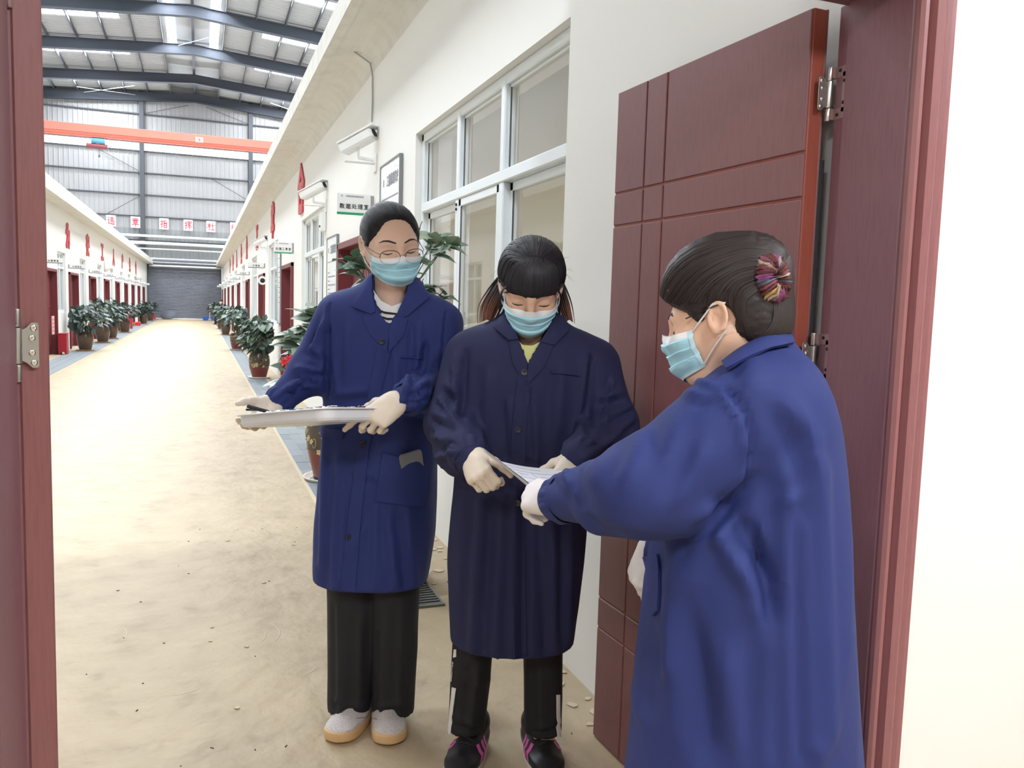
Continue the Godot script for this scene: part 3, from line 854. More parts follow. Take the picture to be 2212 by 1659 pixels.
func facades() -> void:
	var cuts0 := [-4.41, -3.70]
	for k in right_windows.size():
		var w: Array = right_windows[k]
		window(k + 1, XR, 1.0, w[0], w[1], 0.9, 2.41, cuts0 if k == 0 else [lerpf(w[0], w[1], 0.34), lerpf(w[0], w[1], 0.67)], k < 2)
	for k in left_windows.size():
		window(k + 20, XL, -1.0, left_windows[k] - 0.6, left_windows[k] + 0.6, 0.92, 2.3, [left_windows[k]], false)
	for k in right_doors.size(): facade_door(k + 3, XR, 1.0, right_doors[k], 1.9, 1.6)
	for k in left_doors.size(): facade_door(k + 15, XL, -1.0, left_doors[k], 1.88, 1.54)
	var ord := ["first", "second", "third", "fourth", "fifth", "sixth", "seventh", "eighth", "ninth"]
	# name signs
	for k in right_doors.size():
		var z: float = right_doors[k] + 0.78
		var xl: float = XR - 0.34
		if k == 0: xl = on_z(727, 480, z).x
		if k == 1: xl = on_z(592, 556, z).x
		flag_sign(xl, XR - 0.02, z, 2.02 if k < 2 else 2.0, 2.185 if k < 2 else 2.11, ["shu", "ju", "chu", "li", "shi"] if k == 0 else ["chu", "li", "gong", "zhang", "shi"] if k == 1 else ["chu", "li", "shi"], "white sign with green lower edge beside the glasses wearer's head" if k == 0 else "white sign with green lower edge over the second maroon door on the right" if k == 1 else "white name sign standing out over the %s door on the right" % ord[k], 1.0, k < 2)
	for k in left_doors.size():
		var z: float = left_doors[k] + 0.76
		flag_sign(XL + 0.02, XL + 0.36, z, 1.96, 2.07, ["chu", "li", "zhang", "shi"], "white name sign standing out over the %s door on the left" % ord[k], -1.0, false)
	# raised red characters
	var keys := ["he", "zhang", "gong", "quan", "sheng", "ren", "an", "chan"]
	for k in 8:
		wall_letter(XR - 0.004, -11.5 - 4.6 * k if k < 4 else -25.1 - 3.6 * (k - 3), 2.52, 0.6, keys[k], 1.0, "%s red raised character from the near end of the right-hand wall" % ord[k])
	keys = ["wei", "an", "gong", "ren", "chan", "sheng", "he"]
	for k in 7:
		wall_letter(XL + 0.004, -22.75 - 3.78 * k, 2.46, 0.58, keys[k], -1.0, "%s red raised character from the near end of the left-hand wall" % ord[k])
	# six white panels with red characters on the gable
	keys = ["wei2", "zhang", "zhi", "hui", "du", "jue"]
	var xs := [-4.91, -3.59, -2.02, -0.66, 0.64, 2.02]
	for k in 6:
		var o := base("slogan_panel", Vector3(xs[k], 5.73, ZG + 0.3))
		tag(o, "%s white panel from the left with a red Chinese character on the far wall" % ord[k], "sign", "white slogan panels on the far wall")
		var b := MB.new(); b.cbox(Vector3.ZERO, Vector3(0.52, 0.66, 0.02), 0.004); part("board", b, M.sign_white, o)
		b = MB.new(); glyph(b, GLYPH[keys[k]], at_size(Vector3(-0.21, -0.25, 0.011), Vector3.RIGHT, Vector3.UP, 0.42, 0.5), 10.0, 0.004)
		part("lettering", b, M.sign_red, o)
	# framed notice beside the near window, and two plain ones further on
	for q in [[-6.2, -5.56, 0.95, 2.34, "white framed notice board with a grey heading left of the near window"], [-8.95, -8.28, 0.9, 2.0, "tall glossy notice board beside the first maroon door on the right"], [-15.0, -14.45, 0.95, 2.3, "narrow printed notice left of the second maroon door on the right"]]:
		var o := base("notice_board", Vector3(XR, (q[2] + q[3]) / 2, (q[0] + q[1]) / 2))
		tag(o, q[4], "notice board")
		var h: float = q[3] - q[2]; var w: float = q[1] - q[0]
		var b := MB.new(); b.cbox(Vector3(-0.012, 0, 0), Vector3(0.018, h, w), 0.003); part("board", b, M.notice, o)
		b = MB.new()
		for s in [-1.0, 1.0]: b.box(Vector3(-0.014, 0, s * w / 2), Vector3(0.026, h, 0.012)); b.box(Vector3(-0.014, s * h / 2, 0), Vector3(0.026, 0.012, w))
		part("frame", b, M.frame_grey, o)
		b = MB.new()
		var ex := Vector3(0, 0, 1)
		var heads := ["gong", "ju", "zhi", "li", "zhang", "an"]
		for k in 6: glyph(b, GLYPH[heads[k]], at_size(Vector3(-0.021, h / 2 - 0.17, -w * 0.16 + k * w * 0.098), ex, Vector3.UP, w * 0.088, w * 0.13), 12.0, 0.002)
		b.box(Vector3(-0.022, h / 2 - 0.13, -w * 0.32), Vector3(0.002, 0.05, 0.03))
		b.box(Vector3(-0.022, h / 2 - 0.25, 0), Vector3(0.002, 0.008, w * 0.84))
		part("heading", b, M.ink_grey, o)
		b = MB.new()
		var rng := RandomNumberGenerator.new(); rng.seed = 5
		for k in 8:
			var y: float = h / 2 - 0.36 - k * 0.085
			b.box(Vector3(-0.022, y, -w * 0.4 + w * 0.1), Vector3(0.002, 0.012, w * rng.randf_range(0.12, 0.2)))
			b.box(Vector3(-0.022, y - 0.04, -w * 0.02), Vector3(0.002, 0.012, w * rng.randf_range(0.5, 0.74)))
		part("small_print", b, M.ink_grey, o)
	# cameras and lamps on the walls
	for q in [[XR, 2.47, -6.5, 1.0, "white security camera on a bracket under a dangling cable"], [XR, 2.42, -9.2, 1.0, "white security camera at the corner of the second window"], [XR, 2.42, -17.6, 1.0, "small white security camera over the third door on the right"]]:
		var o := base("security_camera", Vector3(q[0], q[1], q[2])); tag(o, q[4], "camera")
		var bs := Basis(Vector3.RIGHT, 0.0) * Basis(Vector3.UP, 0.9) * Basis(Vector3.RIGHT, -0.42)
		var b := MB.new(); b.cbox(Vector3(-0.14, 0.1, 0.0), Vector3(0.12, 0.085, 0.30), 0.016, bs)
		b.cbox(Vector3(-0.14, 0.148, 0.0), Vector3(0.135, 0.012, 0.33), 0.004, bs); part("housing", b, M.plastic_white, o)
		b = MB.new(); b.tube(PackedVector3Array([Vector3(-0.14, 0.1, 0.0) + bs * Vector3(0, 0, 0.15), Vector3(-0.14, 0.1, 0.0) + bs * Vector3(0, 0, 0.156)]), 0.032, 14); part("lens", b, M.ink, o)
		b = MB.new(); b.tube(PackedVector3Array([Vector3(-0.14, 0.06, 0.0), Vector3(-0.13, -0.02, 0.0), Vector3(-0.02, -0.03, 0.0)]), 0.014, 8)
		part("swivel", b, M.plastic_white, o)
		b = MB.new(); b.cbox(Vector3(-0.12, -0.055, 0.0), Vector3(0.24, 0.008, 0.07), 0.002); part("bracket", b, M.plastic_white, o)
		b = MB.new(); b.cbox(Vector3(-0.007, -0.05, 0.0), Vector3(0.012, 0.14, 0.09), 0.003); part("wall_plate", b, M.plastic_white, o)
	var o := base("junction_box", Vector3(XR - 0.032, 2.2, -9.24)); tag(o, "small white junction box on the wall under the second camera", "box")
	var b := MB.new(); b.cbox(Vector3.ZERO, Vector3(0.06, 0.2, 0.14), 0.008); part("cover", b, M.plastic_white, o)
	b = MB.new(); b.tube(PackedVector3Array([Vector3(-0.03, -0.05, 0.03), Vector3(-0.04, -0.05, 0.03)]), 0.012, 8); part("knob", b, M.ink, o)
	b = MB.new()
	b.tube(PackedVector3Array([Vector3(XR - 0.14, 3.30, -6.72), Vector3(XR - 0.03, 3.2, -6.62), Vector3(XR - 0.015, 3.1, -6.6), Vector3(XR - 0.012, 2.9, -6.6), Vector3(XR - 0.016, 2.75, -6.6)]), 0.007, 6)
	tag(part("cable", b, M.cable, null), "grey cable hanging down the white wall to the near security camera", "cable")
	for q in [[-31.0, 2.3], [-45.5, 2.3]]:
		var l := base("wall_lamp", Vector3(XL, q[1], q[0])); tag(l, "round white lamp on the left wall, %s" % ("nearer of the two" if q[0] > -40 else "further of the two"), "lamp", "round lamps on the left wall")
		b = MB.new(); b.lathe(PackedVector2Array([Vector2(0.0, 0.2), Vector2(0.12, 0.16), Vector2(0.17, 0.08), Vector2(0.18, 0.0), Vector2(0.0, 0.0)]), 18, Transform3D(Basis(Vector3(0, 0, 1), -PI / 2), Vector3.ZERO)); part("shade", b, M.plastic_white, l)
		b = MB.new(); b.cbox(Vector3(0.02, -0.1, 0), Vector3(0.05, 0.1, 0.1), 0.01); part("base", b, M.plastic_white, l)
	# air vent frame near the far doors
	var f := base("wall_fan", Vector3(XR - 0.01, 1.74, -18.1), Basis.from_scale(Vector3.ONE * 0.5)); tag(f, "small round white fan with a dark centre on the third maroon door on the right", "fan")
	b = MB.new(); b.lathe(PackedVector2Array([Vector2(0.10, 0.0), Vector2(0.17, 0.01), Vector2(0.18, 0.05), Vector2(0.15, 0.06), Vector2(0.10, 0.04)]), 20, Transform3D(Basis(Vector3(1, 0, 0), PI / 2), Vector3(-0.1, 0, 0.0))); part("ring", b, M.plastic_white, f)
	b = MB.new(); b.lathe(PackedVector2Array([Vector2(0.0, 0.02), Vector2(0.10, 0.02)]), 16, Transform3D(Basis(Vector3(1, 0, 0), PI / 2), Vector3(-0.1, 0, 0))); b.lathe(PackedVector2Array([Vector2(0.04, 0.02), Vector2(0.03, 0.06), Vector2(0.0, 0.07)]), 12, Transform3D(Basis(Vector3(1, 0, 0), PI / 2), Vector3(-0.1, 0, 0))); part("hub", b, M.ink, f)
	b = MB.new(); b.cbox(Vector3(0.0, 0, 0), Vector3(0.1, 0.04, 0.04), 0.004); part("bracket", b, M.plastic_grey, f)

# ---------------------------------------------------------------- the two leaves of the near doorway
func hinge_into(h: Node3D, leaf_dir: Vector3, leaf_n: Vector3, plate: bool, jx: float, side: float) -> void:
	var b := MB.new()
	b.tube(PackedVector3Array([Vector3(0, -0.027, 0), Vector3(0, 0.026, 0)]), 0.0072, 14)
	b.tube(PackedVector3Array([Vector3(0, 0.028, 0), Vector3(0, 0.054, 0)]), 0.0062, 14)
	b.tube(PackedVector3Array([Vector3(0, -0.029, 0), Vector3(0, -0.054, 0)]), 0.0062, 14)
	part("knuckle", b, M.steel if plate else M.wrapped_hinge, h)
	if plate:
		var x := Transform3D(Basis(leaf_dir, Vector3.UP, leaf_dir.cross(Vector3.UP)), leaf_n * 0.0012)
		b = MB.new()
		b.plate(PackedVector2Array([Vector2(0.004, -0.022), Vector2(0.012, -0.026), Vector2(0.020, -0.034), Vector2(0.027, -0.034), Vector2(0.029, -0.031), Vector2(0.029, 0.031), Vector2(0.027, 0.034), Vector2(0.020, 0.034), Vector2(0.012, 0.026), Vector2(0.004, 0.022)]), 0.0018 if x.basis.z.dot(leaf_n) > 0 else -0.0018, x)
		part("flap", b, M.steel, h)
		for p in [Vector2(0.022, 0.026), Vector2(0.0195, 0.011), Vector2(0.0195, -0.011), Vector2(0.022, -0.026)]:
			b = MB.new()
			var c: Vector3 = leaf_dir * p.x + Vector3(0, p.y, 0) + leaf_n * 0.003
			var bs := Basis(leaf_dir, leaf_n, leaf_dir.cross(leaf_n))
			b.lathe(PackedVector2Array([Vector2(0.0052, -0.001), Vector2(0.005, 0.0008), Vector2(0.0034, 0.0016), Vector2(0.0, 0.0018)]), 12, Transform3D(bs, c))
			b.box(c + leaf_n * 0.0016, Vector3(0.005, 0.0012, 0.001), bs * Basis(Vector3.UP, 0.6)); b.box(c + leaf_n * 0.0016, Vector3(0.001, 0.0012, 0.005), bs * Basis(Vector3.UP, 0.6))
			part("screw", b, M.chrome, h)
	# big outer flap on the jamb, a frame round the cut-out
	b = MB.new()
	var z0 := 0.012; var z1 := 0.0405
	b.box(Vector3(jx, 0.042, (z0 + z1) / 2), Vector3(0.002, 0.022, z1 - z0)); b.box(Vector3(jx, -0.042, (z0 + z1) / 2), Vector3(0.002, 0.022, z1 - z0))
	b.box(Vector3(jx, 0, z1 - 0.005), Vector3(0.002, 0.08, 0.011))
	b.box(Vector3(jx * 0.5, 0.042, 0.008), Vector3(absf(jx) + 0.004, 0.022, 0.008)); b.box(Vector3(jx * 0.5, -0.042, 0.008), Vector3(absf(jx) + 0.004, 0.022, 0.008))
	part("jamb_flap", b, M.wrapped_hinge, h)
	b = MB.new()
	for q in [Vector2(0.045, 0.022), Vector2(-0.044, 0.020), Vector2(0.022, 0.0355), Vector2(-0.022, 0.0355)]:
		b.tube(PackedVector3Array([Vector3(jx + side * 0.0005, q.x, q.y), Vector3(jx + side * 0.0022, q.x, q.y)]), 0.0036, 10)
	part("screw_hole", b, M.dark_hole, h)

func near_doors() -> void:
	# right-hand leaf, folded back along the long wall; x runs along the leaf from the hinge edge, z is its visible face
	var n0 := Vector3(1.187, 0, -1.442); var n1 := Vector3(1.1515, 0, -2.23)
	var ex := (n1 - n0).normalized()
	var ez := ex.cross(Vector3.UP).normalized()
	if ez.x > 0: ez = -ez
	var w := n0.distance_to(n1); var h := 1.977
	var d := base("door_1", n0, Basis(ex, Vector3.UP, ex.cross(Vector3.UP)))
	d.name = "door_1"; tag(d, "", "", "", "structure")
	var zs := 1.0 if ex.cross(Vector3.UP).x < 0 else -1.0          # +: local z points at the aisle
	var b := MB.new(); b.cbox(Vector3(w / 2, h / 2, -zs * 0.021), Vector3(w, h - 0.004, 0.034), 0.002)
	part("core", b, M.edge_red, d)
	var vx := [0.0, w - 0.26, w - 0.16, w]
	var hy := [0.004, 0.36, 0.455, 1.587, 1.682, h]
	for i in 3:
		for j in 5:
			b = MB.new()
			b.cbox(Vector3((vx[i] + vx[i + 1]) / 2, (hy[j] + hy[j + 1]) / 2, -zs * 0.0035), Vector3(vx[i + 1] - vx[i] - (0.004 if i < 2 else 0.002) - 0.002, hy[j + 1] - hy[j] - 0.006, 0.007), 0.0022)
			part("panel", b, M.maroon, d)
	b = MB.new(); b.cbox(Vector3(w / 2, h / 2, -zs * 0.041), Vector3(w, h, 0.006), 0.002); part("back_skin", b, M.maroon, d)
	b = MB.new(); b.box(Vector3(0.004, 0.84, -zs * 0.050), Vector3(0.006, 1.66, 0.012)); part("seal", b, M.rubber_seal, d)
	b = MB.new(); b.cbox(Vector3(w - 0.07, 1.0, -zs * -0.003), Vector3(0.05, 0.24, 0.012), 0.004)
	b.tube(PackedVector3Array([Vector3(w - 0.07, 1.03, zs * 0.006), Vector3(w - 0.07, 1.03, zs * 0.05), Vector3(w - 0.19, 1.03, zs * 0.05)]), 0.009, 10); part("handle", b, M.steel, d)
	for y in [1.80, 1.25, 0.22]:
		var inv := d.transform.affine_inverse()
		var hh := base("hinge", inv * Vector3(1.2285, y, -1.428), d.basis.inverse(), d)
		hinge_into(hh, Vector3(-1, 0, 0), Vector3(0, 0, 1), true, 0.0075, -1.0)
	# left-hand leaf, swung out past square: only its hinge edge shows
	var a := deg_to_rad(27.0)
	var p0 := Vector3(-0.2545, 0, -1.414)
	var ld := Vector3(-sin(a), 0, -cos(a)); var td := Vector3(cos(a), 0, -sin(a))
	d = base("door_2", p0, Basis(td, Vector3.UP, -ld))
	d.name = "door_2"; tag(d, "", "", "", "structure")
	b = MB.new(); b.cbox(Vector3(0.0215, h / 2, -0.3), Vector3(0.043, h, 0.6), 0.0035); part("core", b, M.rosewood, d)
	for i in 2:
		for j in 5:
			b = MB.new()
			b.cbox(Vector3(0.0445, (hy[j] + hy[j + 1]) / 2, -0.17 - 0.29 * i), Vector3(0.004, hy[j + 1] - hy[j] - 0.006, 0.26), 0.0015)
			part("panel", b, M.maroon, d)
	for y in [1.262, 1.80]:
		var hh := base("hinge", Vector3(-0.004, y, 0.006), d.basis.inverse(), d)
		hinge_into(hh, td, -ld, y < 1.5, -0.0065, 1.0)
	b = MB.new(); b.box(Vector3(-0.0055, 0.9, -0.002), Vector3(0.009, 1.8, 0.012)); part("seal", b, M.jamb_maroon, d)

var leaf_meshes := []

func leaf_mesh(droop: float, fold: float, wide: float) -> ArrayMesh:
	# heart-shaped blade along +z from the stalk, midrib sunk, edges waved; length 1
	var b := MB.new()
	var n := 6
	for s in [-1.0, 1.0]:
		var v0 := b.v.size(); var i0 := b.ix.size()
		for k in n + 1:
			var t := float(k) / n
			var w := wide * pow(sin(PI * pow(t, 0.62)), 0.75) * (1.0 - 0.25 * t) + (0.0 if k < n else 0.0)
			var z := t - 0.16 * (1.0 - t) * (1.0 if k == 0 else 0.0)
			var y := -droop * t * t
			for j in 3:
				var q := j / 2.0
				var back := -0.12 * q * q * (1.0 - t) * (1.0 - t) * 2.0
				b.vert(Vector3(s * w * q, y + fold * q * w * (1.2 - 0.7 * q) + 0.02 * sin(9.0 * t + 2.0 * s) * q, z + back), Vector3.UP, Vector2(q, t))
		for k in n:
			for j in 2:
				var a := v0 + k * 3 + j
				if s > 0: b.ix.append_array([a, a + 3, a + 1, a + 1, a + 3, a + 4])
				else: b.ix.append_array([a, a + 1, a + 3, a + 1, a + 4, a + 3])
		b.smooth(v0, i0)
	return b.mesh()

func leaf_basis(out: Vector3, up: Vector3, spin: float) -> Basis:
	var z := out.normalized()
	var x := up.cross(z)
	if x.length() < 0.05: x = Vector3.RIGHT.cross(z)
	x = x.normalized()
	return Basis(x, z.cross(x), z) * Basis(Vector3(0, 0, 1), spin)

func pot(t: Node3D, near: bool, h: float, r: float, seed_: int) -> void:
	# belly jar on a saucer: dark glaze above, red below
	var split := 0.46
	var pr := []
	for k in 25:
		var y := float(k) / 24.0
		var w := 0.74 + 0.30 * sin(PI * 0.5 * clampf((y - 0.05) / 0.72, 0, 1)) - 0.16 * pow(clampf((y - 0.72) / 0.28, 0, 1), 2.0)
		pr.append(Vector2(w * r, 0.02 + y * (h - 0.02)))
	var low := PackedVector2Array([Vector2(0.0, 0.02)]); var high := PackedVector2Array()
	for p in pr:
		if p.y <= h * split + 0.02: low.append(p)
		if p.y >= h * split: high.append(p)
	low.append(high[0] + Vector2(0.0, 0.0))
	high.append_array([Vector2(0.93 * r, h + 0.012), Vector2(0.86 * r, h + 0.008), Vector2(0.82 * r, h - 0.03), Vector2(0.80 * r, h - 0.05)])
	var b := MB.new(); b.lathe(low, 28); part("jar_foot", b, M.glaze_red if near else M.glaze_brown, t)
	b = MB.new(); b.lathe(high, 28); part("jar", b, M.glaze if near else M.glaze_brown, t)
	b = MB.new(); b.lathe(PackedVector2Array([Vector2(0.82 * r, h - 0.045), Vector2(0.4 * r, h - 0.03), Vector2(0.0, h - 0.025)]), 20); part("soil", b, M.soil, t)
	b = MB.new()
	b.lathe(PackedVector2Array([Vector2(0.0, 0.004), Vector2(0.86 * r, 0.004), Vector2(1.06 * r, 0.03), Vector2(1.12 * r, 0.034), Vector2(1.13 * r, 0.028), Vector2(1.0 * r, 0.0), Vector2(0.0, 0.0)]), 28)
	part("saucer", b, M.saucer_rim if near else M.saucer, t)
	if near:
		var rng := RandomNumberGenerator.new(); rng.seed = seed_
		b = MB.new()
		var radius_at := func(y: float): return (0.74 + 0.30 * sin(PI * 0.5 * clampf((y / h - 0.05) / 0.72, 0, 1)) - 0.16 * pow(clampf((y / h - 0.72) / 0.28, 0, 1), 2.0)) * r
		for k in 64:       # flowers and leaves of the relief band
			var a := rng.randf() * TAU; var y := h * rng.randf_range(0.46, 0.9)
			var rr: float = radius_at.call(y)
			var p := Vector3(cos(a) * rr, y, sin(a) * rr); var nn := Vector3(cos(a), 0.1, sin(a)).normalized()
			var bs := leaf_basis(nn, Vector3.UP, rng.randf() * TAU)
			var petals := 5 if k % 3 == 0 else 1
			for q in petals:
				var ang := TAU * q / petals
				var off := bs * Vector3(cos(ang), sin(ang), 0) * (0.013 if petals > 1 else 0.0)
				var s := Vector3(0.012, 0.006 if petals == 1 else 0.009, 0.004)
				b.lathe(PackedVector2Array([Vector2(0, -1), Vector2(0.8, -0.5), Vector2(1, 0), Vector2(0.8, 0.5), Vector2(0, 1)]), 7, Transform3D((bs * Basis(Vector3(0, 0, 1), ang)) * Basis.from_scale(s), p + off))
		for k in 16:       # curling vines
			var a := rng.randf() * TAU; var y := h * rng.randf_range(0.5, 0.86)
			var pts := PackedVector3Array()
			for q in 12:
				var ang := a + 0.09 * cos(q * 0.75) * (1.0 - q / 16.0) + q * 0.012; var yy := y + 0.022 * sin(q * 0.75) - q * 0.006
				var rr: float = radius_at.call(yy) + 0.001
				pts.append(Vector3(cos(ang) * rr, yy, sin(ang) * rr))
			b.tube(pts, 0.0026, 5)
		part("relief", b, M.relief, t).set_meta("kind", "stuff")

func add_leaf(t: Node3D, at: Vector3, out: Vector3, up: Vector3, size: float, rng: RandomNumberGenerator, mats: Array, joined) -> void:
	var bs := leaf_basis(out, up, rng.randf_range(-0.5, 0.5)) * Basis.from_scale(Vector3.ONE * size)
	var m: ArrayMesh = leaf_meshes[rng.randi() % leaf_meshes.size()]
	if joined != null:
		joined.append(Transform3D(bs, at))
	else:
		var o := part("leaf", m, mats[rng.randi() % mats.size()], t)
		o.transform = Transform3D(bs, at)

func bushy_plant(at: Vector3, label: String, group: String, near: bool, single: bool, seed_: int, n: int, rx: float, y0: float, y1: float, ph: float, pr: float) -> Node3D:
	var t := base("potted_plant", at); tag(t, label, "plant", group)
	pot(t, near, ph, pr, seed_)
	var rng := RandomNumberGenerator.new(); rng.seed = seed_
	var b := MB.new()
	for k in 7:
		var a := TAU * k / 7 + rng.randf() * 0.5
		var e := Vector3(cos(a) * rx * 0.6, lerpf(y0, y1, rng.randf_range(0.45, 0.85)), sin(a) * rx * 0.6)
		b.tube(PackedVector3Array([Vector3(cos(a) * 0.05, ph - 0.03, sin(a) * 0.05), Vector3(cos(a) * 0.09, lerpf(ph, e.y, 0.5), sin(a) * 0.09), e]), [0.012, 0.009, 0.004], 6)
	part("stem", b, M.stem, t)
	var joined = null if single else []
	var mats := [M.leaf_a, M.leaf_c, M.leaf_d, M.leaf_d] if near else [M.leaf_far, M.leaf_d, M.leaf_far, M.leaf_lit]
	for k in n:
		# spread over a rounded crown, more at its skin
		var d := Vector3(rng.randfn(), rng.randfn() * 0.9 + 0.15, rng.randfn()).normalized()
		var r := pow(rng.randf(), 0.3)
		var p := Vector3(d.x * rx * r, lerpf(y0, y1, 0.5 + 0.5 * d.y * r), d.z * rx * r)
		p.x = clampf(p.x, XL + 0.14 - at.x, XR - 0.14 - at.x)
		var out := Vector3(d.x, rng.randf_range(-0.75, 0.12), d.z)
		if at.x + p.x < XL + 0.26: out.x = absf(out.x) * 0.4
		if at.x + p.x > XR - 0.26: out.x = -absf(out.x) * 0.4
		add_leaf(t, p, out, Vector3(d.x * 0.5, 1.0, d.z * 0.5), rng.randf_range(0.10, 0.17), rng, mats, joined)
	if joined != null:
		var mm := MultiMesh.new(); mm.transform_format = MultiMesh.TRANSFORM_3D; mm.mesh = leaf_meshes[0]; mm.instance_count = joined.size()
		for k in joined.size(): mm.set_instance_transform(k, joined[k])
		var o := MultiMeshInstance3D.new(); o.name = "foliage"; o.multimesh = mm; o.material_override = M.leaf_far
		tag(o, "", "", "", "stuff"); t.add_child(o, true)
	return t

func sprig_plant(at: Vector3, label: String, ph: float, pr: float, seed_: int, sprigs: Array, size: float, fill: Array) -> Node3D:
	# a sparse plant: each sprig is a branch end with a few leaves
	var t := base("potted_plant", at); tag(t, label, "plant", "potted plants along the right-hand wall")
	pot(t, true, ph, pr, seed_)
	var rng := RandomNumberGenerator.new(); rng.seed = seed_
	var b := MB.new()
	var ends := []
	for s in sprigs: ends.append([on_z(s[0], s[1], at.z + s[3]) - at, s[2]])
	for k in fill[0]:
		ends.append([Vector3(rng.randf_range(-fill[1], fill[1]), rng.randf_range(fill[2], fill[3]), rng.randf_range(-0.2, 0.2)), 3])
	for e in ends:
		var p: Vector3 = e[0]
		var mid := Vector3(p.x * 0.12, lerpf(ph, p.y, 0.74), p.z * 0.12)
		b.tube(PackedVector3Array([Vector3(p.x * 0.05, ph - 0.03, p.z * 0.05), mid, p.lerp(mid, 0.35) + Vector3(0, 0.02, 0), p]), [0.006, 0.005, 0.003, 0.002], 6)
		var d := (p - mid).normalized()
		for q in e[1]:
			var a := rng.randf() * TAU
			var out := (d * 0.5 + Vector3(cos(a), rng.randf_range(-0.6, 0.4), sin(a))).normalized()
			add_leaf(t, p - d * rng.randf() * 0.09 , out, Vector3(0.1, 1, 0.35), size * rng.randf_range(0.75, 1.25), rng, [M.leaf_a, M.leaf_b, M.leaf_c], null)
	part("stem", b, M.stem, t)
	return t

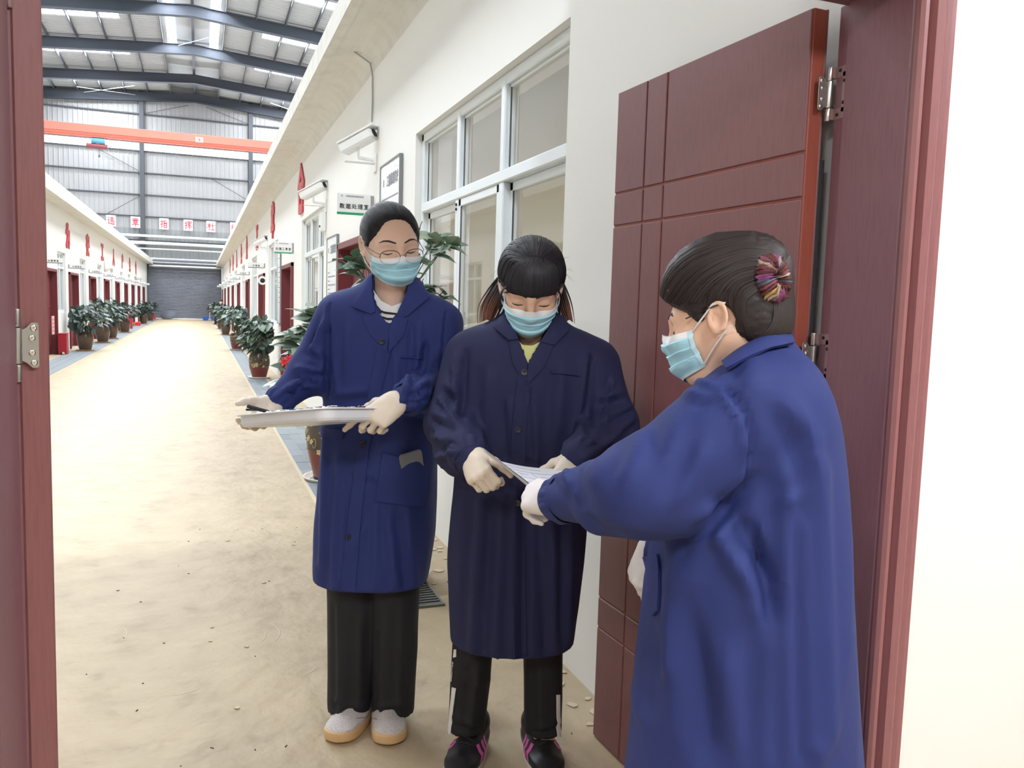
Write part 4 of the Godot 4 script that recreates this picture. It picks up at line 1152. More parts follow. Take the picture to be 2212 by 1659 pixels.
func furnishings() -> void:
	leaf_meshes = [leaf_mesh(0.28, 0.30, 0.42), leaf_mesh(0.15, 0.18, 0.46), leaf_mesh(0.42, 0.42, 0.40)]
	drains()
	var ord := ["nearest", "second", "third", "fourth", "fifth", "sixth"]
	# right-hand row
	var g := "potted plants along the right-hand wall"
	sprig_plant(Vector3(0.86, 0.014, -3.85), "tall sparse potted plant whose leaves show on both sides of the glasses wearer's head", 0.46, 0.17, 41,
		[[952, 505, 4, 0.0], [985, 515, 4, 0.05], [938, 520, 4, 0.0], [965, 528, 3, 0.1], [735, 552, 4, 0.0], [768, 545, 4, 0.05], [752, 556, 3, 0.0], [772, 592, 4, 0.0], [796, 588, 4, 0.1], [788, 604, 3, 0.0], [915, 602, 4, 0.0], [938, 614, 4, 0.0], [958, 630, 4, 0.05], [975, 636, 3, 0.0], [918, 563, 2, 0.0], [908, 492, 2, 0.0], [912, 478, 1, 0.0]], 0.085, [3, 0.14, 0.8, 1.5])
	var p1 := sprig_plant(Vector3(0.93, 0.0, -6.25), "potted plant with red flowers low down behind the tray carrier's arm", 0.5, 0.19, 42,
		[[664, 664, 4, 0.0], [684, 660, 4, 0.0], [655, 674, 3, 0.0], [606, 716, 3, 0.0], [622, 712, 4, 0.0], [640, 706, 4, 0.0], [655, 704, 4, 0.0], [672, 700, 4, 0.0], [652, 728, 4, 0.0], [668, 722, 4, 0.0], [632, 745, 4, 0.0], [612, 755, 3, 0.0], [640, 760, 4, 0.1], [618, 772, 4, 0.0], [652, 770, 4, 0.0], [635, 792, 4, 0.0], [612, 792, 3, 0.0], [618, 820, 4, 0.0], [606, 828, 3, 0.0], [640, 815, 3, 0.0]], 0.12, [4, 0.2, 0.8, 1.2])
	var rng := RandomNumberGenerator.new(); rng.seed = 8
	for q in [[614, 782], [632, 788], [646, 778], [622, 800], [617, 812], [630, 796], [652, 775], [624, 776]]:
		var c := on_z(q[0], q[1], -6.12) - p1.position
		var b := MB.new()
		for k in 6:
			var bs := leaf_basis(Vector3(cos(k * 1.05), sin(k * 1.05), 0.5), Vector3(0, 0, 1), 0.3 * k)
			b.lathe(PackedVector2Array([Vector2(0, -1), Vector2(0.8, -0.5), Vector2(1, 0), Vector2(0.8, 0.5), Vector2(0, 1)]), 7, Transform3D(bs * Basis.from_scale(Vector3(0.013, 0.006, 0.02)), c + bs * Vector3(0, 0, 0.02)))
		part("flower", b, M.petal, p1)
	bushy_plant(Vector3(0.94, 0, -14.7), "potted bush in a jar with pale relief flowers, left of the tray carrier", g, true, true, 43, 190, 0.30, 0.42, 1.08, 0.43, 0.165)
	bushy_plant(Vector3(0.90, 0, -23.0), "wide spreading potted bush in a dark jar, behind the one with pale relief flowers", g, true, true, 44, 170, 0.46, 0.62, 1.16, 0.43, 0.165)
	bushy_plant(Vector3(0.88, 0, -32.5), "potted bush third from the far shutter on the right", g, false, false, 45, 160, 0.45, 0.55, 1.12, 0.43, 0.165)
	bushy_plant(Vector3(0.86, 0, -38.7), "potted bush second from the far shutter on the right", g, false, false, 46, 160, 0.45, 0.55, 1.12, 0.43, 0.165)
	bushy_plant(Vector3(0.83, 0, -47.0), "potted bush closest to the far shutter on the right", g, false, false, 47, 160, 0.5, 0.5, 1.15, 0.43, 0.165)
	# left-hand row
	g = "potted plants along the left-hand wall"
	var zl := [-22.1, -25.9, -28.4, -33.3, -44.0, -49.8]
	for k in 6:
		bushy_plant(Vector3(-2.58, 0, zl[k]), "%s brown jar with a dark leafy bush along the left-hand wall" % ord[k], g, false, k < 3, 60 + k, 170, [0.52, 0.5, 0.4, 0.46, 0.42, 0.4][k], 0.44, [1.12, 1.3, 1.16, 1.1, 1.08, 1.1][k], 0.44, 0.18)
	var o := base("empty_jar", Vector3(-2.86, 0, -34.6)); tag(o, "brown jar without a plant behind the fourth bush on the left", "jar"); pot(o, false, 0.46, 0.17, 3)
	# red boxes on the floor
	for q in [[Vector3(-2.86, 0, -20.75), Vector3(0.17, 0.46, 0.3), "red fire extinguisher cabinet with an arched foot against the left wall"], [Vector3(-2.75, 0, -37.2), Vector3(0.3, 0.6, 0.22), "red cabinet on legs behind the fourth bush on the left"]]:
		o = base("red_cabinet", q[0]); tag(o, q[2], "cabinet")
		var s: Vector3 = q[1]
		var b := MB.new()
		var poly := PackedVector2Array([Vector2(-s.x / 2, 0), Vector2(-s.x * 0.3, 0), Vector2(-s.x * 0.22, 0.05), Vector2(0, 0.07), Vector2(s.x * 0.22, 0.05), Vector2(s.x * 0.3, 0), Vector2(s.x / 2, 0), Vector2(s.x / 2, s.y), Vector2(-s.x / 2, s.y)])
		b.plate(poly, s.z, Transform3D(Basis.IDENTITY, Vector3(0, 0, -s.z / 2))); part("body", b, M.box_red, o)
		b = MB.new(); b.cbox(Vector3(0, s.y + 0.006, 0), Vector3(s.x + 0.03, 0.012, s.z + 0.03), 0.003); part("lid", b, M.box_red, o)
		b = MB.new(); b.tube(PackedVector3Array([Vector3(s.x / 2, s.y * 0.6, 0.04), Vector3(s.x / 2 + 0.02, s.y * 0.6, 0.04), Vector3(s.x / 2 + 0.02, s.y * 0.6, -0.04), Vector3(s.x / 2, s.y * 0.6, -0.04)]), 0.006, 6); part("handle", b, M.steel, o)
	o = base("poster_panel", Vector3(XL + 0.01, 0.66, -20.3)); tag(o, "small pink notice low on the left wall above the red cabinet", "notice")
	var b := MB.new(); b.cbox(Vector3.ZERO, Vector3(0.016, 0.4, 0.3), 0.002); part("board", b, mat("pale_pink", rgb(222, 178, 176), 0.6), o)
	b = MB.new()
	for k in 4: b.box(Vector3(0.009, 0.12 - 0.08 * k, 0), Vector3(0.002, 0.02, 0.2))
	part("small_print", b, M.letter_red, o)
	for q in [[Vector3(-2.72, 0, -41.2), "low red crate next to the fifth bush on the left", Vector3(0.34, 0.16, 0.3)], [Vector3(-2.66, 0, -53.2), "small red box at the left foot of the grey shutter", Vector3(0.36, 0.25, 0.3)]]:
		o = base("red_crate", q[0]); tag(o, q[1], "crate")
		b = MB.new(); var s: Vector3 = q[2]
		b.cbox(Vector3(0, 0.01, 0), Vector3(s.x, 0.02, s.z), 0.004)
		for e in [[s.x / 2, 0, 0.02, s.z], [-s.x / 2, 0, 0.02, s.z], [0, s.z / 2, s.x, 0.02], [0, -s.z / 2, s.x, 0.02]]: b.cbox(Vector3(e[0], s.y / 2, e[1]), Vector3(e[2], s.y, e[3]), 0.004)
		part("tub", b, mat("bright_red", rgb(216, 44, 52), 0.5) if not M.has("bright_red") else M.bright_red, o)
		b = MB.new(); b.cbox(Vector3(0, s.y * 0.8, s.z / 2 + 0.012), Vector3(0.12, 0.02, 0.02), 0.004); part("grip", b, M.box_red, o)
	o = base("green_basin", Vector3(-2.86, 0, -40.2)); tag(o, "small green basin between the red crate and the left wall", "basin")
	b = MB.new(); b.lathe(PackedVector2Array([Vector2(0, 0), Vector2(0.1, 0), Vector2(0.16, 0.14), Vector2(0.175, 0.15), Vector2(0.165, 0.155), Vector2(0.15, 0.14), Vector2(0.09, 0.02), Vector2(0, 0.02)]), 18); part("bowl", b, mat("basin_green", rgb(140, 160, 110), 0.5), o)
	# open grey umbrella lying before the shutter
	o = base("umbrella", Vector3(-1.78, 0.27, -54.1), Basis(Vector3(0, 0, 1), 0.25) * Basis(Vector3.RIGHT, 0.6)); tag(o, "open grey umbrella lying in front of the shutter", "umbrella")
	b = MB.new()
	var prof := PackedVector2Array()
	for k in 9: prof.append(Vector2(0.50 * sin(1.25 * (1.0 - k / 8.0)), 0.34 * cos(1.25 * (1.0 - k / 8.0))))
	b.lathe(prof, 16, Transform3D(Basis.IDENTITY, Vector3(0, -0.1, 0))); part("canopy", b, M.umbrella_grey, o)
	b = MB.new(); b.tube(PackedVector3Array([Vector3(0, 0.24, 0), Vector3(0, -0.2, 0)]), 0.008, 6); part("shaft", b, M.steel, o)
	# blue boxes and a stand at the right end
	for q in [[Vector3(0.3, 0, -53.2), "left of two blue boxes on the floor at the far end"], [Vector3(0.75, 0, -52.8), "right of two blue boxes on the floor at the far end"]]:
		o = base("blue_box", q[0]); tag(o, q[1], "box")
		b = MB.new(); b.cbox(Vector3(0, 0.11, 0), Vector3(0.3, 0.22, 0.25), 0.012); part("body", b, M.box_blue, o)
		b = MB.new(); b.cbox(Vector3(0, 0.225, 0), Vector3(0.32, 0.02, 0.27), 0.006); part("lid", b, M.box_blue, o)
	o = base("pole_stand", Vector3(0.53, 0, -52.6)); tag(o, "thin pale pole on a foot between the two blue boxes", "stand")
	b = MB.new(); b.tube(PackedVector3Array([Vector3(0, 0.02, 0), Vector3(0, 0.95, 0)]), 0.018, 8); b.tube(PackedVector3Array([Vector3(-0.1, 0.95, 0), Vector3(0.1, 0.95, 0)]), 0.018, 8); part("pole", b, M.pipe_white, o)
	b = MB.new()
	for k in 3: b.tube(PackedVector3Array([Vector3(0, 0.12, 0), Vector3(0.18 * cos(k * TAU / 3 + 0.3), 0.012, 0.18 * sin(k * TAU / 3 + 0.3))]), 0.012, 6)
	part("foot", b, M.plastic_grey, o)

func drains() -> void:
	# slate drain covers in three files along the right, a bar grating at the near end
	var o := base("trim_drain_right", Vector3.ZERO); tag(o, "", "", "", "structure")
	var rng := RandomNumberGenerator.new(); rng.seed = 77
	var xs := [0.735, 0.838, 0.941]
	var z := -4.22
	var ms := []
	for v in 3:
		var b := MB.new(); b.cbox(Vector3.ZERO, Vector3(0.099, 0.012, 0.296), 0.003); ms.append(b.mesh())
	while z > -16.0:
		for x in xs:
			var q := part("cover_tile", ms[rng.randi() % 3], [M.drain_slate, M.drain_slate_b][rng.randi() % 2], o)
			q.position = Vector3(x + 0.05, 0.0 + rng.randf_range(-0.001, 0.0015), z - 0.15)
		z -= 0.302
	var b := MB.new()
	while z > ZG + 0.5:
		for x in xs: b.box(Vector3(x + 0.05, 0.0, z - 0.15), Vector3(0.098, 0.012, 0.294))
		z -= 0.302
	var far := part("cover_tiles", b, M.drain_slate, o); tag(far, "", "", "", "stuff")
	b = MB.new(); b.span(Vector3(0.72, -0.01, ZG + 0.4), Vector3(1.055, 0.002, -4.2)); part("bedding", b, M.plaster_chip, o)
	b = MB.new(); b.span(Vector3(0.705, -0.01, ZG + 0.4), Vector3(0.722, 0.007, -4.2)); b.span(Vector3(1.05, -0.01, ZG + 0.4), Vector3(1.066, 0.007, -4.2)); part("kerb_edge", b, M.plaster_chip, o)
	# grating
	var g := base("drain_grating", Vector3(0.84, 0, -3.80)); tag(g, "dark metal drain grating with crosswise bars in the floor behind the two front women", "grating")
	b = MB.new(); b.box(Vector3(0, 0.0015, 0), Vector3(0.34, 0.003, 0.68)); part("pit", b, M.grate_dark, g)
	b = MB.new()
	for s in [-1.0, 1.0]: b.cbox(Vector3(s * 0.172, 0.006, 0), Vector3(0.014, 0.012, 0.7), 0.002); b.cbox(Vector3(0, 0.006, s * 0.343), Vector3(0.34, 0.012, 0.014), 0.002)
	part("frame", b, M.grate_steel, g)
	for k in 22:
		b = MB.new(); b.cbox(Vector3(0, 0.007, -0.325 + k * 0.031), Vector3(0.33, 0.01, 0.012), 0.002)
		part("bar", b, M.grate_steel, g)
	o = base("trim_drain_left", Vector3.ZERO); tag(o, "", "", "", "structure")
	b = MB.new()
	z = -1.6
	while z > ZG + 0.5:
		for x in [-2.80, -2.63, -2.46]: b.box(Vector3(x + 0.05, 0.0, z - 0.15), Vector3(0.164, 0.012, 0.294))
		z -= 0.302
	far = part("cover_tiles", b, M.drain_slate_b, o); tag(far, "", "", "", "stuff")
# ---------------------------------------------------------------- bodies and clothes: fields of joined capsules, meshed as surface nets
class Field:
	var a := PackedVector3Array(); var ba := PackedVector3Array(); var bb := PackedFloat32Array()
	var ra := PackedFloat32Array(); var rb := PackedFloat32Array(); var kk := PackedFloat32Array()
	var rows := PackedFloat32Array()      # torso table: cx, cz, w, d per centimetre
	var y0 := 0.0; var nrow := 0; var ex := 2.5
	var cut_lo := -INF                    # hem
	var extra: Callable
	var v_cut := PackedVector2Array()     # open neckline, as seen from in front
	var v_open := false
	func cap(p: Vector3, q: Vector3, r0: float, r1: float, k := 0.03) -> void:
		a.append(p); ba.append(q - p); bb.append(maxf((q - p).length_squared(), 1e-9)); ra.append(r0); rb.append(r1); kk.append(k)
	func torso(r: Array) -> void:         # [y, cx, cz, w, d] from the bottom up
		y0 = r[0][0]; nrow = int((r[-1][0] - y0) / 0.01) + 1
		var raw := PackedFloat32Array()
		var s := 0
		for i in nrow:
			var y := y0 + i * 0.01
			while s < r.size() - 2 and r[s + 1][0] < y: s += 1
			var t: float = clampf((y - r[s][0]) / (r[s + 1][0] - r[s][0]), 0, 1)
			for c in 4: raw.append(lerpf(r[s][c + 1], r[s + 1][c + 1], t))
		rows = raw.duplicate()
		for pas in 3:                      # soften the bends of the table
			for i in range(1, nrow - 1):
				for c in 4: rows[i * 4 + c] = (raw[(i - 1) * 4 + c] + 2.0 * raw[i * 4 + c] + raw[(i + 1) * 4 + c]) * 0.25
			raw = rows.duplicate()
	func f(p: Vector3) -> float:
		var d := 1e9
		if nrow > 0:
			var g := clampf((p.y - y0) * 100.0, 0.0, nrow - 1.001)
			var i := int(g); var t := g - i; i *= 4
			var w := lerpf(rows[i + 2], rows[i + 6], t); var dd := lerpf(rows[i + 3], rows[i + 7], t)
			var u := absf(p.x - lerpf(rows[i], rows[i + 4], t)) / w
			var v := absf(p.z - lerpf(rows[i + 1], rows[i + 5], t)) / dd
			d = (pow(pow(u, ex) + pow(v, ex), 1.0 / ex) - 1.0) * minf(w, dd)
			var over := p.y - (y0 + (nrow - 1) * 0.01)
			if over > 0.0: d = maxf(d, over)
		for i in a.size():
			var pa := p - a[i]
			var h := clampf(pa.dot(ba[i]) / bb[i], 0.0, 1.0)
			var e := (pa - ba[i] * h).length() - lerpf(ra[i], rb[i], h)
			var k := kk[i]
			var m := maxf(k - absf(d - e), 0.0) / k if k > 0.0 else 0.0
			d = minf(d, e) - m * m * k * 0.25
		if extra.is_valid(): d = extra.call(p, d)
		if v_open and p.z > 0.0 and Geometry2D.is_point_in_polygon(Vector2(p.x, p.y), v_cut): d += 0.075
		return maxf(d, cut_lo - p.y)
	func normal(p: Vector3) -> Vector3:
		var e := 0.002
		var c := f(p)
		return Vector3(f(p + Vector3(e, 0, 0)) - c, f(p + Vector3(0, e, 0)) - c, f(p + Vector3(0, 0, e)) - c).normalized()
	func hit(o: Vector3, d: Vector3, t0 := 0.3, t1 := 4.0) -> float:
		var t := t0
		for i in 160:
			var q := f(o + d * t)
			if q < 0.0006: return t
			t += clampf(q * 0.55, 0.0008, 0.12)
			if t > t1: break
		return -1.0

func nets(b: MB, f: Callable, lo: Vector3, hi: Vector3, h: float, slack := 2.6, push = null) -> void:
	var nx := int(ceil((hi.x - lo.x) / h / 4.0)) * 4; var ny := int(ceil((hi.y - lo.y) / h / 4.0)) * 4; var nz := int(ceil((hi.z - lo.z) / h / 4.0)) * 4
	var sx := 1; var sy := nx + 1; var sz := (nx + 1) * (ny + 1)
	var val := PackedFloat32Array(); val.resize(sz * (nz + 1)); val.fill(9e8)
	var id := PackedInt32Array(); id.resize(sz * (nz + 1)); id.fill(-1)
	var blocks := []
	var reach := 4.0 * h * 0.87 * slack
	for bz in nz / 4:
		for by in ny / 4:
			for bx in nx / 4:
				var c := lo + Vector3(bx * 4 + 2, by * 4 + 2, bz * 4 + 2) * h
				if absf(f.call(c)) < reach:
					blocks.append(Vector3i(bx * 4, by * 4, bz * 4))
					for k in 5:
						for j in 5:
							var at: int = (bx * 4) + (by * 4 + j) * sy + (bz * 4 + k) * sz
							for i in 5:
								if val[at + i] > 8e8: val[at + i] = f.call(lo + Vector3(bx * 4 + i, by * 4 + j, bz * 4 + k) * h)
	var v0 := b.v.size(); var i0 := b.ix.size()
	var offs := [0, sx, sy, sx + sy, sz, sx + sz, sy + sz, sx + sy + sz]
	var pos := [Vector3(0, 0, 0), Vector3(1, 0, 0), Vector3(0, 1, 0), Vector3(1, 1, 0), Vector3(0, 0, 1), Vector3(1, 0, 1), Vector3(0, 1, 1), Vector3(1, 1, 1)]
	var ed := [[0, 1], [2, 3], [4, 5], [6, 7], [0, 2], [1, 3], [4, 6], [5, 7], [0, 4], [1, 5], [2, 6], [3, 7]]
	var cells := PackedInt32Array()
	var gv := PackedFloat32Array(); gv.resize(8)
	for bl in blocks:
		for k in 4:
			for j in 4:
				for i in 4:
					var at: int = bl.x + i + (bl.y + j) * sy + (bl.z + k) * sz
					var neg := 0
					for q in 8:
						gv[q] = val[at + offs[q]]
						if gv[q] < 0.0: neg += 1
					if neg == 0 or neg == 8: continue
					var s := Vector3.ZERO; var n := 0
					for e in ed:
						var p: float = gv[e[0]]; var q: float = gv[e[1]]
						if (p < 0.0) != (q < 0.0):
							s += pos[e[0]].lerp(pos[e[1]], p / (p - q)); n += 1
					id[at] = b.v.size()
					b.vert(lo + (Vector3(bl.x + i, bl.y + j, bl.z + k) + s / n) * h, Vector3.UP)
					cells.append(at)
	for at in cells:
		var p := val[at]
		for ax in 3:
			var st: int = [sx, sy, sz][ax]; var u: int = [sy, sz, sx][ax]; var w: int = [sz, sx, sy][ax]
			var q := val[at + st]
			if q > 8e8 or (p < 0.0) == (q < 0.0): continue
			if at - u - w < 0: continue
			var c0 := id[at]; var c1 := id[at - u]; var c2 := id[at - u - w]; var c3 := id[at - w]
			if c1 < 0 or c2 < 0 or c3 < 0: continue
			if p < 0.0: b.ix.append_array([c0, c2, c1, c0, c3, c2])
			else: b.ix.append_array([c0, c1, c2, c0, c2, c3])
	b.smooth(v0, i0)
	if push != null:
		for i in range(v0, b.v.size()): b.v[i] += b.n[i] * push.call(b.v[i], b.n[i])
		b.smooth(v0, i0)
	for i in range(v0, b.v.size()): b.uv[i] = Vector2(b.v[i].x, b.v[i].y)

# one person stands in a frame of his own: x to the right of the picture, y up, z towards the camera
class Frame:
	var origin: Vector3
	var basis: Basis
	var eye: Vector3
	var host
	func at(px: float, py: float, z := 0.0) -> Vector3:
		var d := basis.inverse() * (host.ray(px, py) as Vector3)
		return eye + d * ((z - eye.z) / d.z)
	func dir(px: float, py: float) -> Vector3:
		return (basis.inverse() * (host.ray(px, py) as Vector3)).normalized()

func frame(px: float, dist: float) -> Frame:
	var fr := Frame.new()
	fr.host = self
	var fh := Vector3(sin(YAW), 0, -cos(YAW)); var rh := Vector3(cos(YAW), 0, sin(YAW))
	fr.basis = Basis(rh, Vector3.UP, -fh)
	fr.origin = fh * dist
	fr.eye = Vector3(0, HC, dist)
	var p := fr.at(px, 900.0)
	fr.origin += rh * p.x
	fr.eye.x -= p.x
	return fr

# folds: each [px0, py0, px1, py1, width, height] seen in the picture; a ridge with a furrow on its right-hand side
class Folds:
	var p := PackedVector2Array(); var d := PackedVector2Array(); var l := PackedFloat32Array(); var w := PackedFloat32Array(); var h := PackedFloat32Array()
	var noise := FastNoiseLite.new(); var amp := 0.003; var sq := Vector3(1, 0.42, 1)
	var extra: Callable
	func _init() -> void:
		noise.noise_type = FastNoiseLite.TYPE_SIMPLEX_SMOOTH; noise.frequency = 3.6; noise.fractal_octaves = 2; noise.fractal_type = FastNoiseLite.FRACTAL_RIDGED; noise.fractal_gain = 0.4
	func add(fr: Frame, list: Array, z := 0.1) -> void:
		for q in list:
			var a := fr.at(q[0], q[1], z); var b := fr.at(q[2], q[3], z)
			var v := Vector2(b.x - a.x, b.y - a.y)
			p.append(Vector2(a.x, a.y)); l.append(v.length()); d.append(v.normalized()); w.append(q[4]); h.append(q[5] * 1.6)
	func push(v: Vector3, n: Vector3) -> float:
		var s := noise.get_noise_3dv(v * sq) * amp
		if n.z > -0.25:
			var k := clampf((n.z + 0.25) * 3.0, 0.0, 1.0)
			var q := Vector2(v.x, v.y)
			for i in p.size():
				var e := q - p[i]
				var wi := w[i]
				var t := e.dot(d[i])
				if t < -wi * 2.0 or t > l[i] + wi * 2.0: continue
				var o := e.cross(d[i])
				if absf(o) > wi * 4.0: continue
				var along := clampf((t + wi) / (2.5 * wi), 0.0, 1.0) * clampf((l[i] + wi - t) / (2.5 * wi), 0.0, 1.0)
				s += k * h[i] * along * (exp(-o * o / (wi * wi)) - 0.75 * exp(-pow((o - 1.5 * wi) / wi, 2.0)))
		if extra.is_valid(): s += extra.call(v, n)
		return s * clampf(1.2 + 1.6 * n.y, 0.0, 1.0)

# a strip of cloth laid on a field between two outlines given as picture points
func on_cloth(fr: Frame, fd: Field, fo, px: float, py: float, lift: float) -> Vector3:
	var d := fr.dir(px, py)
	var t := fd.hit(fr.eye, d)
	if t < 0.0: return Vector3.INF
	var p := fr.eye + d * t
	var n := fd.normal(p)
	if fo != null: p += n * fo.push(p, n)
	return p + n * lift

func poly_at(p: Array, t: float) -> Vector2:
	var tot := 0.0; var ls := []
	for k in p.size() - 1:
		ls.append(Vector2(p[k][0], p[k][1]).distance_to(Vector2(p[k + 1][0], p[k + 1][1]))); tot += ls[-1]
	var s := t * tot
	for k in ls.size():
		if s <= ls[k] or k == ls.size() - 1:
			return Vector2(p[k][0], p[k][1]).lerp(Vector2(p[k + 1][0], p[k + 1][1]), clampf(s / maxf(ls[k], 1e-6), 0, 1))
		s -= ls[k]
	return Vector2(p[-1][0], p[-1][1])

func patch(b: MB, fr: Frame, fd: Field, fo, pa: Array, pb: Array, nu: int, nv: int, lift: float, thick := 0.004, bulge := 0.0) -> void:
	var top := []
	for j in nv + 1:
		for i in nu + 1:
			var s := float(i) / nu; var t := float(j) / nv
			var q := poly_at(pa, s).lerp(poly_at(pb, s), t)
			var edge := minf(minf(s, 1 - s) * 2.0, minf(t, 1 - t) * 2.0)
			var p := on_cloth(fr, fd, fo, q.x, q.y, lift + bulge * sin(PI * t) * sin(PI * s))
			if p == Vector3.INF: p = top[-1] if top.size() else fr.at(q.x, q.y, 0.1)
			top.append(p)
	shell(b, top, nu, nv, fr.eye, thick)

# a sheet of points with thickness; the outside is where `eye` is
func shell(b: MB, top: Array, nu: int, nv: int, eye: Vector3, thick: float) -> void:
	var v0 := b.v.size(); var i0 := b.ix.size()
	for p in top: b.vert(p, Vector3.UP)
	var flip := false
	var c: Vector3 = top[(nv / 2) * (nu + 1) + nu / 2]
	var r: Vector3 = top[(nv / 2) * (nu + 1) + mini(nu / 2 + 1, nu)]; var u: Vector3 = top[mini(nv / 2 + 1, nv) * (nu + 1) + nu / 2]
	if nu / 2 + 1 > nu or nv / 2 + 1 > nv:
		c = top[0]; r = top[1]; u = top[nu + 1]
	flip = (r - c).cross(u - c).dot(eye - c) < 0
	for j in nv:
		for i in nu:
			var a := v0 + j * (nu + 1) + i
			if flip: b.ix.append_array([a, a + 1, a + nu + 2, a, a + nu + 2, a + nu + 1])
			else: b.ix.append_array([a, a + nu + 2, a + 1, a, a + nu + 1, a + nu + 2])
	b.smooth(v0, i0)
	var ring := []
	for i in nu: ring.append(i)
	for j in nv: ring.append(j * (nu + 1) + nu)
	for i in nu: ring.append(nv * (nu + 1) + nu - i)
	for j in nv: ring.append((nv - j) * (nu + 1))
	var mid := Vector3.ZERO
	for p in top: mid += p
	mid /= top.size()
	for k in ring.size():
		var i: int = ring[k]; var j: int = ring[(k + 1) % ring.size()]
		var a: Vector3 = b.v[v0 + i]; var d: Vector3 = b.v[v0 + j]
		b.quad_out(a, d, d - b.n[v0 + j] * thick, a - b.n[v0 + i] * thick, mid - b.n[v0 + i] * thick * 0.5)

func button(b: MB, p: Vector3, n: Vector3, r: float) -> void:
	var bs := leaf_basis(n, Vector3.UP, 0.3) * Basis(Vector3.RIGHT, PI / 2)
	b.lathe(PackedVector2Array([Vector2(r, -0.001), Vector2(r, 0.002), Vector2(r * 0.86, 0.0035), Vector2(r * 0.66, 0.0022), Vector2(0, 0.002)]), 18, Transform3D(bs, p))
	for k in 4:
		var a := PI / 4 + k * PI / 2
		b.lathe(PackedVector2Array([Vector2(r * 0.12, 0.0), Vector2(r * 0.1, 0.0036), Vector2(0, 0.0036)]), 6, Transform3D(bs, p + bs * Vector3(cos(a), 0, sin(a)) * r * 0.3))

# ---------------------------------------------------------------- hands
# wrist at `at`; dir = where the fingers point, back = out of the back of the hand; side = +1 right hand, -1 left hand
func hand(b: MB, at: Vector3, dir: Vector3, back: Vector3, side: float, curl: Array, thumb: Array, scale := 1.0, arm := Vector3.ZERO, wr := 0.027) -> Array:
	var z := dir.normalized(); var y := (back - z * back.dot(z)).normalized()
	var x := y.cross(z) * side            # towards the thumb
	var fd := Field.new()
	var P := func(u: float, v: float, w: float): return at + (x * u + y * v + z * w) * scale
	if arm == Vector3.ZERO: arm = -z
	arm = arm.normalized()
	var wrist := 0.030
	fd.cap(at + arm * wrist * scale, P.call(0, 0, 0.01), wr * scale, 0.024 * scale, 0.02 * scale)
	var kn := [[0.030, 0.0, 0.088], [0.010, 0.004, 0.093], [-0.011, 0.002, 0.089], [-0.030, -0.004, 0.080]]
	for k in 4: fd.cap(P.call(kn[k][0] * 0.55, 0.0, 0.012), P.call(kn[k][0], kn[k][1], kn[k][2]), 0.0165 * scale, 0.0118 * scale, 0.016 * scale)
	fd.cap(P.call(0.022, -0.012, 0.02), P.call(0.026, -0.009, 0.05), 0.015 * scale, 0.012 * scale, 0.02 * scale)
	fd.cap(P.call(-0.022, -0.010, 0.02), P.call(-0.024, -0.009, 0.06), 0.014 * scale, 0.012 * scale, 0.02 * scale)
	var tips := []
	var ln := [[0.043, 0.026, 0.021], [0.047, 0.030, 0.022], [0.044, 0.028, 0.022], [0.035, 0.021, 0.019]]
	for k in 4:
		var p: Vector3 = P.call(kn[k][0], kn[k][1], kn[k][2])
		var ang := 0.0
		var spread: float = curl[k][3] if curl[k].size() > 3 else 0.0
		for j in 3:
			ang += deg_to_rad(curl[k][j])
			var d := (z * cos(ang) - y * sin(ang) + x * spread).normalized()
			var q: Vector3 = p + d * ln[k][j] * scale
			var r0: float = [0.0102, 0.0094, 0.0086][j]; var r1: float = [0.0094, 0.0086, 0.0076][j]
			if k == 3: r0 *= 0.88; r1 *= 0.88
			fd.cap(p, q, r0 * scale, r1 * scale, 0.006 * scale)
			p = q
		tips.append(p)
	var tp: Vector3 = P.call(0.024, -0.012, 0.024)
	# thumb: three directions given in hand axes
	var tl := [0.040, 0.033, 0.027]
	for j in 3:
		var q: Vector3 = tp + (x * thumb[j][0] + y * thumb[j][1] + z * thumb[j][2]).normalized() * tl[j] * scale
		fd.cap(tp, q, [0.0145, 0.0115, 0.0105][j] * scale, [0.0115, 0.0105, 0.0085][j] * scale, 0.010 * scale)
		tp = q
	tips.append(tp)
	var lo := Vector3(INF, INF, INF); var hi := -lo
	for i in fd.a.size():
		for q in [fd.a[i], fd.a[i] + fd.ba[i]]: lo = lo.min(q - Vector3.ONE * 0.034); hi = hi.max(q + Vector3.ONE * 0.034)
	var no := FastNoiseLite.new(); no.frequency = 40.0; no.fractal_octaves = 2
	nets(b, fd.f, lo, hi, 0.0034 * scale, 1.8, func(v: Vector3, _n: Vector3): return no.get_noise_3dv(v) * 0.0008)
	# rolled glove hem
	var pts := PackedVector3Array()
	var rx := arm.cross(y).normalized(); var ry := rx.cross(arm)
	for k in 17: pts.append(at + (rx * cos(TAU * k / 16) + ry * sin(TAU * k / 16)) * (wr + 0.0012) * scale + arm * 0.014 * scale)
	b.tube(pts, 0.0022 * scale, 6, false)
	return tips
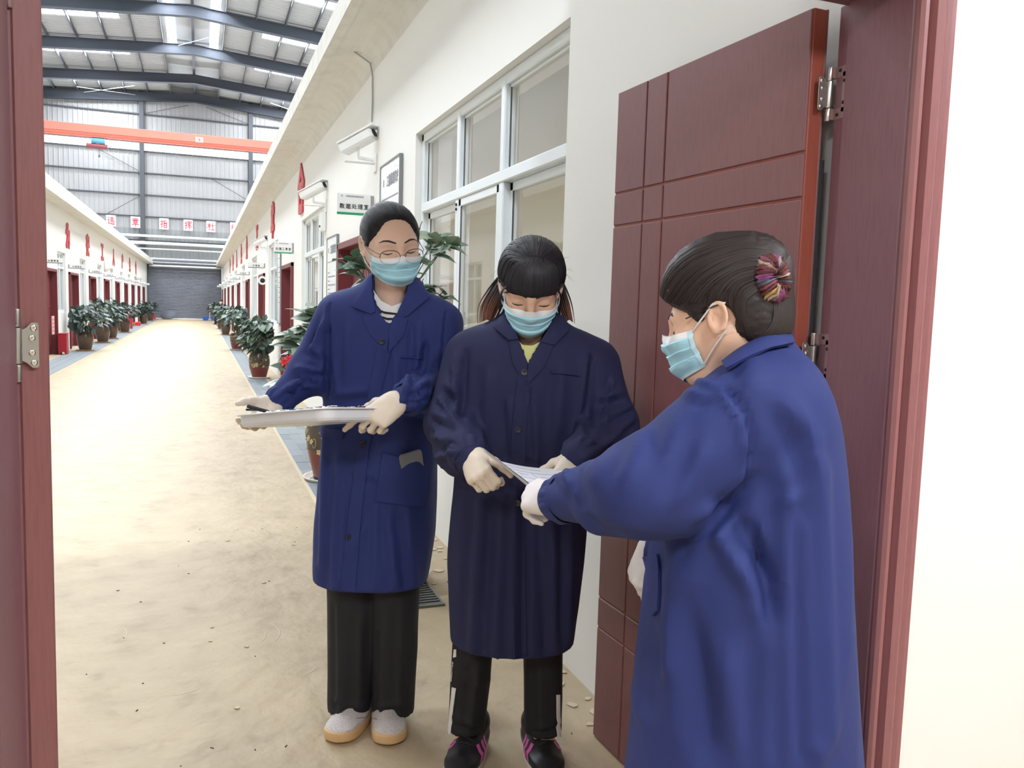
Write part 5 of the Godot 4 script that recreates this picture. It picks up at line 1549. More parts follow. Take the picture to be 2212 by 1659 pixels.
# ---------------------------------------------------------------- heads. Head space: x to its left-hand side as seen from the front (right in the picture when it faces us), y up, z out of the face
class Head:
	var neck := Vector3(0, -0.2, -0.04)    # where the neck meets the shoulders, in head space
	var mask_on := false
	var ear := 1.0
	static func ell(p: Vector3, c: Vector3, r: Vector3) -> float:
		var q := (p - c) / r
		var l := q.length()
		return (l - 1.0) * l / maxf((q / r).length(), 1e-5) if l > 1e-5 else -minf(r.x, minf(r.y, r.z))
	static func cone(p: Vector3, a: Vector3, b: Vector3, r0: float, r1: float) -> float:
		var pa := p - a; var ba := b - a
		var h := clampf(pa.dot(ba) / ba.length_squared(), 0, 1)
		return (pa - ba * h).length() - lerpf(r0, r1, h)
	static func un(a: float, b: float, k: float) -> float:
		var m := maxf(k - absf(a - b), 0.0) / k
		return minf(a, b) - m * m * k * 0.25
	static func sub(a: float, b: float, k: float) -> float:
		return -un(-a, b, k)
	func f(p: Vector3, _d := 0.0) -> float:
		var q := Vector3(absf(p.x), p.y, p.z)
		var d := ell(q, Vector3(0, 0.030, -0.012), Vector3(0.0735, 0.086, 0.096))
		d = un(d, cone(q, Vector3(0, -0.012, 0.030), Vector3(0, -0.088, 0.056), 0.060, 0.034), 0.03)
		d = un(d, cone(q, Vector3(0.050, -0.036, -0.004), Vector3(0.016, -0.100, 0.060), 0.021, 0.018), 0.03)
		if mask_on:
			d = un(d, cone(q, Vector3(0, -0.012, 0.082), Vector3(0, -0.098, 0.062), 0.027, 0.036), 0.05)
		if q.z > 0.02 and p.y > -0.11 and p.y < 0.06:
			d = un(d, (q - Vector3(0.037, -0.030, 0.062)).length() - 0.024, 0.026)
			d = un(d, cone(q, Vector3(0.006, 0.019, 0.085), Vector3(0.044, 0.020, 0.067), 0.010, 0.009), 0.02)
			d = sub(d, (q - Vector3(0.033, 0.001, 0.104)).length() - 0.021, 0.014)
			d = un(d, ell(q, Vector3(0.0325, -0.001, 0.070), Vector3(0.0165, 0.0125, 0.0145)), 0.005)
			d = un(d, cone(q, Vector3(0, 0.012, 0.088), Vector3(0, -0.034, 0.106), 0.0075, 0.0115), 0.012)
			d = un(d, (q - Vector3(0.011, -0.038, 0.096)).length() - 0.0085, 0.008)
			if not mask_on: d = un(d, ell(q, Vector3(0, -0.066, 0.088), Vector3(0.022, 0.010, 0.010)), 0.012)
		# ear
		if q.x > 0.05 and absf(p.y) < 0.06 and p.z < 0.03:
			var e := q - Vector3(0.0755, -0.004, -0.010)
			e = Vector3(e.x - 0.28 * -e.z, e.y, e.z)      # stands out towards the back
			var yz := Vector2(e.z + 0.12 * e.y, e.y)
			var rim := Vector2(absf((Vector2(yz.x / 0.0165, (yz.y - 0.004) / 0.026)).length() - 1.0) * 0.019, e.x - 0.004).length() - 0.0042
			var disc := maxf((Vector2(yz.x / 0.0165, (yz.y - 0.004) / 0.026).length() - 1.0) * 0.017, absf(e.x + 0.001) - 0.0025)
			var lobe := (Vector3(e.x, yz.y + 0.024, yz.x - 0.006)).length() - 0.0072
			var anti := Vector2(absf((Vector2((yz.x + 0.001) / 0.009, (yz.y + 0.002) / 0.014)).length() - 1.0) * 0.011, e.x - 0.002).length() - 0.0028
			var k := un(un(rim, disc, 0.004), un(lobe, anti, 0.004), 0.004)
			d = un(d, k, 0.006)
		return un(d, cone(p, Vector3(0, -0.05, -0.024), neck, 0.050, 0.056), 0.035)

func head_mesh(b: MB, hd: Head, x: Transform3D, ylo: float) -> void:
	var t := MB.new()
	nets(t, hd.f, Vector3(-0.105, ylo, -0.125), Vector3(0.105, 0.13, 0.13), 0.0037, 1.9)
	for i in t.v.size(): b.vert(x * t.v[i], (x.basis * t.n[i]).normalized(), t.uv[i])
	var o := b.v.size() - t.v.size()
	for i in t.ix: b.ix.append(i + o)

# a ribbon on the face: points [x, y] of the middle line, half width, as seen from in front
func face_strip(b: MB, fd: Field, x: Transform3D, mid: Array, half: Array, lift: float, thick := 0.0012, nu := 10) -> void:
	var top := []
	for j in 3:
		for i in nu + 1:
			var s := float(i) / nu
			var c := poly_at(mid, s); var hw: float = poly_at(half, s).y
			var q := Vector3(c.x, c.y + (j - 1) * hw, 0.3)
			var t := fd.hit(q, Vector3(0, 0, -1), 0.0, 0.5)
			if t < 0: t = 0.22
			var p := q + Vector3(0, 0, -t)
			top.append(x * (p + fd.normal(p) * (lift + (thick * 0.6 if j == 1 else 0.0))))
	shell(b, top, nu, 2, x * Vector3(0, 0, 1), thick)

func surgical_mask(o: Node3D, hd: Head, x: Transform3D, ytop := 0.001, ybot := -0.128, side_top := -0.014, side_bot := -0.086, wide := 80.0) -> Node3D:
	var m := base("face_mask", Vector3.ZERO, Basis.IDENTITY, o)
	var mh := Head.new(); mh.neck = hd.neck; mh.mask_on = true
	var fd := Field.new(); fd.extra = mh.f
	var plain := Field.new(); plain.extra = hd.f
	var pt := func(s: float, t: float) -> Vector3:
		var ph := deg_to_rad(wide) * s
		var y := lerpf(lerpf(ytop, side_top, s * s) + 0.010 * exp(-pow(s / 0.14, 2.0)), lerpf(ybot, side_bot, absf(s)), t)
		var o2 := Vector3(sin(ph), 0, cos(ph)) * 0.22 + Vector3(0, y, 0.012)
		var d := -Vector3(sin(ph), 0, cos(ph))
		var k := fd.hit(o2, d, 0.0, 0.22)
		if k < 0: k = 0.13
		if t > 0.72:                       # the lower edge tucks in against the chin
			var k2 := plain.hit(o2, d, 0.0, 0.22)
			if k2 > 0: k = lerpf(k, maxf(k, k2 - 0.002), smoothstep(0.72, 1.0, t))
		# three pleats
		var fr := fposmod((t - 0.18) * 4.2, 1.0)
		var pl := 0.0045 * (1.0 - fr) * (1.0 if t > 0.18 and t < 0.88 else 0.0) * (1.0 - 0.5 * absf(s))
		pl += 0.0022 * sin(s * 17.0 + t * 9.0) * (1.0 - t) * t * 4.0 * absf(s)
		return x * (o2 + d * (k - 0.0035 - pl))
	for k in [["band", 0.0, 0.15, 4, M.mask_white], ["cover", 0.15, 0.94, 48, M.mask_blue], ["hem", 0.94, 1.0, 3, M.mask_pale]]:
		var b := MB.new(); var top := []
		for j in k[3] + 1:
			for i in 41: top.append(pt.call(-1.0 + i / 20.0, lerpf(k[1], k[2], float(j) / k[3])))
		shell(b, top, 40, k[3], x * Vector3(0, -0.05, 1), 0.0012)
		part(k[0], b, k[4], m)
	for s in [-1.0, 1.0]:
		var e := MB.new(); var top := []
		for j in 17:
			for i in 3: top.append(pt.call(s * (0.93 + i * 0.035), j / 16.0) + x.basis * Vector3(s * 0.001, 0, 0.001))
		shell(e, top, 2, 16, x * Vector3(s, -0.05, 0.6), 0.0012)
		part("side_hem", e, M.mask_pale, m)
		var b := MB.new()
		var a: Vector3 = pt.call(s, 0.05); var d: Vector3 = pt.call(s, 0.95)
		b.tube(PackedVector3Array([a, a.lerp(x * Vector3(s * 0.083, 0.022, -0.006), 0.5) + x.basis * Vector3(s * 0.004, 0, 0), x * Vector3(s * 0.0825, 0.026, -0.008), x * Vector3(s * 0.084, 0.022, -0.030)]), 0.0016, 6)
		b.tube(PackedVector3Array([d, d.lerp(x * Vector3(s * 0.080, -0.034, -0.012), 0.55) + x.basis * Vector3(s * 0.004, 0, 0), x * Vector3(s * 0.080, -0.034, -0.014), x * Vector3(s * 0.083, -0.026, -0.030)]), 0.0016, 6)
		part("ear_loop", b, M.mask_white, m)
	return m

func brows_and_eyes(o: Node3D, hd: Head, x: Transform3D, brow_y: float, open: float) -> void:
	var fd := Field.new(); fd.extra = hd.f
	for s in [-1.0, 1.0]:
		var b := MB.new()
		face_strip(b, fd, x, [[s * 0.012, brow_y], [s * 0.030, brow_y + 0.006], [s * 0.044, brow_y + 0.005], [s * 0.054, brow_y - 0.001]], [[0, 0.0020], [1, 0.0028], [2, 0.0022], [3, 0.0008]], 0.0006)
		part("eyebrow", b, M.brow, o)
		b = MB.new()
		face_strip(b, fd, x, [[s * 0.020, -0.0065], [s * 0.026, -0.0078], [s * 0.034, -0.0086], [s * 0.042, -0.0076], [s * 0.047, -0.0055]], [[0, 0.0008], [1, 0.0015], [2, 0.0018], [3, 0.0016], [4, 0.0009]], 0.0010)
		part("eyelash", b, M.hair_dark, o)
		if open > 0.0:
			b = MB.new()
			face_strip(b, fd, x, [[s * 0.021, -0.0080], [s * 0.033, -0.0105], [s * 0.045, -0.0075]], [[0, 0.0006], [1, open], [2, 0.0006]], 0.0007)
			part("eye", b, M.eye_dark, o)

# hair close to the skull, cut along a hairline; then locks combed over it
func hair_cap(b: MB, f: Callable, x: Transform3D, lo: Vector3, hi: Vector3, h := 0.0045, push = null) -> void:
	var t := MB.new()
	nets(t, f, lo, hi, h, 2.2, push)
	var o := b.v.size()
	for i in t.v.size(): b.vert(x * t.v[i], (x.basis * t.n[i]).normalized(), t.uv[i])
	for i in t.ix: b.ix.append(i + o)

func lock(b: MB, fd: Field, x: Transform3D, path: Array, r: float, lift: float, n := 10, settle := true) -> void:
	# path: control points in head space, drawn onto the hair
	var pts := PackedVector3Array(); var rad := []
	for i in n + 1:
		var t := float(i) / n * (path.size() - 1)
		var k := mini(int(t), path.size() - 2)
		var p0: Vector3 = path[maxi(k - 1, 0)]; var p1: Vector3 = path[k]; var p2: Vector3 = path[k + 1]; var p3: Vector3 = path[mini(k + 2, path.size() - 1)]
		var p := p1.cubic_interpolate(p2, p0, p3, t - k)
		if settle:
			for it in 3: p -= fd.normal(p) * (fd.f(p) - lift)
		pts.append(x * p)
		rad.append(r * (0.35 + 0.65 * sin(PI * clampf(0.12 + 0.8 * i / n, 0, 1))))
	b.tube(pts, rad, 5, true, 0.6)
func people_materials() -> void:
	var m := mat("navy", rgb(35, 49, 110), 0.8)
	m.rim_enabled = true; m.rim = 0.10; m.rim_tint = 0.8
	m.heightmap_enabled = true; m.heightmap_scale = 0.02
	m.heightmap_texture = noise_tex(0.35, 512, null, false, FastNoiseLite.TYPE_SIMPLEX, 2, 61)
	tri_map(m, Vector3(6, 6, 6))
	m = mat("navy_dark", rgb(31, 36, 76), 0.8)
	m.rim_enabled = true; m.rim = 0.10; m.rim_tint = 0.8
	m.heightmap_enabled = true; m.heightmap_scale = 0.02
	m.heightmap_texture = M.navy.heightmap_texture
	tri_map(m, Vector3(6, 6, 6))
	m = mat("skin", rgb(243, 206, 182), 0.55)
	m.subsurf_scatter_enabled = true; m.subsurf_scatter_strength = 0.12
	m = mat("skin_b", rgb(238, 196, 168), 0.55)
	m.subsurf_scatter_enabled = true; m.subsurf_scatter_strength = 0.12
	m = mat("mask_blue", rgb(178, 230, 244), 0.7)
	m.heightmap_enabled = true; m.heightmap_scale = 0.02
	m.heightmap_texture = noise_tex(0.2, 256, null, false, FastNoiseLite.TYPE_SIMPLEX, 2, 62)
	tri_map(m, Vector3(5, 5, 5))
	mat("mask_white", rgb(240, 243, 244), 0.7)
	mat("mask_pale", rgb(206, 236, 244), 0.7)
	m = mat("glove", rgb(236, 224, 206), 0.5)
	m.subsurf_scatter_enabled = true; m.subsurf_scatter_strength = 0.08
	m = mat("cotton", rgb(232, 228, 226), 0.85)
	mat("hair_dark", rgb(30, 29, 33), 0.5)
	mat("hair_lock", rgb(37, 36, 42), 0.45)
	mat("hair_brown", rgb(38, 30, 30), 0.5)
	mat("hair_brown_lock", rgb(46, 37, 36), 0.48)
	mat("hair_red", rgb(116, 72, 56), 0.5)
	m = mat("hair_dyed", rgb(255, 255, 255), 0.45)
	m.vertex_color_use_as_albedo = true
	mat("brow", rgb(62, 50, 46), 0.8)
	mat("eye_dark", rgb(40, 34, 40), 0.25)
	mat("shirt_white", rgb(232, 232, 232), 0.85)
	mat("stripe_black", rgb(36, 36, 38), 0.85)
	mat("shirt_yellow", rgb(226, 226, 150), 0.85)
	mat("button", rgb(40, 40, 52), 0.35)
	mat("trouser_black", rgb(32, 31, 36), 0.8)
	mat("knit", rgb(232, 224, 220), 0.85)
	m = M.knit
	m.heightmap_enabled = true; m.heightmap_scale = 0.3
	m.heightmap_texture = noise_tex(0.25, 256, null, false, FastNoiseLite.TYPE_CELLULAR, 2, 64)
	m.albedo_texture = noise_tex(0.2, 256, ramp([0.0, Color(0.5, 0.49, 0.49), 0.45, Color(0.95, 0.95, 0.95), 1.0, Color(1, 1, 1)]), false, FastNoiseLite.TYPE_SIMPLEX, 3, 65)
	tri_map(m, Vector3(5, 5, 5))
	mat("knit_stripe", rgb(170, 160, 156), 0.85)
	mat("gum", rgb(222, 184, 134), 0.55)
	mat("shoe_black", rgb(34, 33, 36), 0.5)
	mat("shoe_pink", rgb(214, 92, 168), 0.5)
	mat("shoe_sole", rgb(206, 198, 186), 0.6)
	mat("rim_dark", rgb(50, 36, 32), 0.35, 0.4)
	mat("rim_steel", rgb(150, 140, 134), 0.3, 0.8)
	m = mat("spectacle", Color(1, 1, 1, 0.04), 0.02)
	m.transparency = BaseMaterial3D.TRANSPARENCY_ALPHA
	m = mat("enamel", rgb(238, 242, 246), 0.28)
	mat("enamel_under", rgb(196, 198, 198), 0.4)
	mat("foil", rgb(205, 208, 214), 0.25, 0.85)
	mat("foil_dark", rgb(44, 48, 74), 0.3, 0.3)
	mat("foil_blue", rgb(50, 80, 180), 0.3, 0.2)
	mat("pen_black", rgb(34, 36, 38), 0.45)
	mat("phone_grey", rgb(134, 136, 140), 0.4)
	mat("paper", rgb(228, 230, 238), 0.8)
	mat("ink_line", rgb(160, 162, 170), 0.8)

func row(fr: Frame, py: float, pl: float, pr: float, d: float, cz := 0.0) -> Array:
	var a := fr.at(pl, py, cz); var b := fr.at(pr, py, cz)
	return [(a.y + b.y) / 2, (a.x + b.x) / 2, cz, (b.x - a.x) / 2, d]

func bounds(fd: Field, pad := 0.03) -> Array:
	var lo := Vector3(INF, INF, INF); var hi := -lo
	for i in fd.a.size():
		var r := Vector3.ONE * maxf(fd.ra[i], fd.rb[i])
		for q in [fd.a[i], fd.a[i] + fd.ba[i]]: lo = lo.min(q - r); hi = hi.max(q + r)
	for i in fd.nrow:
		var c := Vector3(fd.rows[i * 4], fd.y0 + i * 0.01, fd.rows[i * 4 + 1]); var r := Vector3(fd.rows[i * 4 + 2], 0, fd.rows[i * 4 + 3])
		lo = lo.min(c - r); hi = hi.max(c + r)
	return [lo - Vector3.ONE * pad, hi + Vector3.ONE * pad]

func person(fr: Frame, label: String) -> Node3D:
	var o := base("person", fr.origin, fr.basis)
	tag(o, label, "person")
	return o

func coat(o: Node3D, fd: Field, fo: Folds, m: Material, h := 0.0080) -> MeshInstance3D:
	var b := MB.new(); var q := bounds(fd)
	fd.v_open = fd.v_cut.size() > 0
	nets(b, fd.f, q[0], q[1], h, 3.0, fo.push)
	fd.v_open = false
	return part("coat", b, m, o)

# the continuous body under the clothes: neck, trunk, arms and legs, joined to the head
func body(o: Node3D, hd: Head, x: Transform3D, joints: Array, m: Material, ylo: float) -> void:
	var b := MB.new()
	head_mesh(b, hd, x, ylo)
	var fd := Field.new()
	for j in joints: fd.cap(j[0], j[1], j[2], j[3], 0.04)
	var q := bounds(fd)
	nets(b, fd.f, q[0], q[1], 0.018, 1.9)
	part("body", b, m, o)

func shoe(o: Node3D, toe: Vector3, yaw: float, ln: float, mats: Array, runner: bool) -> void:
	var s := base("shoe", Vector3.ZERO, Basis.IDENTITY, o)
	s.transform = Transform3D(Basis(Vector3.UP, yaw), toe - Basis(Vector3.UP, yaw) * Vector3(0, 0, ln))
	var wz := func(z: float) -> float:
		var t := clampf(z / ln, 0.0, 1.0)
		return 0.032 + 0.017 * sin(PI * clampf((t - 0.15) / 1.0, 0, 1)) + 0.004 * t
	var outline := func(p: Vector3, grow: float) -> float:
		var t: float = clampf(p.z, 0.034, ln - 0.042)
		var w: float = wz.call(t) + grow
		return Vector2(p.x, p.z - t).length() - w if p.z < 0.034 or p.z > ln - 0.042 else absf(p.x) - w
	var hs := 0.022 if runner else 0.016
	var b := MB.new()
	nets(b, func(p: Vector3):
		var rise := 0.012 * pow(clampf((p.z - ln * 0.6) / (ln * 0.4), 0, 1), 2.0)
		var d: float = outline.call(p, 0.003 if runner else 0.001)
		var v := absf(p.y - hs * 0.75 - rise * 0.6) - hs * 0.75
		return Vector2(maxf(d + 0.007, 0), maxf(v + 0.007, 0)).length() - 0.007 + minf(maxf(d + 0.007, v + 0.007), 0.0), Vector3(-0.07, -0.012, -0.03), Vector3(0.07, 0.06, ln + 0.03), 0.0045, 2.0)
	part("sole", b, mats[1], s)
	var up := Field.new()
	up.cap(Vector3(0, 0.030, ln - 0.048), Vector3(0, 0.042, ln * 0.55), 0.034, 0.036, 0.03)
	up.cap(Vector3(0, 0.042, ln * 0.55), Vector3(0, 0.085, ln * 0.26), 0.036, 0.038, 0.03)
	up.cap(Vector3(0, 0.040, 0.042), Vector3(0, 0.095, 0.055), 0.034, 0.036, 0.03)
	up.extra = func(p: Vector3, d: float): return maxf(maxf(Head.un(d, maxf(outline.call(p, -0.004) , p.y - 0.042), 0.03), 0.014 - p.y), p.y - (0.098 if runner else 0.118))
	b = MB.new()
	nets(b, up.f, Vector3(-0.07, 0.0, -0.03), Vector3(0.07, 0.14, ln + 0.03), 0.0045, 2.0)
	part("upper", b, mats[0], s)
	# stripes on both sides, laces across the instep
	for sd in [-1.0, 1.0]:
		for k in (1 if runner else 3):
			b = MB.new(); var top := []
			for j in 7:
				for i in 3:
					var t := j / 6.0
					var z: float = (ln * 0.42 + t * 0.075) if runner else (ln * 0.40 + 0.026 * k + 0.02 * (1 - t))
					var y: float = (0.030 + t * 0.024) if runner else (0.026 + 0.042 * t)
					var c := Vector3(sd * 0.09, y, z + (i - 1) * 0.006)
					var q := up.hit(c, Vector3(-sd, 0, 0), 0.0, 0.12)
					if q < 0: q = 0.05
					top.append(c + Vector3(-sd * (q - 0.001), 0, 0))
			shell(b, top, 2, 6, Vector3(sd, 0.2, ln * 0.5), 0.0015)
			part("stripe", b, mats[2], s)
	if not runner:
		for k in 5:
			b = MB.new(); var pts := PackedVector3Array()
			for i in 7:
				var c := Vector3((i - 3) * 0.007, 0.2, ln * 0.42 + 0.016 * k + 0.004 * (i % 2))
				var q := up.hit(c, Vector3(0, -1, 0), 0.0, 0.2)
				if q < 0: q = 0.14
				pts.append(c - Vector3(0, q - 0.002, 0))
			b.tube(pts, 0.0024, 5)
			part("lace", b, mats[0], s)

func cuff(o: Node3D, a: Vector3, d: Vector3, r: float, m: Material, sd: int) -> void:
	# gathered elastic end of a sleeve
	var b := MB.new()
	d = d.normalized()
	var u := d.cross(Vector3.UP).normalized(); var w := u.cross(d)
	b.grid(60, 8, func(s, t):
		var an: float = TAU * s
		var rr: float = r * (1.0 + 0.06 * sin(an * 11.0 + sd) * sin(PI * t)) * lerpf(1.1, 0.86, t) + 0.004 * sin(PI * t)
		return a + d * (t - 0.4) * 0.045 + (u * cos(an) - w * sin(an)) * rr, true)
	part("cuff", b, m, o)

func people() -> void:
	people_materials()
	woman_with_tray()
	woman_with_paper()
	woman_in_profile()
	far_person()

# ---------------------------------------------------------------- the tall woman with glasses who carries the tray
func woman_with_tray() -> void:
	var fr := frame(835, 2.56)
	var o := person(fr, "tall woman in glasses, blue face mask and long navy coat, carrying a white tray")
	var fd := Field.new()
	fd.torso([row(fr, 1300, 690, 912, 0.145), row(fr, 1230, 682, 926, 0.145), row(fr, 1150, 683, 938, 0.145), row(fr, 1050, 688, 943, 0.14), row(fr, 950, 696, 945, 0.135), row(fr, 860, 704, 948, 0.13), row(fr, 760, 708, 962, 0.125), row(fr, 700, 708, 975, 0.12), row(fr, 670, 716, 968, 0.112), row(fr, 650, 732, 945, 0.10), row(fr, 632, 756, 922, 0.088), row(fr, 615, 783, 905, 0.072), row(fr, 602, 796, 893, 0.062), row(fr, 586, 801, 888, 0.058)])
	fd.cut_lo = fr.at(800, 1278, 0.12).y
	var sr := fr.at(736, 682, 0.0); var er := fr.at(672, 800, 0.05); var wr := fr.at(604, 866, 0.13)
	var sl := fr.at(945, 700, 0.0); var el := fr.at(945, 845, 0.05); var wl := fr.at(884, 858, 0.29)
	fd.cap(sr, er, 0.074, 0.064, 0.05); fd.cap(er, wr, 0.064, 0.040, 0.03)
	fd.cap(sl, el, 0.074, 0.066, 0.05); fd.cap(el, wl, 0.066, 0.047, 0.03)
	var fo := Folds.new(); fo.amp = 0.005
	fo.add(fr, [[706, 700, 706, 850, 0.010, -0.008], [640, 795, 703, 800, 0.011, 0.008], [648, 822, 700, 848, 0.010, 0.007], [606, 858, 664, 812, 0.009, 0.006], [662, 748, 706, 772, 0.012, 0.008], [700, 690, 672, 770, 0.012, 0.006], [622, 838, 668, 838, 0.008, 0.005], [720, 852, 800, 842, 0.014, 0.008], [716, 800, 720, 860, 0.012, 0.006],
		[735, 980, 728, 1275, 0.018, 0.007], [880, 1090, 896, 1275, 0.016, 0.007], [842, 1110, 860, 1265, 0.014, 0.006], [702, 940, 698, 1220, 0.014, 0.006], [860, 770, 856, 850, 0.010, 0.006], [905, 700, 900, 830, 0.012, 0.006], [760, 700, 752, 800, 0.014, 0.005], [920, 740, 905, 860, 0.010, -0.008], [880, 885, 940, 900, 0.010, 0.007], [895, 830, 940, 815, 0.010, 0.007], [765, 1010, 830, 1030, 0.012, 0.004], [800, 1120, 760, 1180, 0.014, 0.004], [708, 655, 706, 850, 0.005, -0.005], [962, 672, 948, 840, 0.005, -0.005], [645, 805, 690, 822, 0.006, 0.006], [630, 828, 660, 858, 0.006, 0.006], [668, 775, 706, 790, 0.006, 0.005], [690, 710, 668, 760, 0.007, 0.005], [880, 848, 930, 842, 0.006, 0.006], [905, 880, 945, 868, 0.006, 0.005], [830, 850, 850, 700, 0.009, -0.004], [720, 780, 735, 850, 0.008, 0.005], [750, 1040, 745, 1250, 0.010, 0.004], [820, 1020, 812, 1260, 0.010, 0.004]])
	var neck_v := PackedVector2Array()
	for q in [[800, 575], [806, 642], [842, 702], [872, 650], [892, 575]]:
		var w := fr.at(q[0], q[1], 0.1); neck_v.append(Vector2(w.x, w.y))
	fd.v_cut = neck_v
	var ct := coat(o, fd, fo, M.navy)
	# collar, lapels, front band, pockets
	var b := MB.new(); patch(b, fr, fd, null, [[808, 598], [805, 632], [812, 676]], [[796, 610], [760, 664], [802, 680]], 12, 8, 0.013, 0.006, 0.004)
	part("collar", b, M.navy, ct)
	b = MB.new(); patch(b, fr, fd, null, [[884, 598], [876, 640], [856, 684]], [[900, 608], [926, 648], [874, 688]], 12, 8, 0.013, 0.006, 0.004)
	part("collar", b, M.navy, ct)
	b = MB.new(); patch(b, fr, fd, null, [[806, 660], [824, 682], [843, 706]], [[784, 684], [800, 722], [836, 760]], 10, 6, 0.008, 0.006, 0.003)
	part("lapel", b, M.navy, ct)
	b = MB.new(); patch(b, fr, fd, null, [[866, 668], [852, 690], [841, 708]], [[880, 690], [872, 724], [840, 762]], 10, 6, 0.010, 0.006, 0.003)
	part("lapel", b, M.navy, ct)
	b = MB.new(); patch(b, fr, fd, fo, [[820, 735], [792, 870], [772, 960], [752, 1120], [738, 1272]], [[848, 740], [818, 870], [798, 960], [780, 1120], [768, 1278]], 40, 4, 0.0045, 0.004)
	part("front_band", b, M.navy, ct)
	for q in [[[[694, 924], [746, 928]], [[692, 944], [742, 948]]], [[[826, 978], [930, 1004]], [[812, 1082], [912, 1096]]], [[[866, 768], [914, 772]], [[866, 772], [913, 776]]]]:
		b = MB.new(); patch(b, fr, fd, fo, q[0], q[1], 14, 10, 0.0055, 0.0045)
		part("pocket", b, M.navy, ct)
	for q in [[826, 738], [783, 958], [752, 1160]]:
		b = MB.new()
		var p := on_cloth(fr, fd, fo, q[0], q[1], 0.005)
		button(b, p, fd.normal(p), 0.0095)
		part("button", b, M.button, ct)
	cuff(o, wr, wr - er, 0.041, M.navy, 1); cuff(o, wl, wl - el, 0.048, M.navy, 2)
	# striped shirt in the neckline
	b = MB.new(); patch(b, fr, fd, null, [[806, 624], [822, 648], [846, 660], [872, 650]], [[808, 668], [834, 700], [846, 706], [866, 676]], 12, 8, -0.006, 0.003)
	var sh := part("shirt", b, M.shirt_white, o)
	for q in [[[[808, 662], [830, 672], [862, 676]], [[809, 667], [830, 677], [860, 680]]], [[[818, 680], [836, 686], [858, 686]], [[820, 685], [836, 691], [855, 690]]]]:
		b = MB.new(); patch(b, fr, fd, null, q[0], q[1], 10, 2, -0.0045, 0.002)
		part("stripe", b, M.stripe_black, sh)
	# head
	var hd := Head.new()
	var x := Transform3D(Basis(Vector3.UP, deg_to_rad(25)) * Basis(Vector3.RIGHT, deg_to_rad(15)) * Basis(Vector3(0, 0, 1), deg_to_rad(7)) * Basis.from_scale(Vector3(1.06, 0.95, 1.06)), fr.at(845, 528, 0.03))
	var nb := fr.at(845, 660, 0.004)
	hd.neck = x.affine_inverse() * nb
	var hip := fr.at(820, 1080, 0.0)
	var chest := fr.at(835, 800, 0.0)
	var foot1 := fr.at(757, 1560, 0.0); var foot2 := fr.at(845, 1570, 0.0)
	body(o, hd, x, [[nb, chest, 0.05, 0.10], [chest, hip, 0.10, 0.11], [sr, er, 0.045, 0.04], [er, wr, 0.04, 0.028], [sl, el, 0.045, 0.04], [el, wl, 0.04, 0.028], [nb + Vector3(0, -0.05, 0), sr, 0.04, 0.045], [nb + Vector3(0, -0.05, 0), sl, 0.04, 0.045], [hip + Vector3(-0.06, -0.05, 0), foot1, 0.045, 0.03], [hip + Vector3(0.04, -0.05, 0), foot2, 0.045, 0.03]], M.skin, -0.19)
	brows_and_eyes(o, hd, x, 0.026, 0.0012)
	surgical_mask(o, hd, x, -0.019, -0.113, -0.022, -0.084)
	var hf := func(p: Vector3, _d := 0.0) -> float:
		var q := Vector3(absf(p.x), p.y, p.z)
		var d := Head.ell(q, Vector3(0, 0.034, -0.016), Vector3(0.0815, 0.096, 0.106))
		d = Head.un(d, (p - Vector3(0, 0.01, -0.122)).length() - 0.030, 0.02)
		var zc := 0.0
		var tab := [[-0.12, -0.075], [-0.06, -0.045], [-0.035, -0.022], [-0.015, -0.002], [0.0, 0.020], [0.03, 0.040], [0.055, 0.048], [0.08, 0.053], [0.098, 0.058], [0.11, 0.078], [0.13, 0.14]]
		for k in tab.size() - 1:
			if p.y >= tab[k][0]: zc = lerpf(tab[k][1], tab[k + 1][1], clampf((p.y - tab[k][0]) / (tab[k + 1][0] - tab[k][0]), 0, 1))
		zc += 0.010 * clampf((q.x - 0.03) / 0.03, 0.0, 1.0) * clampf((p.y - 0.02) / 0.03, 0, 1)
		d = -Head.un(-d, -(p.z - zc) * 0.75, 0.012)
		return -Head.un(-d, p.y + 0.105, 0.01)
	var hg := FastNoiseLite.new(); hg.frequency = 1.0; hg.fractal_octaves = 2
	b = MB.new()
	hair_cap(b, hf, x, Vector3(-0.1, -0.12, -0.165), Vector3(0.1, 0.145, 0.11), 0.0042, func(v: Vector3, _n: Vector3): return 0.0022 * hg.get_noise_3d(v.x * 160.0, v.y * 50.0, v.z * 36.0))
	var hr := part("hair", b, M.hair_dark, o)
	var hfd := Field.new(); hfd.extra = hf
	var rng := RandomNumberGenerator.new(); rng.seed = 91
	b = MB.new()
	var line := [Vector3(0, 0.098, 0.066), Vector3(0.026, 0.090, 0.062), Vector3(0.048, 0.072, 0.056), Vector3(0.063, 0.046, 0.050), Vector3(0.073, 0.022, 0.042), Vector3(0.079, 0.004, 0.026), Vector3(0.081, -0.016, 0.0)]
	for k in 240:
		var u := lerpf(-1.0, 1.0, (k + rng.randf()) / 240.0)
		var g := absf(u) * 5.99; var gi := int(g)
		var st: Vector3 = line[gi].lerp(line[mini(gi + 1, 6)], g - gi)
		st.x *= signf(u); st += Vector3(0, 0.004, -0.004) + Vector3(rng.randf_range(-0.003, 0.003), rng.randf_range(-0.002, 0.003), rng.randf_range(-0.006, 0.002))
		var a := u * 1.55
		lock(b, hfd, x, [st, Vector3(lerpf(st.x, sin(a) * 0.088, 0.6), lerpf(st.y, 0.03 + cos(a) * 0.1, 0.6), 0.015), Vector3(sin(a) * 0.07, 0.03 + cos(a) * 0.07, -0.085), Vector3(sin(a) * 0.02, 0.015 + cos(a) * 0.02, -0.13)], rng.randf_range(0.0012, 0.0027), 0.0004, 12)
	var lk := part("strands", b, M.hair_lock, hr); tag(lk, "", "", "", "stuff")
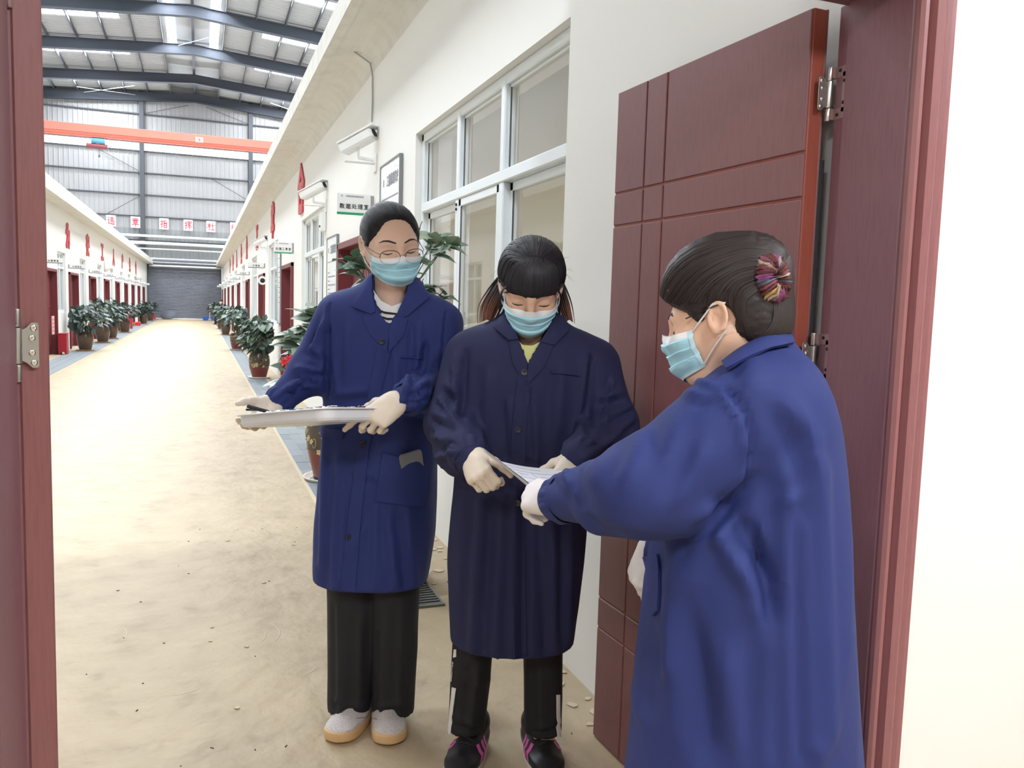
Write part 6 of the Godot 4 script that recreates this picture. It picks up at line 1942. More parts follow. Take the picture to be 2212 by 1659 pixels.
	glasses(o, x)
	# black trousers, pale knitted shoes
	var tf := Field.new()
	tf.cap(fr.at(766, 1190, -0.01), fr.at(753, 1556, 0.03), 0.084, 0.064, 0.0); tf.cap(fr.at(852, 1190, -0.01), fr.at(850, 1560, 0.03), 0.084, 0.064, 0.0)
	tf.cut_lo = fr.at(800, 1560, 0.10).y
	var tfo := Folds.new(); tfo.amp = 0.004
	tfo.add(fr, [[735, 1300, 740, 1540, 0.012, 0.005], [780, 1320, 776, 1530, 0.012, 0.005], [870, 1300, 866, 1540, 0.012, 0.005], [830, 1350, 826, 1540, 0.010, 0.004], [724, 1500, 790, 1516, 0.010, 0.006], [812, 1515, 880, 1508, 0.010, 0.006]], 0.05)
	b = MB.new(); var q := bounds(tf); nets(b, tf.f, q[0], q[1], 0.011, 2.0, tfo.push)
	part("trousers", b, M.trouser_black, o)
	var floor_at := func(px: float, py: float) -> Vector3:
		var d := fr.dir(px, py); return fr.eye + d * (-HC / d.y)
	var t1: Vector3 = floor_at.call(723, 1607); var t2: Vector3 = floor_at.call(843, 1612)
	shoe(o, t1, deg_to_rad(-15), 0.25, [M.knit, M.gum, M.knit_stripe], true)
	shoe(o, t2, deg_to_rad(12), 0.25, [M.knit, M.gum, M.knit_stripe], true)
	# gloved hands on the tray
	b = MB.new()
	hand(b, fr.at(862, 862, 0.32), Vector3(-0.72, -0.60, 0.34), Vector3(0.12, 0.42, 0.90), -1.0, [[8, 12, 10, 0.05], [40, 42, 30, 0.0], [52, 50, 30, -0.02], [58, 52, 30, -0.04]], [[0.55, -0.5, 0.75], [0.25, -0.65, 0.8], [0.05, -0.7, 0.7]], 0.94, el - wl, 0.030)
	part("glove", b, M.glove, o)
	b = MB.new()
	hand(b, fr.at(594, 868, 0.14), Vector3(-0.35, -0.62, 0.70), Vector3(-0.2, -0.70, -0.68), 1.0, [[30, 24, 10], [32, 24, 10], [32, 26, 10], [32, 28, 10]], [[0.55, -0.42, 0.6], [0.34, -0.5, 0.8], [0.18, -0.5, 0.85]], 0.94, er - wr, 0.028)
	part("glove", b, M.glove, o)
	tray_and_phone(fr, fd, fo)

func glasses(o: Node3D, x: Transform3D) -> void:
	var g := base("glasses", Vector3.ZERO, Basis.IDENTITY, o)
	var gz := 0.117; var gy := -0.012
	for s in [-1.0, 1.0]:
		var pts := PackedVector3Array(); var up := PackedVector3Array(); var low := PackedVector3Array()
		for k in 33:
			var a := TAU * k / 32.0
			var c := cos(a); var n := sin(a)
			var px: float = s * 0.0345 + 0.0270 * signf(c) * pow(absf(c), 0.8)
			var py := gy + 0.0215 * signf(n) * pow(absf(n), 0.85)
			var p := x * Vector3(px, py, gz - 0.18 * absf(px) * absf(px) * 18.0)
			pts.append(p)
			if k <= 16: up.append(p)
			if k >= 16: low.append(p)
		var b := MB.new(); b.tube(up, 0.0011, 6); part("rim", b, M.rim_dark, g)
		b = MB.new(); b.tube(low, 0.0006, 6); part("rim", b, M.rim_steel, g)
		b = MB.new()
		var c := Vector3.ZERO
		for p in pts: c += p / pts.size()
		var v0 := b.v.size(); var i0 := b.ix.size()
		var ci := b.vert(c, Vector3.UP)
		for p in pts: b.vert(p, Vector3.UP)
		for k in 32: b.ix.append_array([ci, ci + 1 + k, ci + 2 + k])
		b.smooth(v0, i0)
		part("lens", b, M.spectacle, g)
		b = MB.new()
		b.tube(PackedVector3Array([x * Vector3(s * 0.0615, gy + 0.010, gz - 0.014), x * Vector3(s * 0.068, gy + 0.012, gz - 0.026), x * Vector3(s * 0.079, gy + 0.016, 0.02), x * Vector3(s * 0.0815, gy + 0.022, -0.012), x * Vector3(s * 0.081, gy + 0.008, -0.034)]), 0.0011, 6)
		part("temple", b, M.rim_dark, g)
		b = MB.new(); b.tube(PackedVector3Array([x * Vector3(s * 0.010, gy - 0.004, gz - 0.001), x * Vector3(s * 0.008, gy - 0.006, gz - 0.008)]), 0.0016, 6); part("nose_pad", b, M.rim_steel, g)
	var b := MB.new(); b.tube(PackedVector3Array([x * Vector3(-0.0078, gy + 0.005, gz), x * Vector3(0, gy + 0.008, gz + 0.003), x * Vector3(0.0078, gy + 0.005, gz)]), 0.001, 6); part("bridge", b, M.rim_steel, g)

func tray_and_phone(fr: Frame, fd: Field, fo: Folds) -> void:
	# shallow enamel tray, its near corner towards the camera, far side dipping
	var c := fr.at(676, 890, 0.30)
	var yaw := deg_to_rad(-33.0)
	var bs := Basis(Vector3(0, 0, 1), deg_to_rad(4.5)) * Basis(Vector3.RIGHT, deg_to_rad(-9.0)) * Basis(Vector3.UP, yaw)
	var g := fr.basis
	var t := base("tray", fr.origin + g * c, g * bs)
	tag(t, "shallow white enamel tray held level by the woman in glasses", "tray")
	var w := 0.35; var d := 0.25; var h := 0.034
	var ring := func(b: MB, gr0: float, y0: float, gr1: float, y1: float) -> void:
		var p := rr_poly(w + gr0 * 2, d + gr0 * 2, 0.04 + gr0, 8); var q := rr_poly(w + gr1 * 2, d + gr1 * 2, 0.04 + gr1, 8)
		var v0 := b.v.size(); var i0 := b.ix.size(); var n := p.size()
		for k in n + 1:
			b.vert(Vector3(p[k % n].x, y0, p[k % n].y), Vector3.UP); b.vert(Vector3(q[k % n].x, y1, q[k % n].y), Vector3.UP)
		for k in n: b.ix.append_array([v0 + 2 * k, v0 + 2 * k + 1, v0 + 2 * k + 3, v0 + 2 * k, v0 + 2 * k + 3, v0 + 2 * k + 2])
		b.smooth(v0, i0)
	var b := MB.new()
	for k in [[-0.014, -h, -0.006, -h + 0.003], [-0.006, -h + 0.003, -0.002, -h + 0.010], [-0.002, -h + 0.010, 0.0, 0.0], [0.0, 0.0, 0.008, -0.002], [0.008, -0.002, 0.010, -0.001], [0.010, -0.001, 0.008, 0.0015], [0.008, 0.0015, -0.002, 0.001], [-0.002, 0.001, -0.004, -h + 0.010], [-0.004, -h + 0.010, -0.012, -h + 0.003]]:
		ring.call(b, k[0], k[1], k[2], k[3])
	b.plate(rr_poly(w - 0.024, d - 0.024, 0.03, 8), 0.003, Transform3D(Basis(Vector3.RIGHT, -PI / 2), Vector3(0, -h, 0)))
	part("pan", b, M.enamel, t)
	# samples wrapped in foil, lying across the tray
	var rng := RandomNumberGenerator.new(); rng.seed = 5
	var k := 0
	for i in 8:
		for j in 2:
			var s := base("foil_packet", t.transform * Vector3(-0.125 + i * 0.0375, -h + 0.0265, -0.055 + j * 0.11), t.basis * Basis(Vector3.UP, rng.randf_range(-0.15, 0.15)))
			tag(s, "%s foil packet from the tray's left end, row %s" % [["first", "second", "third", "fourth", "fifth", "sixth", "seventh", "eighth"][i], "nearer the camera" if j == 1 else "nearer the tray carrier"], "packet", "foil packets in the tray")
			b = MB.new()
			b.grid(10, 6, func(u, v):
				var a: float = TAU * u
				var l: float = (v - 0.5) * 0.092
				var r: float = 0.0135 * sqrt(maxf(0.02, 1.0 - pow(absf(v - 0.5) * 1.9, 4.0))) * (1.0 + 0.16 * sin(a * 3.0 + v * 11.0 + i))
				return Vector3(cos(a) * r, sin(a) * r * 1.15, -l), true)
			part("wrap", b, [M.foil, M.foil, M.foil_dark, M.foil][k % 4], s)
			b = MB.new(); b.cbox(Vector3(0, 0.0155, 0.005), Vector3(0.016, 0.002, 0.02), 0.0006); part("label", b, [M.sign_white, M.foil_blue, M.sign_white][k % 3], s)
			k += 1
	# black marker in the far hand
	var a0 := fr.at(534, 877, 0.33); var a1 := fr.at(566, 886, 0.31)
	var p := base("marker_pen", fr.origin + g * a0, g); tag(p, "short black marker under the thumb of the hand at the tray's left end", "pen")
	b = MB.new(); b.tube(PackedVector3Array([Vector3.ZERO, a1 - a0, (a1 - a0) * 2.2]), 0.0052, 10); part("barrel", b, M.pen_black, p)
	b = MB.new(); b.tube(PackedVector3Array([fr.at(531, 885, 0.33) - a0, fr.at(560, 885, 0.315) - a0]), 0.0032, 8); part("clip", b, M.pen_black, p)
	# telephone in the coat pocket
	var q := on_cloth(fr, fd, fo, 886, 990, 0.008)
	var n := fd.normal(q)
	var yy := (Vector3.UP + Vector3(-0.28, 0, 0)); yy = (yy - n * yy.dot(n)).normalized()
	p = base("mobile_phone", fr.origin + g * (q - n * 0.002), g * Basis(yy.cross(n), yy, n) * Basis(Vector3.RIGHT, 0.36)); tag(p, "grey mobile phone sticking out of the tray carrier's coat pocket", "phone")
	b = MB.new(); b.plate(rr_poly(0.070, 0.14, 0.009, 5), 0.008, Transform3D(Basis.IDENTITY, Vector3(0, -0.048, -0.004))); part("case", b, M.phone_grey, p)
	b = MB.new(); b.plate(rr_poly(0.064, 0.134, 0.007, 5), 0.001, Transform3D(Basis.IDENTITY, Vector3(0, -0.048, -0.005))); part("screen", b, M.pen_black, p)
# ---------------------------------------------------------------- the woman in the middle reading the sheets
func woman_with_paper() -> void:
	var fr := frame(1145, 2.33)
	var o := person(fr, "woman with a dark fringe bending her head over papers, in mask and dark navy coat")
	var fd := Field.new()
	fd.torso([row(fr, 1440, 984, 1226, 0.15), row(fr, 1390, 978, 1234, 0.15), row(fr, 1300, 973, 1250, 0.15), row(fr, 1200, 970, 1262, 0.15), row(fr, 1100, 975, 1270, 0.15), row(fr, 1000, 985, 1272, 0.15), row(fr, 900, 990, 1278, 0.145), row(fr, 820, 990, 1292, 0.14), row(fr, 770, 990, 1302, 0.13), row(fr, 740, 1000, 1288, 0.12), row(fr, 715, 1026, 1256, 0.105), row(fr, 697, 1060, 1226, 0.088), row(fr, 680, 1086, 1206, 0.07), row(fr, 666, 1098, 1196, 0.062), row(fr, 650, 1102, 1192, 0.058)])
	fd.cut_lo = fr.at(1100, 1418, 0.13).y
	var sr := fr.at(1018, 775, 0.0); var er := fr.at(974, 915, 0.07); var wr := fr.at(1012, 985, 0.25)
	var sl := fr.at(1278, 790, 0.0); var el := fr.at(1318, 920, 0.06); var wl := fr.at(1252, 982, 0.27)
	fd.cap(sr, er, 0.076, 0.070, 0.05); fd.cap(er, wr, 0.070, 0.050, 0.03)
	fd.cap(sl, el, 0.076, 0.070, 0.05); fd.cap(el, wl, 0.070, 0.044, 0.03)
	fd.cap(fr.at(968, 985, 0.14), fr.at(985, 1005, 0.2), 0.035, 0.03, 0.04)
	var fo := Folds.new(); fo.amp = 0.006
	fo.add(fr, [[1005, 760, 1000, 900, 0.012, -0.009], [1280, 770, 1262, 920, 0.012, -0.009], [935, 890, 1000, 905, 0.011, 0.009], [940, 940, 1000, 930, 0.010, 0.008], [950, 980, 1000, 945, 0.009, 0.008], [965, 830, 1000, 860, 0.012, 0.008], [1290, 940, 1365, 905, 0.011, 0.009], [1240, 960, 1330, 930, 0.010, 0.007], [1290, 860, 1345, 850, 0.012, 0.008], [1230, 975, 1300, 965, 0.008, 0.006],
		[1130, 1040, 1128, 1420, 0.014, -0.010], [1085, 1050, 1070, 1415, 0.018, 0.008], [1040, 1060, 1020, 1410, 0.016, 0.007], [1185, 1060, 1200, 1410, 0.018, 0.008], [1230, 1100, 1225, 1400, 0.014, 0.007], [1060, 800, 1050, 930, 0.016, 0.006], [1210, 800, 1200, 940, 0.016, 0.006], [1100, 860, 1110, 990, 0.012, 0.006], [1000, 1040, 1100, 1060, 0.012, 0.005], [945, 860, 985, 900, 0.006, 0.006], [938, 915, 990, 955, 0.006, 0.006], [955, 1000, 1000, 965, 0.006, 0.005], [975, 790, 990, 880, 0.007, 0.005], [1300, 900, 1362, 880, 0.006, 0.006], [1260, 970, 1340, 945, 0.006, 0.005], [1325, 820, 1300, 900, 0.007, 0.005], [1090, 960, 1160, 990, 0.008, 0.004], [1150, 830, 1160, 1000, 0.010, 0.005]])
	var vv := PackedVector2Array()
	for q in [[1098, 640], [1112, 715], [1139, 786], [1172, 730], [1198, 640]]:
		var w := fr.at(q[0], q[1], 0.1); vv.append(Vector2(w.x, w.y))
	fd.v_cut = vv
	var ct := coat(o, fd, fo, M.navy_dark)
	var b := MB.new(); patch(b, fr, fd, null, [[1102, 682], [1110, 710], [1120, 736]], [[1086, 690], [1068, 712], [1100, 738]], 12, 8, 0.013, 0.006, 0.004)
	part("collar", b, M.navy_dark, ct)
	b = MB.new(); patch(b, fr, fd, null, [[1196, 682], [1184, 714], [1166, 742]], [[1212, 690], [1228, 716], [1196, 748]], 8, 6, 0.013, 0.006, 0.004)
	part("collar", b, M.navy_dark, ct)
	b = MB.new(); patch(b, fr, fd, null, [[1118, 730], [1128, 756], [1140, 784]], [[1100, 740], [1108, 786], [1134, 830]], 10, 6, 0.008, 0.006, 0.003)
	part("lapel", b, M.navy_dark, ct)
	b = MB.new(); patch(b, fr, fd, null, [[1168, 738], [1154, 762], [1141, 786]], [[1194, 748], [1176, 792], [1138, 832]], 8, 4, 0.010, 0.005, 0.003)
	part("lapel", b, M.navy_dark, ct)
	b = MB.new(); patch(b, fr, fd, fo, [[1120, 800], [1106, 930], [1104, 1100], [1112, 1418]], [[1150, 800], [1136, 930], [1132, 1100], [1138, 1418]], 40, 4, 0.0045, 0.004)
	part("front_band", b, M.navy_dark, ct)
	b = MB.new(); patch(b, fr, fd, fo, [[1190, 800], [1250, 806]], [[1190, 806], [1249, 812]], 10, 3, 0.005, 0.004)
	part("pocket", b, M.navy_dark, ct)
	for q in [[1133, 805], [1119, 928], [1118, 1085]]:
		b = MB.new(); var p := on_cloth(fr, fd, fo, q[0], q[1], 0.005)
		button(b, p, fd.normal(p), 0.0095); part("button", b, M.button, ct)
	cuff(o, wr, wr - er, 0.050, M.navy_dark, 1); cuff(o, wl, wl - el, 0.045, M.navy_dark, 2)
	b = MB.new(); patch(b, fr, fd, null, [[1110, 726], [1130, 744], [1150, 746], [1174, 732]], [[1120, 752], [1138, 790], [1142, 790], [1164, 756]], 12, 8, -0.006, 0.003)
	part("shirt", b, M.shirt_yellow, o)
	var hd := Head.new()
	var x := Transform3D(Basis(Vector3.UP, deg_to_rad(0)) * Basis(Vector3.RIGHT, deg_to_rad(33)) * Basis(Vector3(0, 0, 1), deg_to_rad(-1.5)) * Basis.from_scale(Vector3(1.04, 0.95, 1.04)), fr.at(1147, 617, 0.07))
	var nb := fr.at(1147, 735, 0.0)
	hd.neck = x.affine_inverse() * nb
	var chest := fr.at(1145, 860, 0.0); var hip := fr.at(1125, 1120, 0.0)
	var f1 := fr.at(1006, 1600, -0.02); var f2 := fr.at(1172, 1610, -0.02)
	body(o, hd, x, [[nb, chest, 0.05, 0.10], [chest, hip, 0.10, 0.11], [sr, er, 0.045, 0.04], [er, wr, 0.04, 0.028], [sl, el, 0.045, 0.04], [el, wl, 0.04, 0.028], [nb + Vector3(0, -0.04, 0), sr, 0.04, 0.045], [nb + Vector3(0, -0.04, 0), sl, 0.04, 0.045], [hip + Vector3(-0.09, -0.05, 0), f1, 0.05, 0.036], [hip + Vector3(0.07, -0.05, 0), f2, 0.05, 0.036]], M.skin_b, -0.2)
	brows_and_eyes(o, hd, x, 0.024, 0.0)
	surgical_mask(o, hd, x, -0.016, -0.113, -0.016, -0.080)
	var hf := func(p: Vector3, _d := 0.0) -> float:
		var q := Vector3(absf(p.x), p.y, p.z)
		var d := Head.ell(q, Vector3(0, 0.034, -0.014), Vector3(0.087, 0.100, 0.112))
		d = Head.un(d, Head.ell(q, Vector3(0, -0.03, -0.06), Vector3(0.07, 0.07, 0.06)), 0.04)
		# the opening for the face under the fringe
		var yl := 0.026 - 0.5 * pow(maxf(0.0, q.x - 0.03), 1.2) 
		var op := maxf(maxf(p.y - yl, 0.012 - p.z), q.x - 0.070)
		d = -Head.un(-d, op, 0.010)
		op = maxf(maxf(p.y - 0.012, -0.03 - p.z), 0.066 - q.x)          # the ears stay free
		d = -Head.un(-d, op, 0.008)
		return -Head.un(-d, p.y + 0.085, 0.01)
	var hg := FastNoiseLite.new(); hg.frequency = 1.0; hg.fractal_octaves = 2
	b = MB.new()
	hair_cap(b, hf, x, Vector3(-0.1, -0.11, -0.14), Vector3(0.1, 0.15, 0.115), 0.0042, func(v: Vector3, _n: Vector3): return 0.0018 * hg.get_noise_3d(v.x * 170.0, v.y * 40.0, v.z * 40.0))
	var hr := part("hair", b, M.hair_dark, o)
	var hfd := Field.new(); hfd.extra = hf
	var rng := RandomNumberGenerator.new(); rng.seed = 92
	b = MB.new()
	var whorl := Vector3(0.004, 0.112, 0.05)
	for k in 170:          # fringe, fanned out from the crown
		var s := lerpf(-1.0, 1.0, (k + rng.randf()) / 170.0)
		lock(b, hfd, x, [whorl + Vector3(s * 0.03, 0, rng.randf_range(-0.01, 0.01)), Vector3(s * 0.062, 0.092, 0.078 - 0.02 * s * s), Vector3(s * 0.074, 0.05, 0.098 - 0.035 * s * s), Vector3(s * 0.063 + rng.randf_range(-0.004, 0.004), 0.024 - 0.014 * s * s + rng.randf_range(-0.009, 0.006), 0.106 - 0.035 * s * s)], rng.randf_range(0.0016, 0.0034), 0.0012, 12)
	for k in 100:         # sides and back
		var a := lerpf(0.55, TAU - 0.55, (k + rng.randf()) / 100.0)
		var d := Vector3(sin(a), 0, cos(a))
		lock(b, hfd, x, [whorl + d * 0.015, Vector3(d.x * 0.075, 0.10, d.z * 0.07 - 0.01), Vector3(d.x * 0.088, 0.04, d.z * 0.10 - 0.02), Vector3(d.x * 0.075, -0.03, minf(d.z * 0.09 - 0.03, -0.03))], rng.randf_range(0.0016, 0.0032), 0.0008, 12)
	part("strands", b, M.hair_lock, hr).set_meta("kind", "stuff")
	# loose side locks before the ears, then the two low tails with reddish ends
	b = MB.new()
	for s in [-1.0, 1.0]:
		for k in 14:
			var q := rng.randf()
			lock(b, hfd, x, [Vector3(s * 0.050, 0.06, 0.076), Vector3(s * 0.072, 0.02, 0.062 - 0.01 * q), Vector3(s * (0.076 + 0.004 * q), -0.02, 0.05 - 0.016 * q), Vector3(s * (0.074 + 0.006 * q), -0.052 - 0.03 * q, 0.046 - 0.016 * q)], rng.randf_range(0.001, 0.002), 0.0, 12, false)
	part("side_locks", b, M.hair_dark, hr).set_meta("kind", "stuff")
	for s in [[-1.0, [[1092, 600], [1078, 630], [1062, 658], [1052, 690]], 0.024], [1.0, [[1206, 610], [1214, 640], [1222, 668], [1230, 690]], 0.016]]:
		b = MB.new(); b.use_c = true
		for k in 170:
			var u := Vector2(rng.randfn(), rng.randfn()) * 0.40
			var pts := PackedVector3Array(); var rad := []
			for i in 13:
				var t := i / 12.0
				var q := poly_at(s[1], t)
				var sp: float = s[2] * (0.4 + 0.9 * sin(PI * clampf(t * 0.72 + 0.12, 0, 1)))
				pts.append(fr.at(q.x, q.y, lerpf(-0.02, 0.02, t)) + Vector3(u.x * sp, -0.010 * absf(u.x) * t, u.y * sp))
				rad.append(0.0032 * (1.0 - 0.75 * t))
			var v0 := b.v.size()
			b.tube(pts, rad, 4, false)
			var turn := rng.randf_range(0.3, 0.55)
			for i in 13:         # dyed towards the ends
				var cc := rgb(36, 33, 36).srgb_to_linear().lerp(rgb(128, 82, 64).srgb_to_linear(), smoothstep(turn - 0.2, turn + 0.35, i / 12.0))
				for j in 4: b.c[v0 + i * 4 + j] = cc
		part("tail", b, M.hair_dyed, hr).set_meta("kind", "stuff")
	# flyaway hairs
	b = MB.new()
	for k in 34:
		var a := rng.randf() * TAU
		var st := Vector3(sin(a) * 0.085, 0.04 + absf(cos(a)) * 0.07, cos(a) * 0.03)
		var e := st * rng.randf_range(1.08, 1.22) + Vector3(0.012 * sin(k), rng.randf_range(-0.05, 0.0), 0)
		lock(b, hfd, x, [st, (st + e) * 0.5 + Vector3(0, 0.006, 0.004), e], 0.0004, 0.0, 6, false)
	part("flyaway", b, M.hair_dark, hr).set_meta("kind", "stuff")
	# track trousers with a white side stripe
	var tf := Field.new()
	tf.cap(fr.at(1026, 1330, -0.02), fr.at(1006, 1585, -0.02), 0.060, 0.054, 0.0); tf.cap(fr.at(1172, 1330, -0.02), fr.at(1173, 1598, -0.02), 0.060, 0.053, 0.0)
	tf.cut_lo = fr.at(1005, 1592, 0.02).y
	var tfo := Folds.new(); tfo.amp = 0.004
	tfo.add(fr, [[1030, 1440, 1015, 1585, 0.012, 0.005], [1165, 1440, 1170, 1590, 0.012, 0.005], [980, 1560, 1040, 1575, 0.010, 0.006], [1145, 1580, 1205, 1572, 0.010, 0.006], [995, 1470, 1050, 1490, 0.012, 0.004]], 0.05)
	b = MB.new(); var q := bounds(tf); nets(b, tf.f, q[0], q[1], 0.011, 2.0, tfo.push)
	var tr := part("trousers", b, M.trouser_black, o)
	for st in [[[[979, 1484], [974, 1530], [969, 1584]], [[987, 1486], [981, 1530], [975, 1584]]], [[[984, 1402], [982, 1420]], [[988, 1402], [988, 1418]]], [[[1200, 1500], [1201, 1550], [1203, 1596]], [[1207, 1500], [1208, 1550], [1210, 1596]]]]:
		b = MB.new(); patch(b, fr, tf, tfo, st[0], st[1], 16, 2, 0.003, 0.002); part("side_stripe", b, M.sign_white, tr)
	var letters := TextMesh.new(); letters.text = "OABDITTYUO"; letters.font_size = 24; letters.pixel_size = 0.0007; letters.depth = 0.001
	var sf := SystemFont.new(); sf.font_names = PackedStringArray(["Droid Sans"]); letters.font = sf
	var tp := on_cloth(fr, tf, tfo, 979.5, 1450, 0.003)
	if tp != Vector3.INF:
		var lm := part("lettering", letters, M.sign_white, tr)
		var n := tf.normal(tp); var along := (fr.at(974, 1476, 0.0) - fr.at(984, 1424, 0.0)).normalized()
		along = (along - n * along.dot(n)).normalized()
		lm.transform = Transform3D(Basis(-along, n.cross(-along), n) * Basis.from_scale(Vector3(0.62, 0.62, 1)), tp)
	var floor_at := func(px: float, py: float) -> Vector3:
		var d := fr.dir(px, py); return fr.eye + d * (-HC / d.y)
	shoe(o, floor_at.call(985, 1690), deg_to_rad(-14), 0.245, [M.shoe_black, M.shoe_sole, M.shoe_pink], false)
	shoe(o, floor_at.call(1192, 1690), deg_to_rad(14), 0.245, [M.shoe_black, M.shoe_sole, M.shoe_pink], false)
	b = MB.new()
	hand(b, fr.at(1017, 980, 0.268), Vector3(0.32, -0.55, 0.77), Vector3(-0.42, 0.30, 0.86), 1.0, [[48, 66, 40], [56, 70, 40], [60, 72, 40], [62, 72, 40]], [[0.55, -0.35, 0.75], [0.35, -0.55, 0.75], [0.1, -0.6, 0.7]], 0.90, er - wr, 0.030)
	part("glove", b, M.glove, o)
	b = MB.new()
	hand(b, fr.at(1250, 982, 0.27), Vector3(-0.42, -0.62, 0.60), Vector3(0.25, 0.62, 0.74), -1.0, [[40, 55, 30], [46, 60, 36], [50, 62, 36], [52, 62, 36]], [[0.6, -0.3, 0.7], [0.4, -0.5, 0.75], [0.2, -0.6, 0.7]], 0.90, el - wl, 0.030)
	part("glove", b, M.glove, o)
	# the sheets
	var c00 := fr.at(1040, 984, 0.33); var c10 := fr.at(1240, 1012, 0.30); var c01 := fr.at(1160, 1078, 0.66); var c11 := fr.at(1330, 1090, 0.62)
	var mid := (c00 + c10 + c01 + c11) / 4
	var sheets := [["paper_sheet", "white sheet with a printed form held between the two women, uppermost", 0.0], ["paper_sheet", "second white sheet lying under the printed form", 0.0032]]
	for s in sheets:
		var p := base(s[0], fr.origin + fr.basis * mid, fr.basis); tag(p, s[1], "paper")
		b = MB.new(); var top := []
		var up := (c10 - c00).cross(c01 - c00).normalized()
		if up.y < 0: up = -up
		var pt := func(u: float, v: float) -> Vector3:
			var e := c00.lerp(c10, u).lerp(c01.lerp(c11, u), v)
			var bend := 0.020 * pow(maxf(0.0, 1.0 - u / 0.22), 2.0) - 0.012 * sin(PI * u)
			return e - mid + up * (bend - s[2]) + Vector3(0.004 * sin(v * 5.0) * s[2] * 100.0, 0, 0)
		for j in 15:
			for i in 19: top.append(pt.call(i / 18.0, j / 14.0))
		shell(b, top, 18, 14, up * 5.0, 0.0004); part("sheet", b, M.paper, p)
		if s[2] == 0.0:
			b = MB.new()
			for ln in [[0.16, 0.2, 0.8, 0.2], [0.16, 0.2, 0.16, 0.9], [0.45, 0.2, 0.45, 0.9], [0.8, 0.2, 0.8, 0.9], [0.16, 0.38, 0.45, 0.38], [0.16, 0.62, 0.8, 0.62], [0.25, 0.28, 0.38, 0.28], [0.28, 0.28, 0.28, 0.34], [0.5, 0.3, 0.7, 0.3], [0.5, 0.42, 0.62, 0.42], [0.5, 0.5, 0.72, 0.5], [0.22, 0.5, 0.4, 0.5], [0.22, 0.74, 0.4, 0.74], [0.52, 0.74, 0.7, 0.74], [0.2, 0.1, 0.6, 0.1]]:
				var pts := PackedVector3Array()
				for i in 7: pts.append(pt.call(lerpf(ln[0], ln[2], i / 6.0), lerpf(ln[1], ln[3], i / 6.0)) + up * 0.0004)
				b.tube(pts, 0.00035, 4)
			part("print", b, M.ink_line, p)

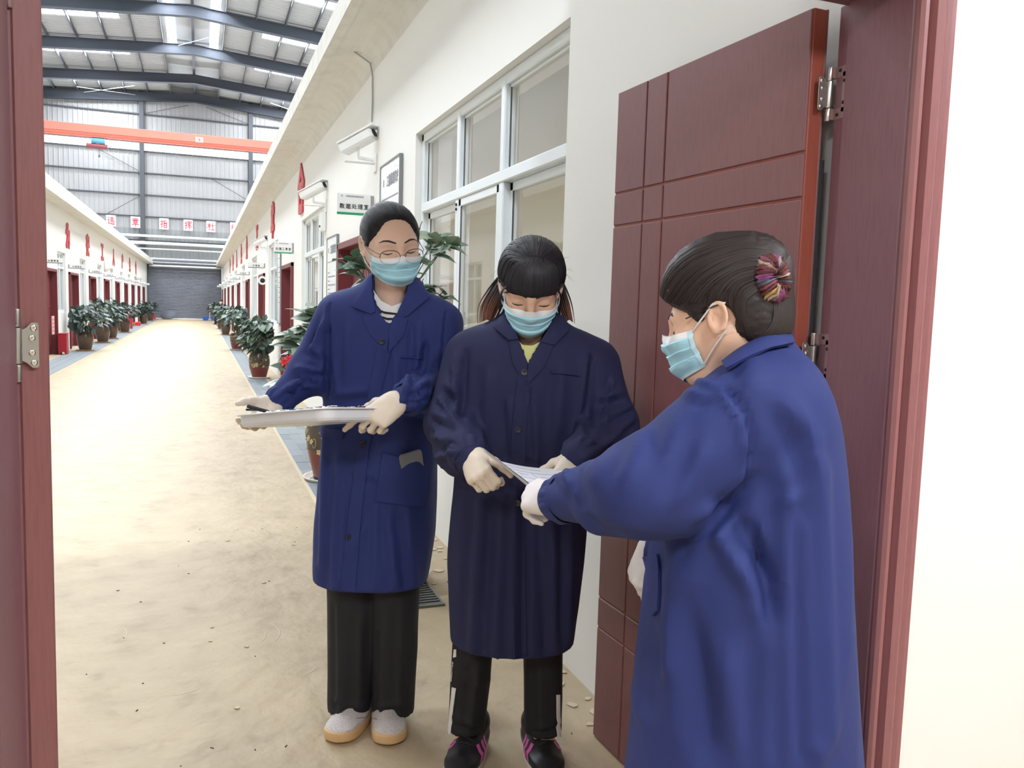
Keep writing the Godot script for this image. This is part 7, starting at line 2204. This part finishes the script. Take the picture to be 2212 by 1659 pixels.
# ---------------------------------------------------------------- the woman in profile on the right
func woman_in_profile() -> void:
	var fr := frame(1600, 1.47)
	var o := person(fr, "woman in profile with a flowered hair tie, reaching out in a bright navy coat")
	var fd := Field.new(); fd.ex = 2.3
	var low := row(fr, 1659, 1360, 1840, 0.205)
	fd.torso([[0.33, low[1], 0.0, low[3] + 0.005, 0.205], low, row(fr, 1450, 1376, 1831, 0.2), row(fr, 1300, 1396, 1823, 0.2), row(fr, 1200, 1410, 1816, 0.195), row(fr, 1100, 1436, 1808, 0.19), row(fr, 1000, 1470, 1797, 0.185), row(fr, 900, 1502, 1783, 0.18), row(fr, 840, 1524, 1768, 0.172), row(fr, 800, 1540, 1752, 0.155), row(fr, 772, 1552, 1734, 0.12), row(fr, 752, 1562, 1716, 0.092), row(fr, 735, 1570, 1706, 0.076), row(fr, 722, 1578, 1700, 0.068)])
	fd.cut_lo = 0.36
	var sn := fr.at(1626, 888, 0.10); var en := fr.at(1392, 1052, 0.12); var wn := fr.at(1212, 1078, -0.06)
	var sf := fr.at(1610, 880, -0.13); var ef := fr.at(1540, 1080, -0.2); var wf := fr.at(1425, 1165, -0.16)
	fd.cap(sn, en, 0.090, 0.080, 0.018); fd.cap(en, wn, 0.080, 0.040, 0.03)
	fd.cap(fr.at(1300, 1105, 0.06), fr.at(1460, 1092, 0.125), 0.042, 0.054, 0.02)
	fd.cap(sf, ef, 0.08, 0.07, 0.05); fd.cap(ef, wf, 0.065, 0.045, 0.03)
	var fo := Folds.new(); fo.amp = 0.006
	fo.add(fr, [[1576, 846, 1607, 895, 0.006, -0.006], [1607, 895, 1620, 965, 0.006, -0.007], [1620, 965, 1611, 1045, 0.006, -0.007], [1611, 1045, 1560, 1108, 0.007, -0.007], [1500, 870, 1545, 850, 0.007, 0.007], [1520, 842, 1560, 838, 0.006, 0.006], [1500, 1130, 1615, 1010, 0.016, 0.010], [1215, 1030, 1235, 1110, 0.010, 0.007], [1255, 1010, 1240, 1080, 0.010, 0.007], [1300, 990, 1275, 1070, 0.012, 0.006], [1400, 940, 1340, 1050, 0.014, 0.005], [1470, 910, 1430, 1000, 0.016, 0.005], [1280, 1130, 1400, 1140, 0.010, 0.006],
		[1580, 1110, 1650, 1250, 0.018, -0.012], [1640, 1180, 1665, 1330, 0.016, -0.010], [1540, 1150, 1490, 1300, 0.016, 0.008], [1480, 1190, 1465, 1500, 0.014, 0.008], [1440, 1230, 1420, 1600, 0.014, -0.007], [1700, 1000, 1705, 1640, 0.020, 0.008], [1755, 950, 1760, 1640, 0.018, 0.008], [1660, 1350, 1650, 1650, 0.020, 0.007], [1560, 1400, 1600, 1650, 0.024, 0.007], [1500, 1350, 1520, 1650, 0.020, -0.007], [1690, 860, 1760, 950, 0.018, 0.006], [1650, 800, 1600, 860, 0.016, 0.006], [1720, 1060, 1690, 1090, 0.012, 0.006], [1590, 1110, 1560, 1180, 0.010, 0.006], [1640, 1120, 1660, 1230, 0.008, 0.006], [1230, 1040, 1260, 1110, 0.006, 0.005], [1520, 960, 1450, 1080, 0.012, 0.004], [1780, 1000, 1790, 1600, 0.014, 0.005], [1730, 1120, 1735, 1620, 0.010, 0.004], [1420, 1300, 1400, 1640, 0.010, 0.005]], 0.18)
	var ct := coat(o, fd, fo, M.navy, 0.0080)
	var b := MB.new()
	patch(b, fr, fd, null, [[1566, 792], [1612, 756], [1664, 722], [1696, 714]], [[1574, 806], [1620, 782], [1666, 762], [1708, 750]], 16, 6, 0.012, 0.007, 0.006)
	part("collar", b, M.navy, ct)
	# the collar's far half
	b = MB.new(); var top := []
	for j in 5:
		for i in 9:
			var q := poly_at([[1566, 792], [1612, 756], [1664, 722], [1696, 714]], 0.4 + i / 13.5).lerp(poly_at([[1574, 806], [1620, 782], [1666, 762], [1708, 750]], 0.4 + i / 13.5), j / 4.0)
			var p := on_cloth(fr, fd, null, q.x, q.y, 0.012)
			if p == Vector3.INF: p = fr.at(q.x, q.y, 0.06)
			top.append(Vector3(p.x, p.y, -p.z))
	shell(b, top, 8, 4, Vector3(top[0].x, top[0].y, -5), 0.007)
	part("collar", b, M.navy, ct)
	b = MB.new(); patch(b, fr, fd, fo, [[1396, 1200], [1402, 1330]], [[1412, 1196], [1416, 1318]], 10, 4, 0.006, 0.005); part("pocket", b, M.navy, ct)
	cuff(o, wn, wn - en, 0.042, M.navy, 1); cuff(o, wf, wf - ef, 0.046, M.navy, 2)
	var hd := Head.new()
	var x := Transform3D(Basis(Vector3.UP, deg_to_rad(-118)) * Basis(Vector3.RIGHT, deg_to_rad(16)) * Basis.from_scale(Vector3(0.98, 0.88, 0.98)), fr.at(1562, 688, 0.0))
	var nb := fr.at(1640, 790, 0.0)
	hd.neck = x.affine_inverse() * nb
	var chest := fr.at(1640, 950, 0.0); var hip := fr.at(1620, 1350, 0.0)
	var f1 := Vector3(hip.x - 0.05, 0.07, 0.09); var f2 := Vector3(hip.x + 0.02, 0.07, -0.09)
	body(o, hd, x, [[nb, chest, 0.05, 0.11], [chest, hip, 0.11, 0.12], [sn, en, 0.045, 0.04], [en, wn, 0.04, 0.026], [sf, ef, 0.045, 0.04], [ef, wf, 0.04, 0.028], [nb + Vector3(0, -0.06, 0), sn, 0.04, 0.045], [nb + Vector3(0, -0.06, 0), sf, 0.04, 0.045], [hip + Vector3(0, -0.05, 0.08), f1, 0.06, 0.04], [hip + Vector3(0, -0.05, -0.08), f2, 0.06, 0.04]], M.skin_b, -0.2)
	brows_and_eyes(o, hd, x, 0.026, 0.001)
	surgical_mask(o, hd, x, -0.012, -0.112, -0.012, -0.086, 66.0)
	var hf := func(p: Vector3, _d := 0.0) -> float:
		var q := Vector3(absf(p.x), p.y, p.z)
		var d := Head.ell(q, Vector3(0, 0.048, -0.012), Vector3(0.087, 0.122, 0.118))
		d = Head.un(d, Head.ell(q, Vector3(0, 0.085, -0.085), Vector3(0.058, 0.058, 0.046)), 0.03)
		d = Head.un(d, Head.ell(q, Vector3(0, -0.030, -0.070), Vector3(0.058, 0.055, 0.044)), 0.04)
		var tab := [[-0.12, -0.12], [-0.075, -0.055], [-0.045, -0.030], [-0.03, -0.018], [-0.015, -0.004], [0.0, 0.030], [0.025, 0.046], [0.045, 0.072], [0.065, 0.094], [0.13, 0.14]]
		var zc := 0.0
		for k in tab.size() - 1:
			if p.y >= tab[k][0]: zc = lerpf(tab[k][1], tab[k + 1][1], clampf((p.y - tab[k][0]) / (tab[k + 1][0] - tab[k][0]), 0, 1))
		d = -Head.un(-d, -(p.z - zc) * 0.75, 0.012)
		var op := maxf(Vector2((p.z + 0.010) / 0.026, (p.y + 0.006) / 0.034).length() - 1.0, 0.5 - q.x / 0.12) * 0.02
		d = -Head.un(-d, op, 0.008)
		return -Head.un(-d, p.y + 0.082, 0.01)
	var hg := FastNoiseLite.new(); hg.frequency = 1.0; hg.fractal_octaves = 2
	b = MB.new()
	hair_cap(b, hf, x, Vector3(-0.1, -0.11, -0.17), Vector3(0.1, 0.16, 0.125), 0.0042, func(v: Vector3, _n: Vector3): return 0.002 * hg.get_noise_3d(v.x * 60.0, v.y * 120.0, v.z * 30.0))
	var hr := part("hair", b, M.hair_brown, o)
	var hfd := Field.new(); hfd.extra = hf
	var rng := RandomNumberGenerator.new(); rng.seed = 93
	b = MB.new()
	var line := [Vector3(0, 0.085, 0.106), Vector3(0.030, 0.076, 0.098), Vector3(0.052, 0.060, 0.080), Vector3(0.070, 0.042, 0.052), Vector3(0.079, 0.034, 0.018), Vector3(0.081, 0.026, -0.030), Vector3(0.078, -0.03, -0.044), Vector3(0.055, -0.075, -0.055)]
	for k in 300:
		var u := lerpf(-1.0, 1.0, (k + rng.randf()) / 300.0)
		var g := absf(u) * 6.99; var gi := int(g)
		var st: Vector3 = line[gi].lerp(line[mini(gi + 1, 7)], g - gi)
		st.x *= signf(u); st += Vector3(rng.randf_range(-0.003, 0.003), rng.randf_range(-0.002, 0.003), rng.randf_range(-0.006, 0.002))
		var a := u * 2.0
		lock(b, hfd, x, [st, st.lerp(Vector3(sin(a) * 0.09, 0.045 + cos(a) * 0.1, -0.05), 0.5) * Vector3(1.1, 1.05, 1.0), Vector3(sin(a) * 0.078, 0.05 + cos(a) * 0.07, -0.065), Vector3(sin(a) * 0.03, 0.055 + cos(a) * 0.03, -0.12)], rng.randf_range(0.0012, 0.0028), 0.0004, 12)
	for k in 90:          # from the nape up into the knot
		var u := lerpf(-1.0, 1.0, (k + rng.randf()) / 90.0)
		lock(b, hfd, x, [Vector3(u * 0.062, -0.078 + 0.02 * u * u, -0.055 - 0.02 * (1.0 - u * u)), Vector3(u * 0.060, -0.035, -0.095), Vector3(u * 0.052, 0.03, -0.110), Vector3(u * 0.030, 0.09, -0.125)], rng.randf_range(0.0014, 0.0028), 0.0004, 12)
	part("strands", b, M.hair_brown_lock, hr).set_meta("kind", "stuff")
	# gathered flowered hair tie
	var sc := base("hair_tie", Vector3.ZERO, Basis.IDENTITY, o)
	tag(sc, "gathered flowered hair tie")
	var cols := [rgb(104, 56, 60), rgb(186, 152, 96), rgb(138, 84, 104), rgb(110, 60, 52), rgb(190, 168, 150), rgb(104, 106, 124), rgb(132, 72, 84), rgb(150, 80, 136)]
	var cx := fr.at(1668, 602, 0.085)
	for k in 28:
		var kc := rng.randi() % 8
		var mk := "tie_%d" % kc
		if not M.has(mk): mat(mk, cols[kc], 0.7)
		b = MB.new()
		var a0 := TAU * k / 28.0
		b.grid(6, 12, func(u, v):
			var a: float = a0 + (u - 0.5) * TAU / 28.0 * 1.2
			var ph: float = TAU * v
			var rr: float = 0.017 + 0.004 * sin(a * 33.0 + ph * 2.0) + 0.003 * sin(ph * 5.0 + a * 7.0)
			var ring := Vector3(cos(a) * 0.017, sin(a) * 0.026, 0.0)
			var ot := Vector3(cos(a), sin(a), 0)
			var p := ring + ot * cos(ph) * rr * 0.85 + Vector3(0, 0, 1) * sin(ph) * rr
			return cx + Basis(Vector3(0, 0, 1), 0.3) * Basis(Vector3.UP, 0.5) * p)
		part("gather", b, M[mk], sc)
	# glasses leg behind the ear
	b = MB.new(); b.tube(PackedVector3Array([x * Vector3(0.078, 0.012, 0.045), x * Vector3(0.082, 0.020, 0.0), x * Vector3(0.084, 0.022, -0.018)]), 0.0012, 6); part("hair_pin", b, M.pen_black, o)
	# legs below the frame
	var tf := Field.new()
	tf.cap(f1 + Vector3(0.02, 0.5, 0), f1 + Vector3(0, 0.02, 0), 0.085, 0.062, 0.0); tf.cap(f2 + Vector3(0.0, 0.5, 0), f2 + Vector3(0, 0.02, 0), 0.085, 0.062, 0.0)
	tf.cut_lo = 0.07
	b = MB.new(); var q := bounds(tf); nets(b, tf.f, q[0], q[1], 0.014, 2.0); part("trousers", b, M.trouser_black, o)
	shoe(o, Vector3(f1.x - 0.17, 0, f1.z), deg_to_rad(-90), 0.24, [M.shoe_black, M.shoe_sole, M.shoe_black], false)
	shoe(o, Vector3(f2.x - 0.17, 0, f2.z), deg_to_rad(-90), 0.24, [M.shoe_black, M.shoe_sole, M.shoe_black], false)
	# white cotton gloves
	b = MB.new()
	hand(b, fr.at(1206, 1076, -0.065), Vector3(-0.62, -0.10, -0.78), Vector3(0.40, 0.35, 0.85), -1.0, [[40, 60, 40], [46, 64, 40], [50, 66, 40], [54, 66, 40]], [[0.6, -0.35, 0.75], [0.4, -0.45, 0.8], [0.2, -0.5, 0.8]], 0.92, en - wn, 0.030)
	part("glove", b, M.cotton, o)
	b = MB.new()
	hand(b, fr.at(1412, 1172, -0.16), Vector3(-0.35, -0.90, 0.1), Vector3(-0.80, 0.30, 0.45), 1.0, [[45, 60, 35], [52, 64, 35], [56, 66, 35], [58, 66, 35]], [[0.6, -0.4, 0.7], [0.3, -0.6, 0.7], [0.1, -0.7, 0.6]], 0.92, ef - wf, 0.030)
	part("glove", b, M.cotton, o)

# ---------------------------------------------------------------- somebody sitting far away behind the right-hand plants
func far_person() -> void:
	var o := base("person", Vector3(1.02, 0, -45.2), Basis(Vector3.UP, -0.5))
	tag(o, "distant dark-haired person sitting behind the plants near the far shutter", "person")
	var hd := Head.new(); hd.neck = Vector3(0, -0.2, -0.05)
	var x := Transform3D(Basis(Vector3.UP, 0.6) * Basis(Vector3.RIGHT, 0.3), Vector3(0, 1.16, 0.04))
	var b := MB.new()
	var t := MB.new(); nets(t, hd.f, Vector3(-0.11, -0.2, -0.13), Vector3(0.11, 0.13, 0.13), 0.008, 2.0)
	for i in t.v.size(): b.vert(x * t.v[i], (x.basis * t.n[i]).normalized())
	b.ix.append_array(t.ix)
	part("body", b, M.skin_b, o)
	b = MB.new()
	hair_cap(b, func(p: Vector3): return maxf(Head.ell(p, Vector3(0, 0.036, -0.02), Vector3(0.082, 0.096, 0.104)), p.z - 0.03 - p.y * 0.7), x, Vector3(-0.1, -0.08, -0.14), Vector3(0.1, 0.15, 0.12), 0.009)
	part("hair", b, M.hair_dark, o)
	var fd := Field.new()
	fd.cap(Vector3(0, 0.95, 0), Vector3(0, 0.52, -0.04), 0.11, 0.14, 0.05); fd.cap(Vector3(-0.15, 0.94, 0), Vector3(0.15, 0.94, 0), 0.07, 0.07, 0.05)
	fd.cap(Vector3(-0.19, 0.92, 0), Vector3(-0.22, 0.66, 0.06), 0.055, 0.05, 0.03); fd.cap(Vector3(-0.22, 0.66, 0.06), Vector3(-0.1, 0.6, 0.3), 0.05, 0.04, 0.03)
	fd.cap(Vector3(0.19, 0.92, 0), Vector3(0.22, 0.66, 0.06), 0.055, 0.05, 0.03); fd.cap(Vector3(0.22, 0.66, 0.06), Vector3(0.1, 0.6, 0.3), 0.05, 0.04, 0.03)
	b = MB.new(); var q := bounds(fd); nets(b, fd.f, q[0], q[1], 0.02, 2.0); part("jacket", b, M.ink, o)
	fd = Field.new()
	for s in [-1.0, 1.0]: fd.cap(Vector3(s * 0.09, 0.5, 0), Vector3(s * 0.11, 0.5, 0.42), 0.08, 0.065, 0.03); fd.cap(Vector3(s * 0.11, 0.5, 0.42), Vector3(s * 0.11, 0.06, 0.40), 0.065, 0.045, 0.02)
	b = MB.new(); q = bounds(fd); nets(b, fd.f, q[0], q[1], 0.02, 2.0); part("trousers", b, M.trouser_black, o)
	for s in [-1.0, 1.0]: shoe(o, Vector3(s * 0.11, 0, 0.58), 0.0, 0.25, [M.shoe_black, M.shoe_sole, M.shoe_black], false)
	for s in [-1.0, 1.0]:
		b = MB.new(); hand(b, Vector3(s * 0.1, 0.6, 0.3), Vector3(-s * 0.4, -0.3, 0.8), Vector3(0, 1, 0.2), -s, [[20, 20, 10], [20, 20, 10], [20, 20, 10], [20, 20, 10]], [[0.6, -0.3, 0.7], [0.3, -0.3, 0.8], [0.2, -0.3, 0.8]]); part("hand", b, M.skin_b, o)
	var st := base("stool", Vector3(1.02, 0, -45.2) + Basis(Vector3.UP, -0.5) * Vector3(0, 0, -0.03)); tag(st, "low stool under the distant sitting person", "stool")
	b = MB.new(); b.cbox(Vector3(0, 0.35, 0), Vector3(0.3, 0.04, 0.28), 0.01); part("seat", b, M.maroon, st)
	for c in [Vector3(0.12, 0.165, 0.11), Vector3(-0.12, 0.165, 0.11), Vector3(0.12, 0.165, -0.11), Vector3(-0.12, 0.165, -0.11)]:
		b = MB.new(); b.cbox(c, Vector3(0.03, 0.33, 0.03), 0.004); part("leg", b, M.maroon, st)
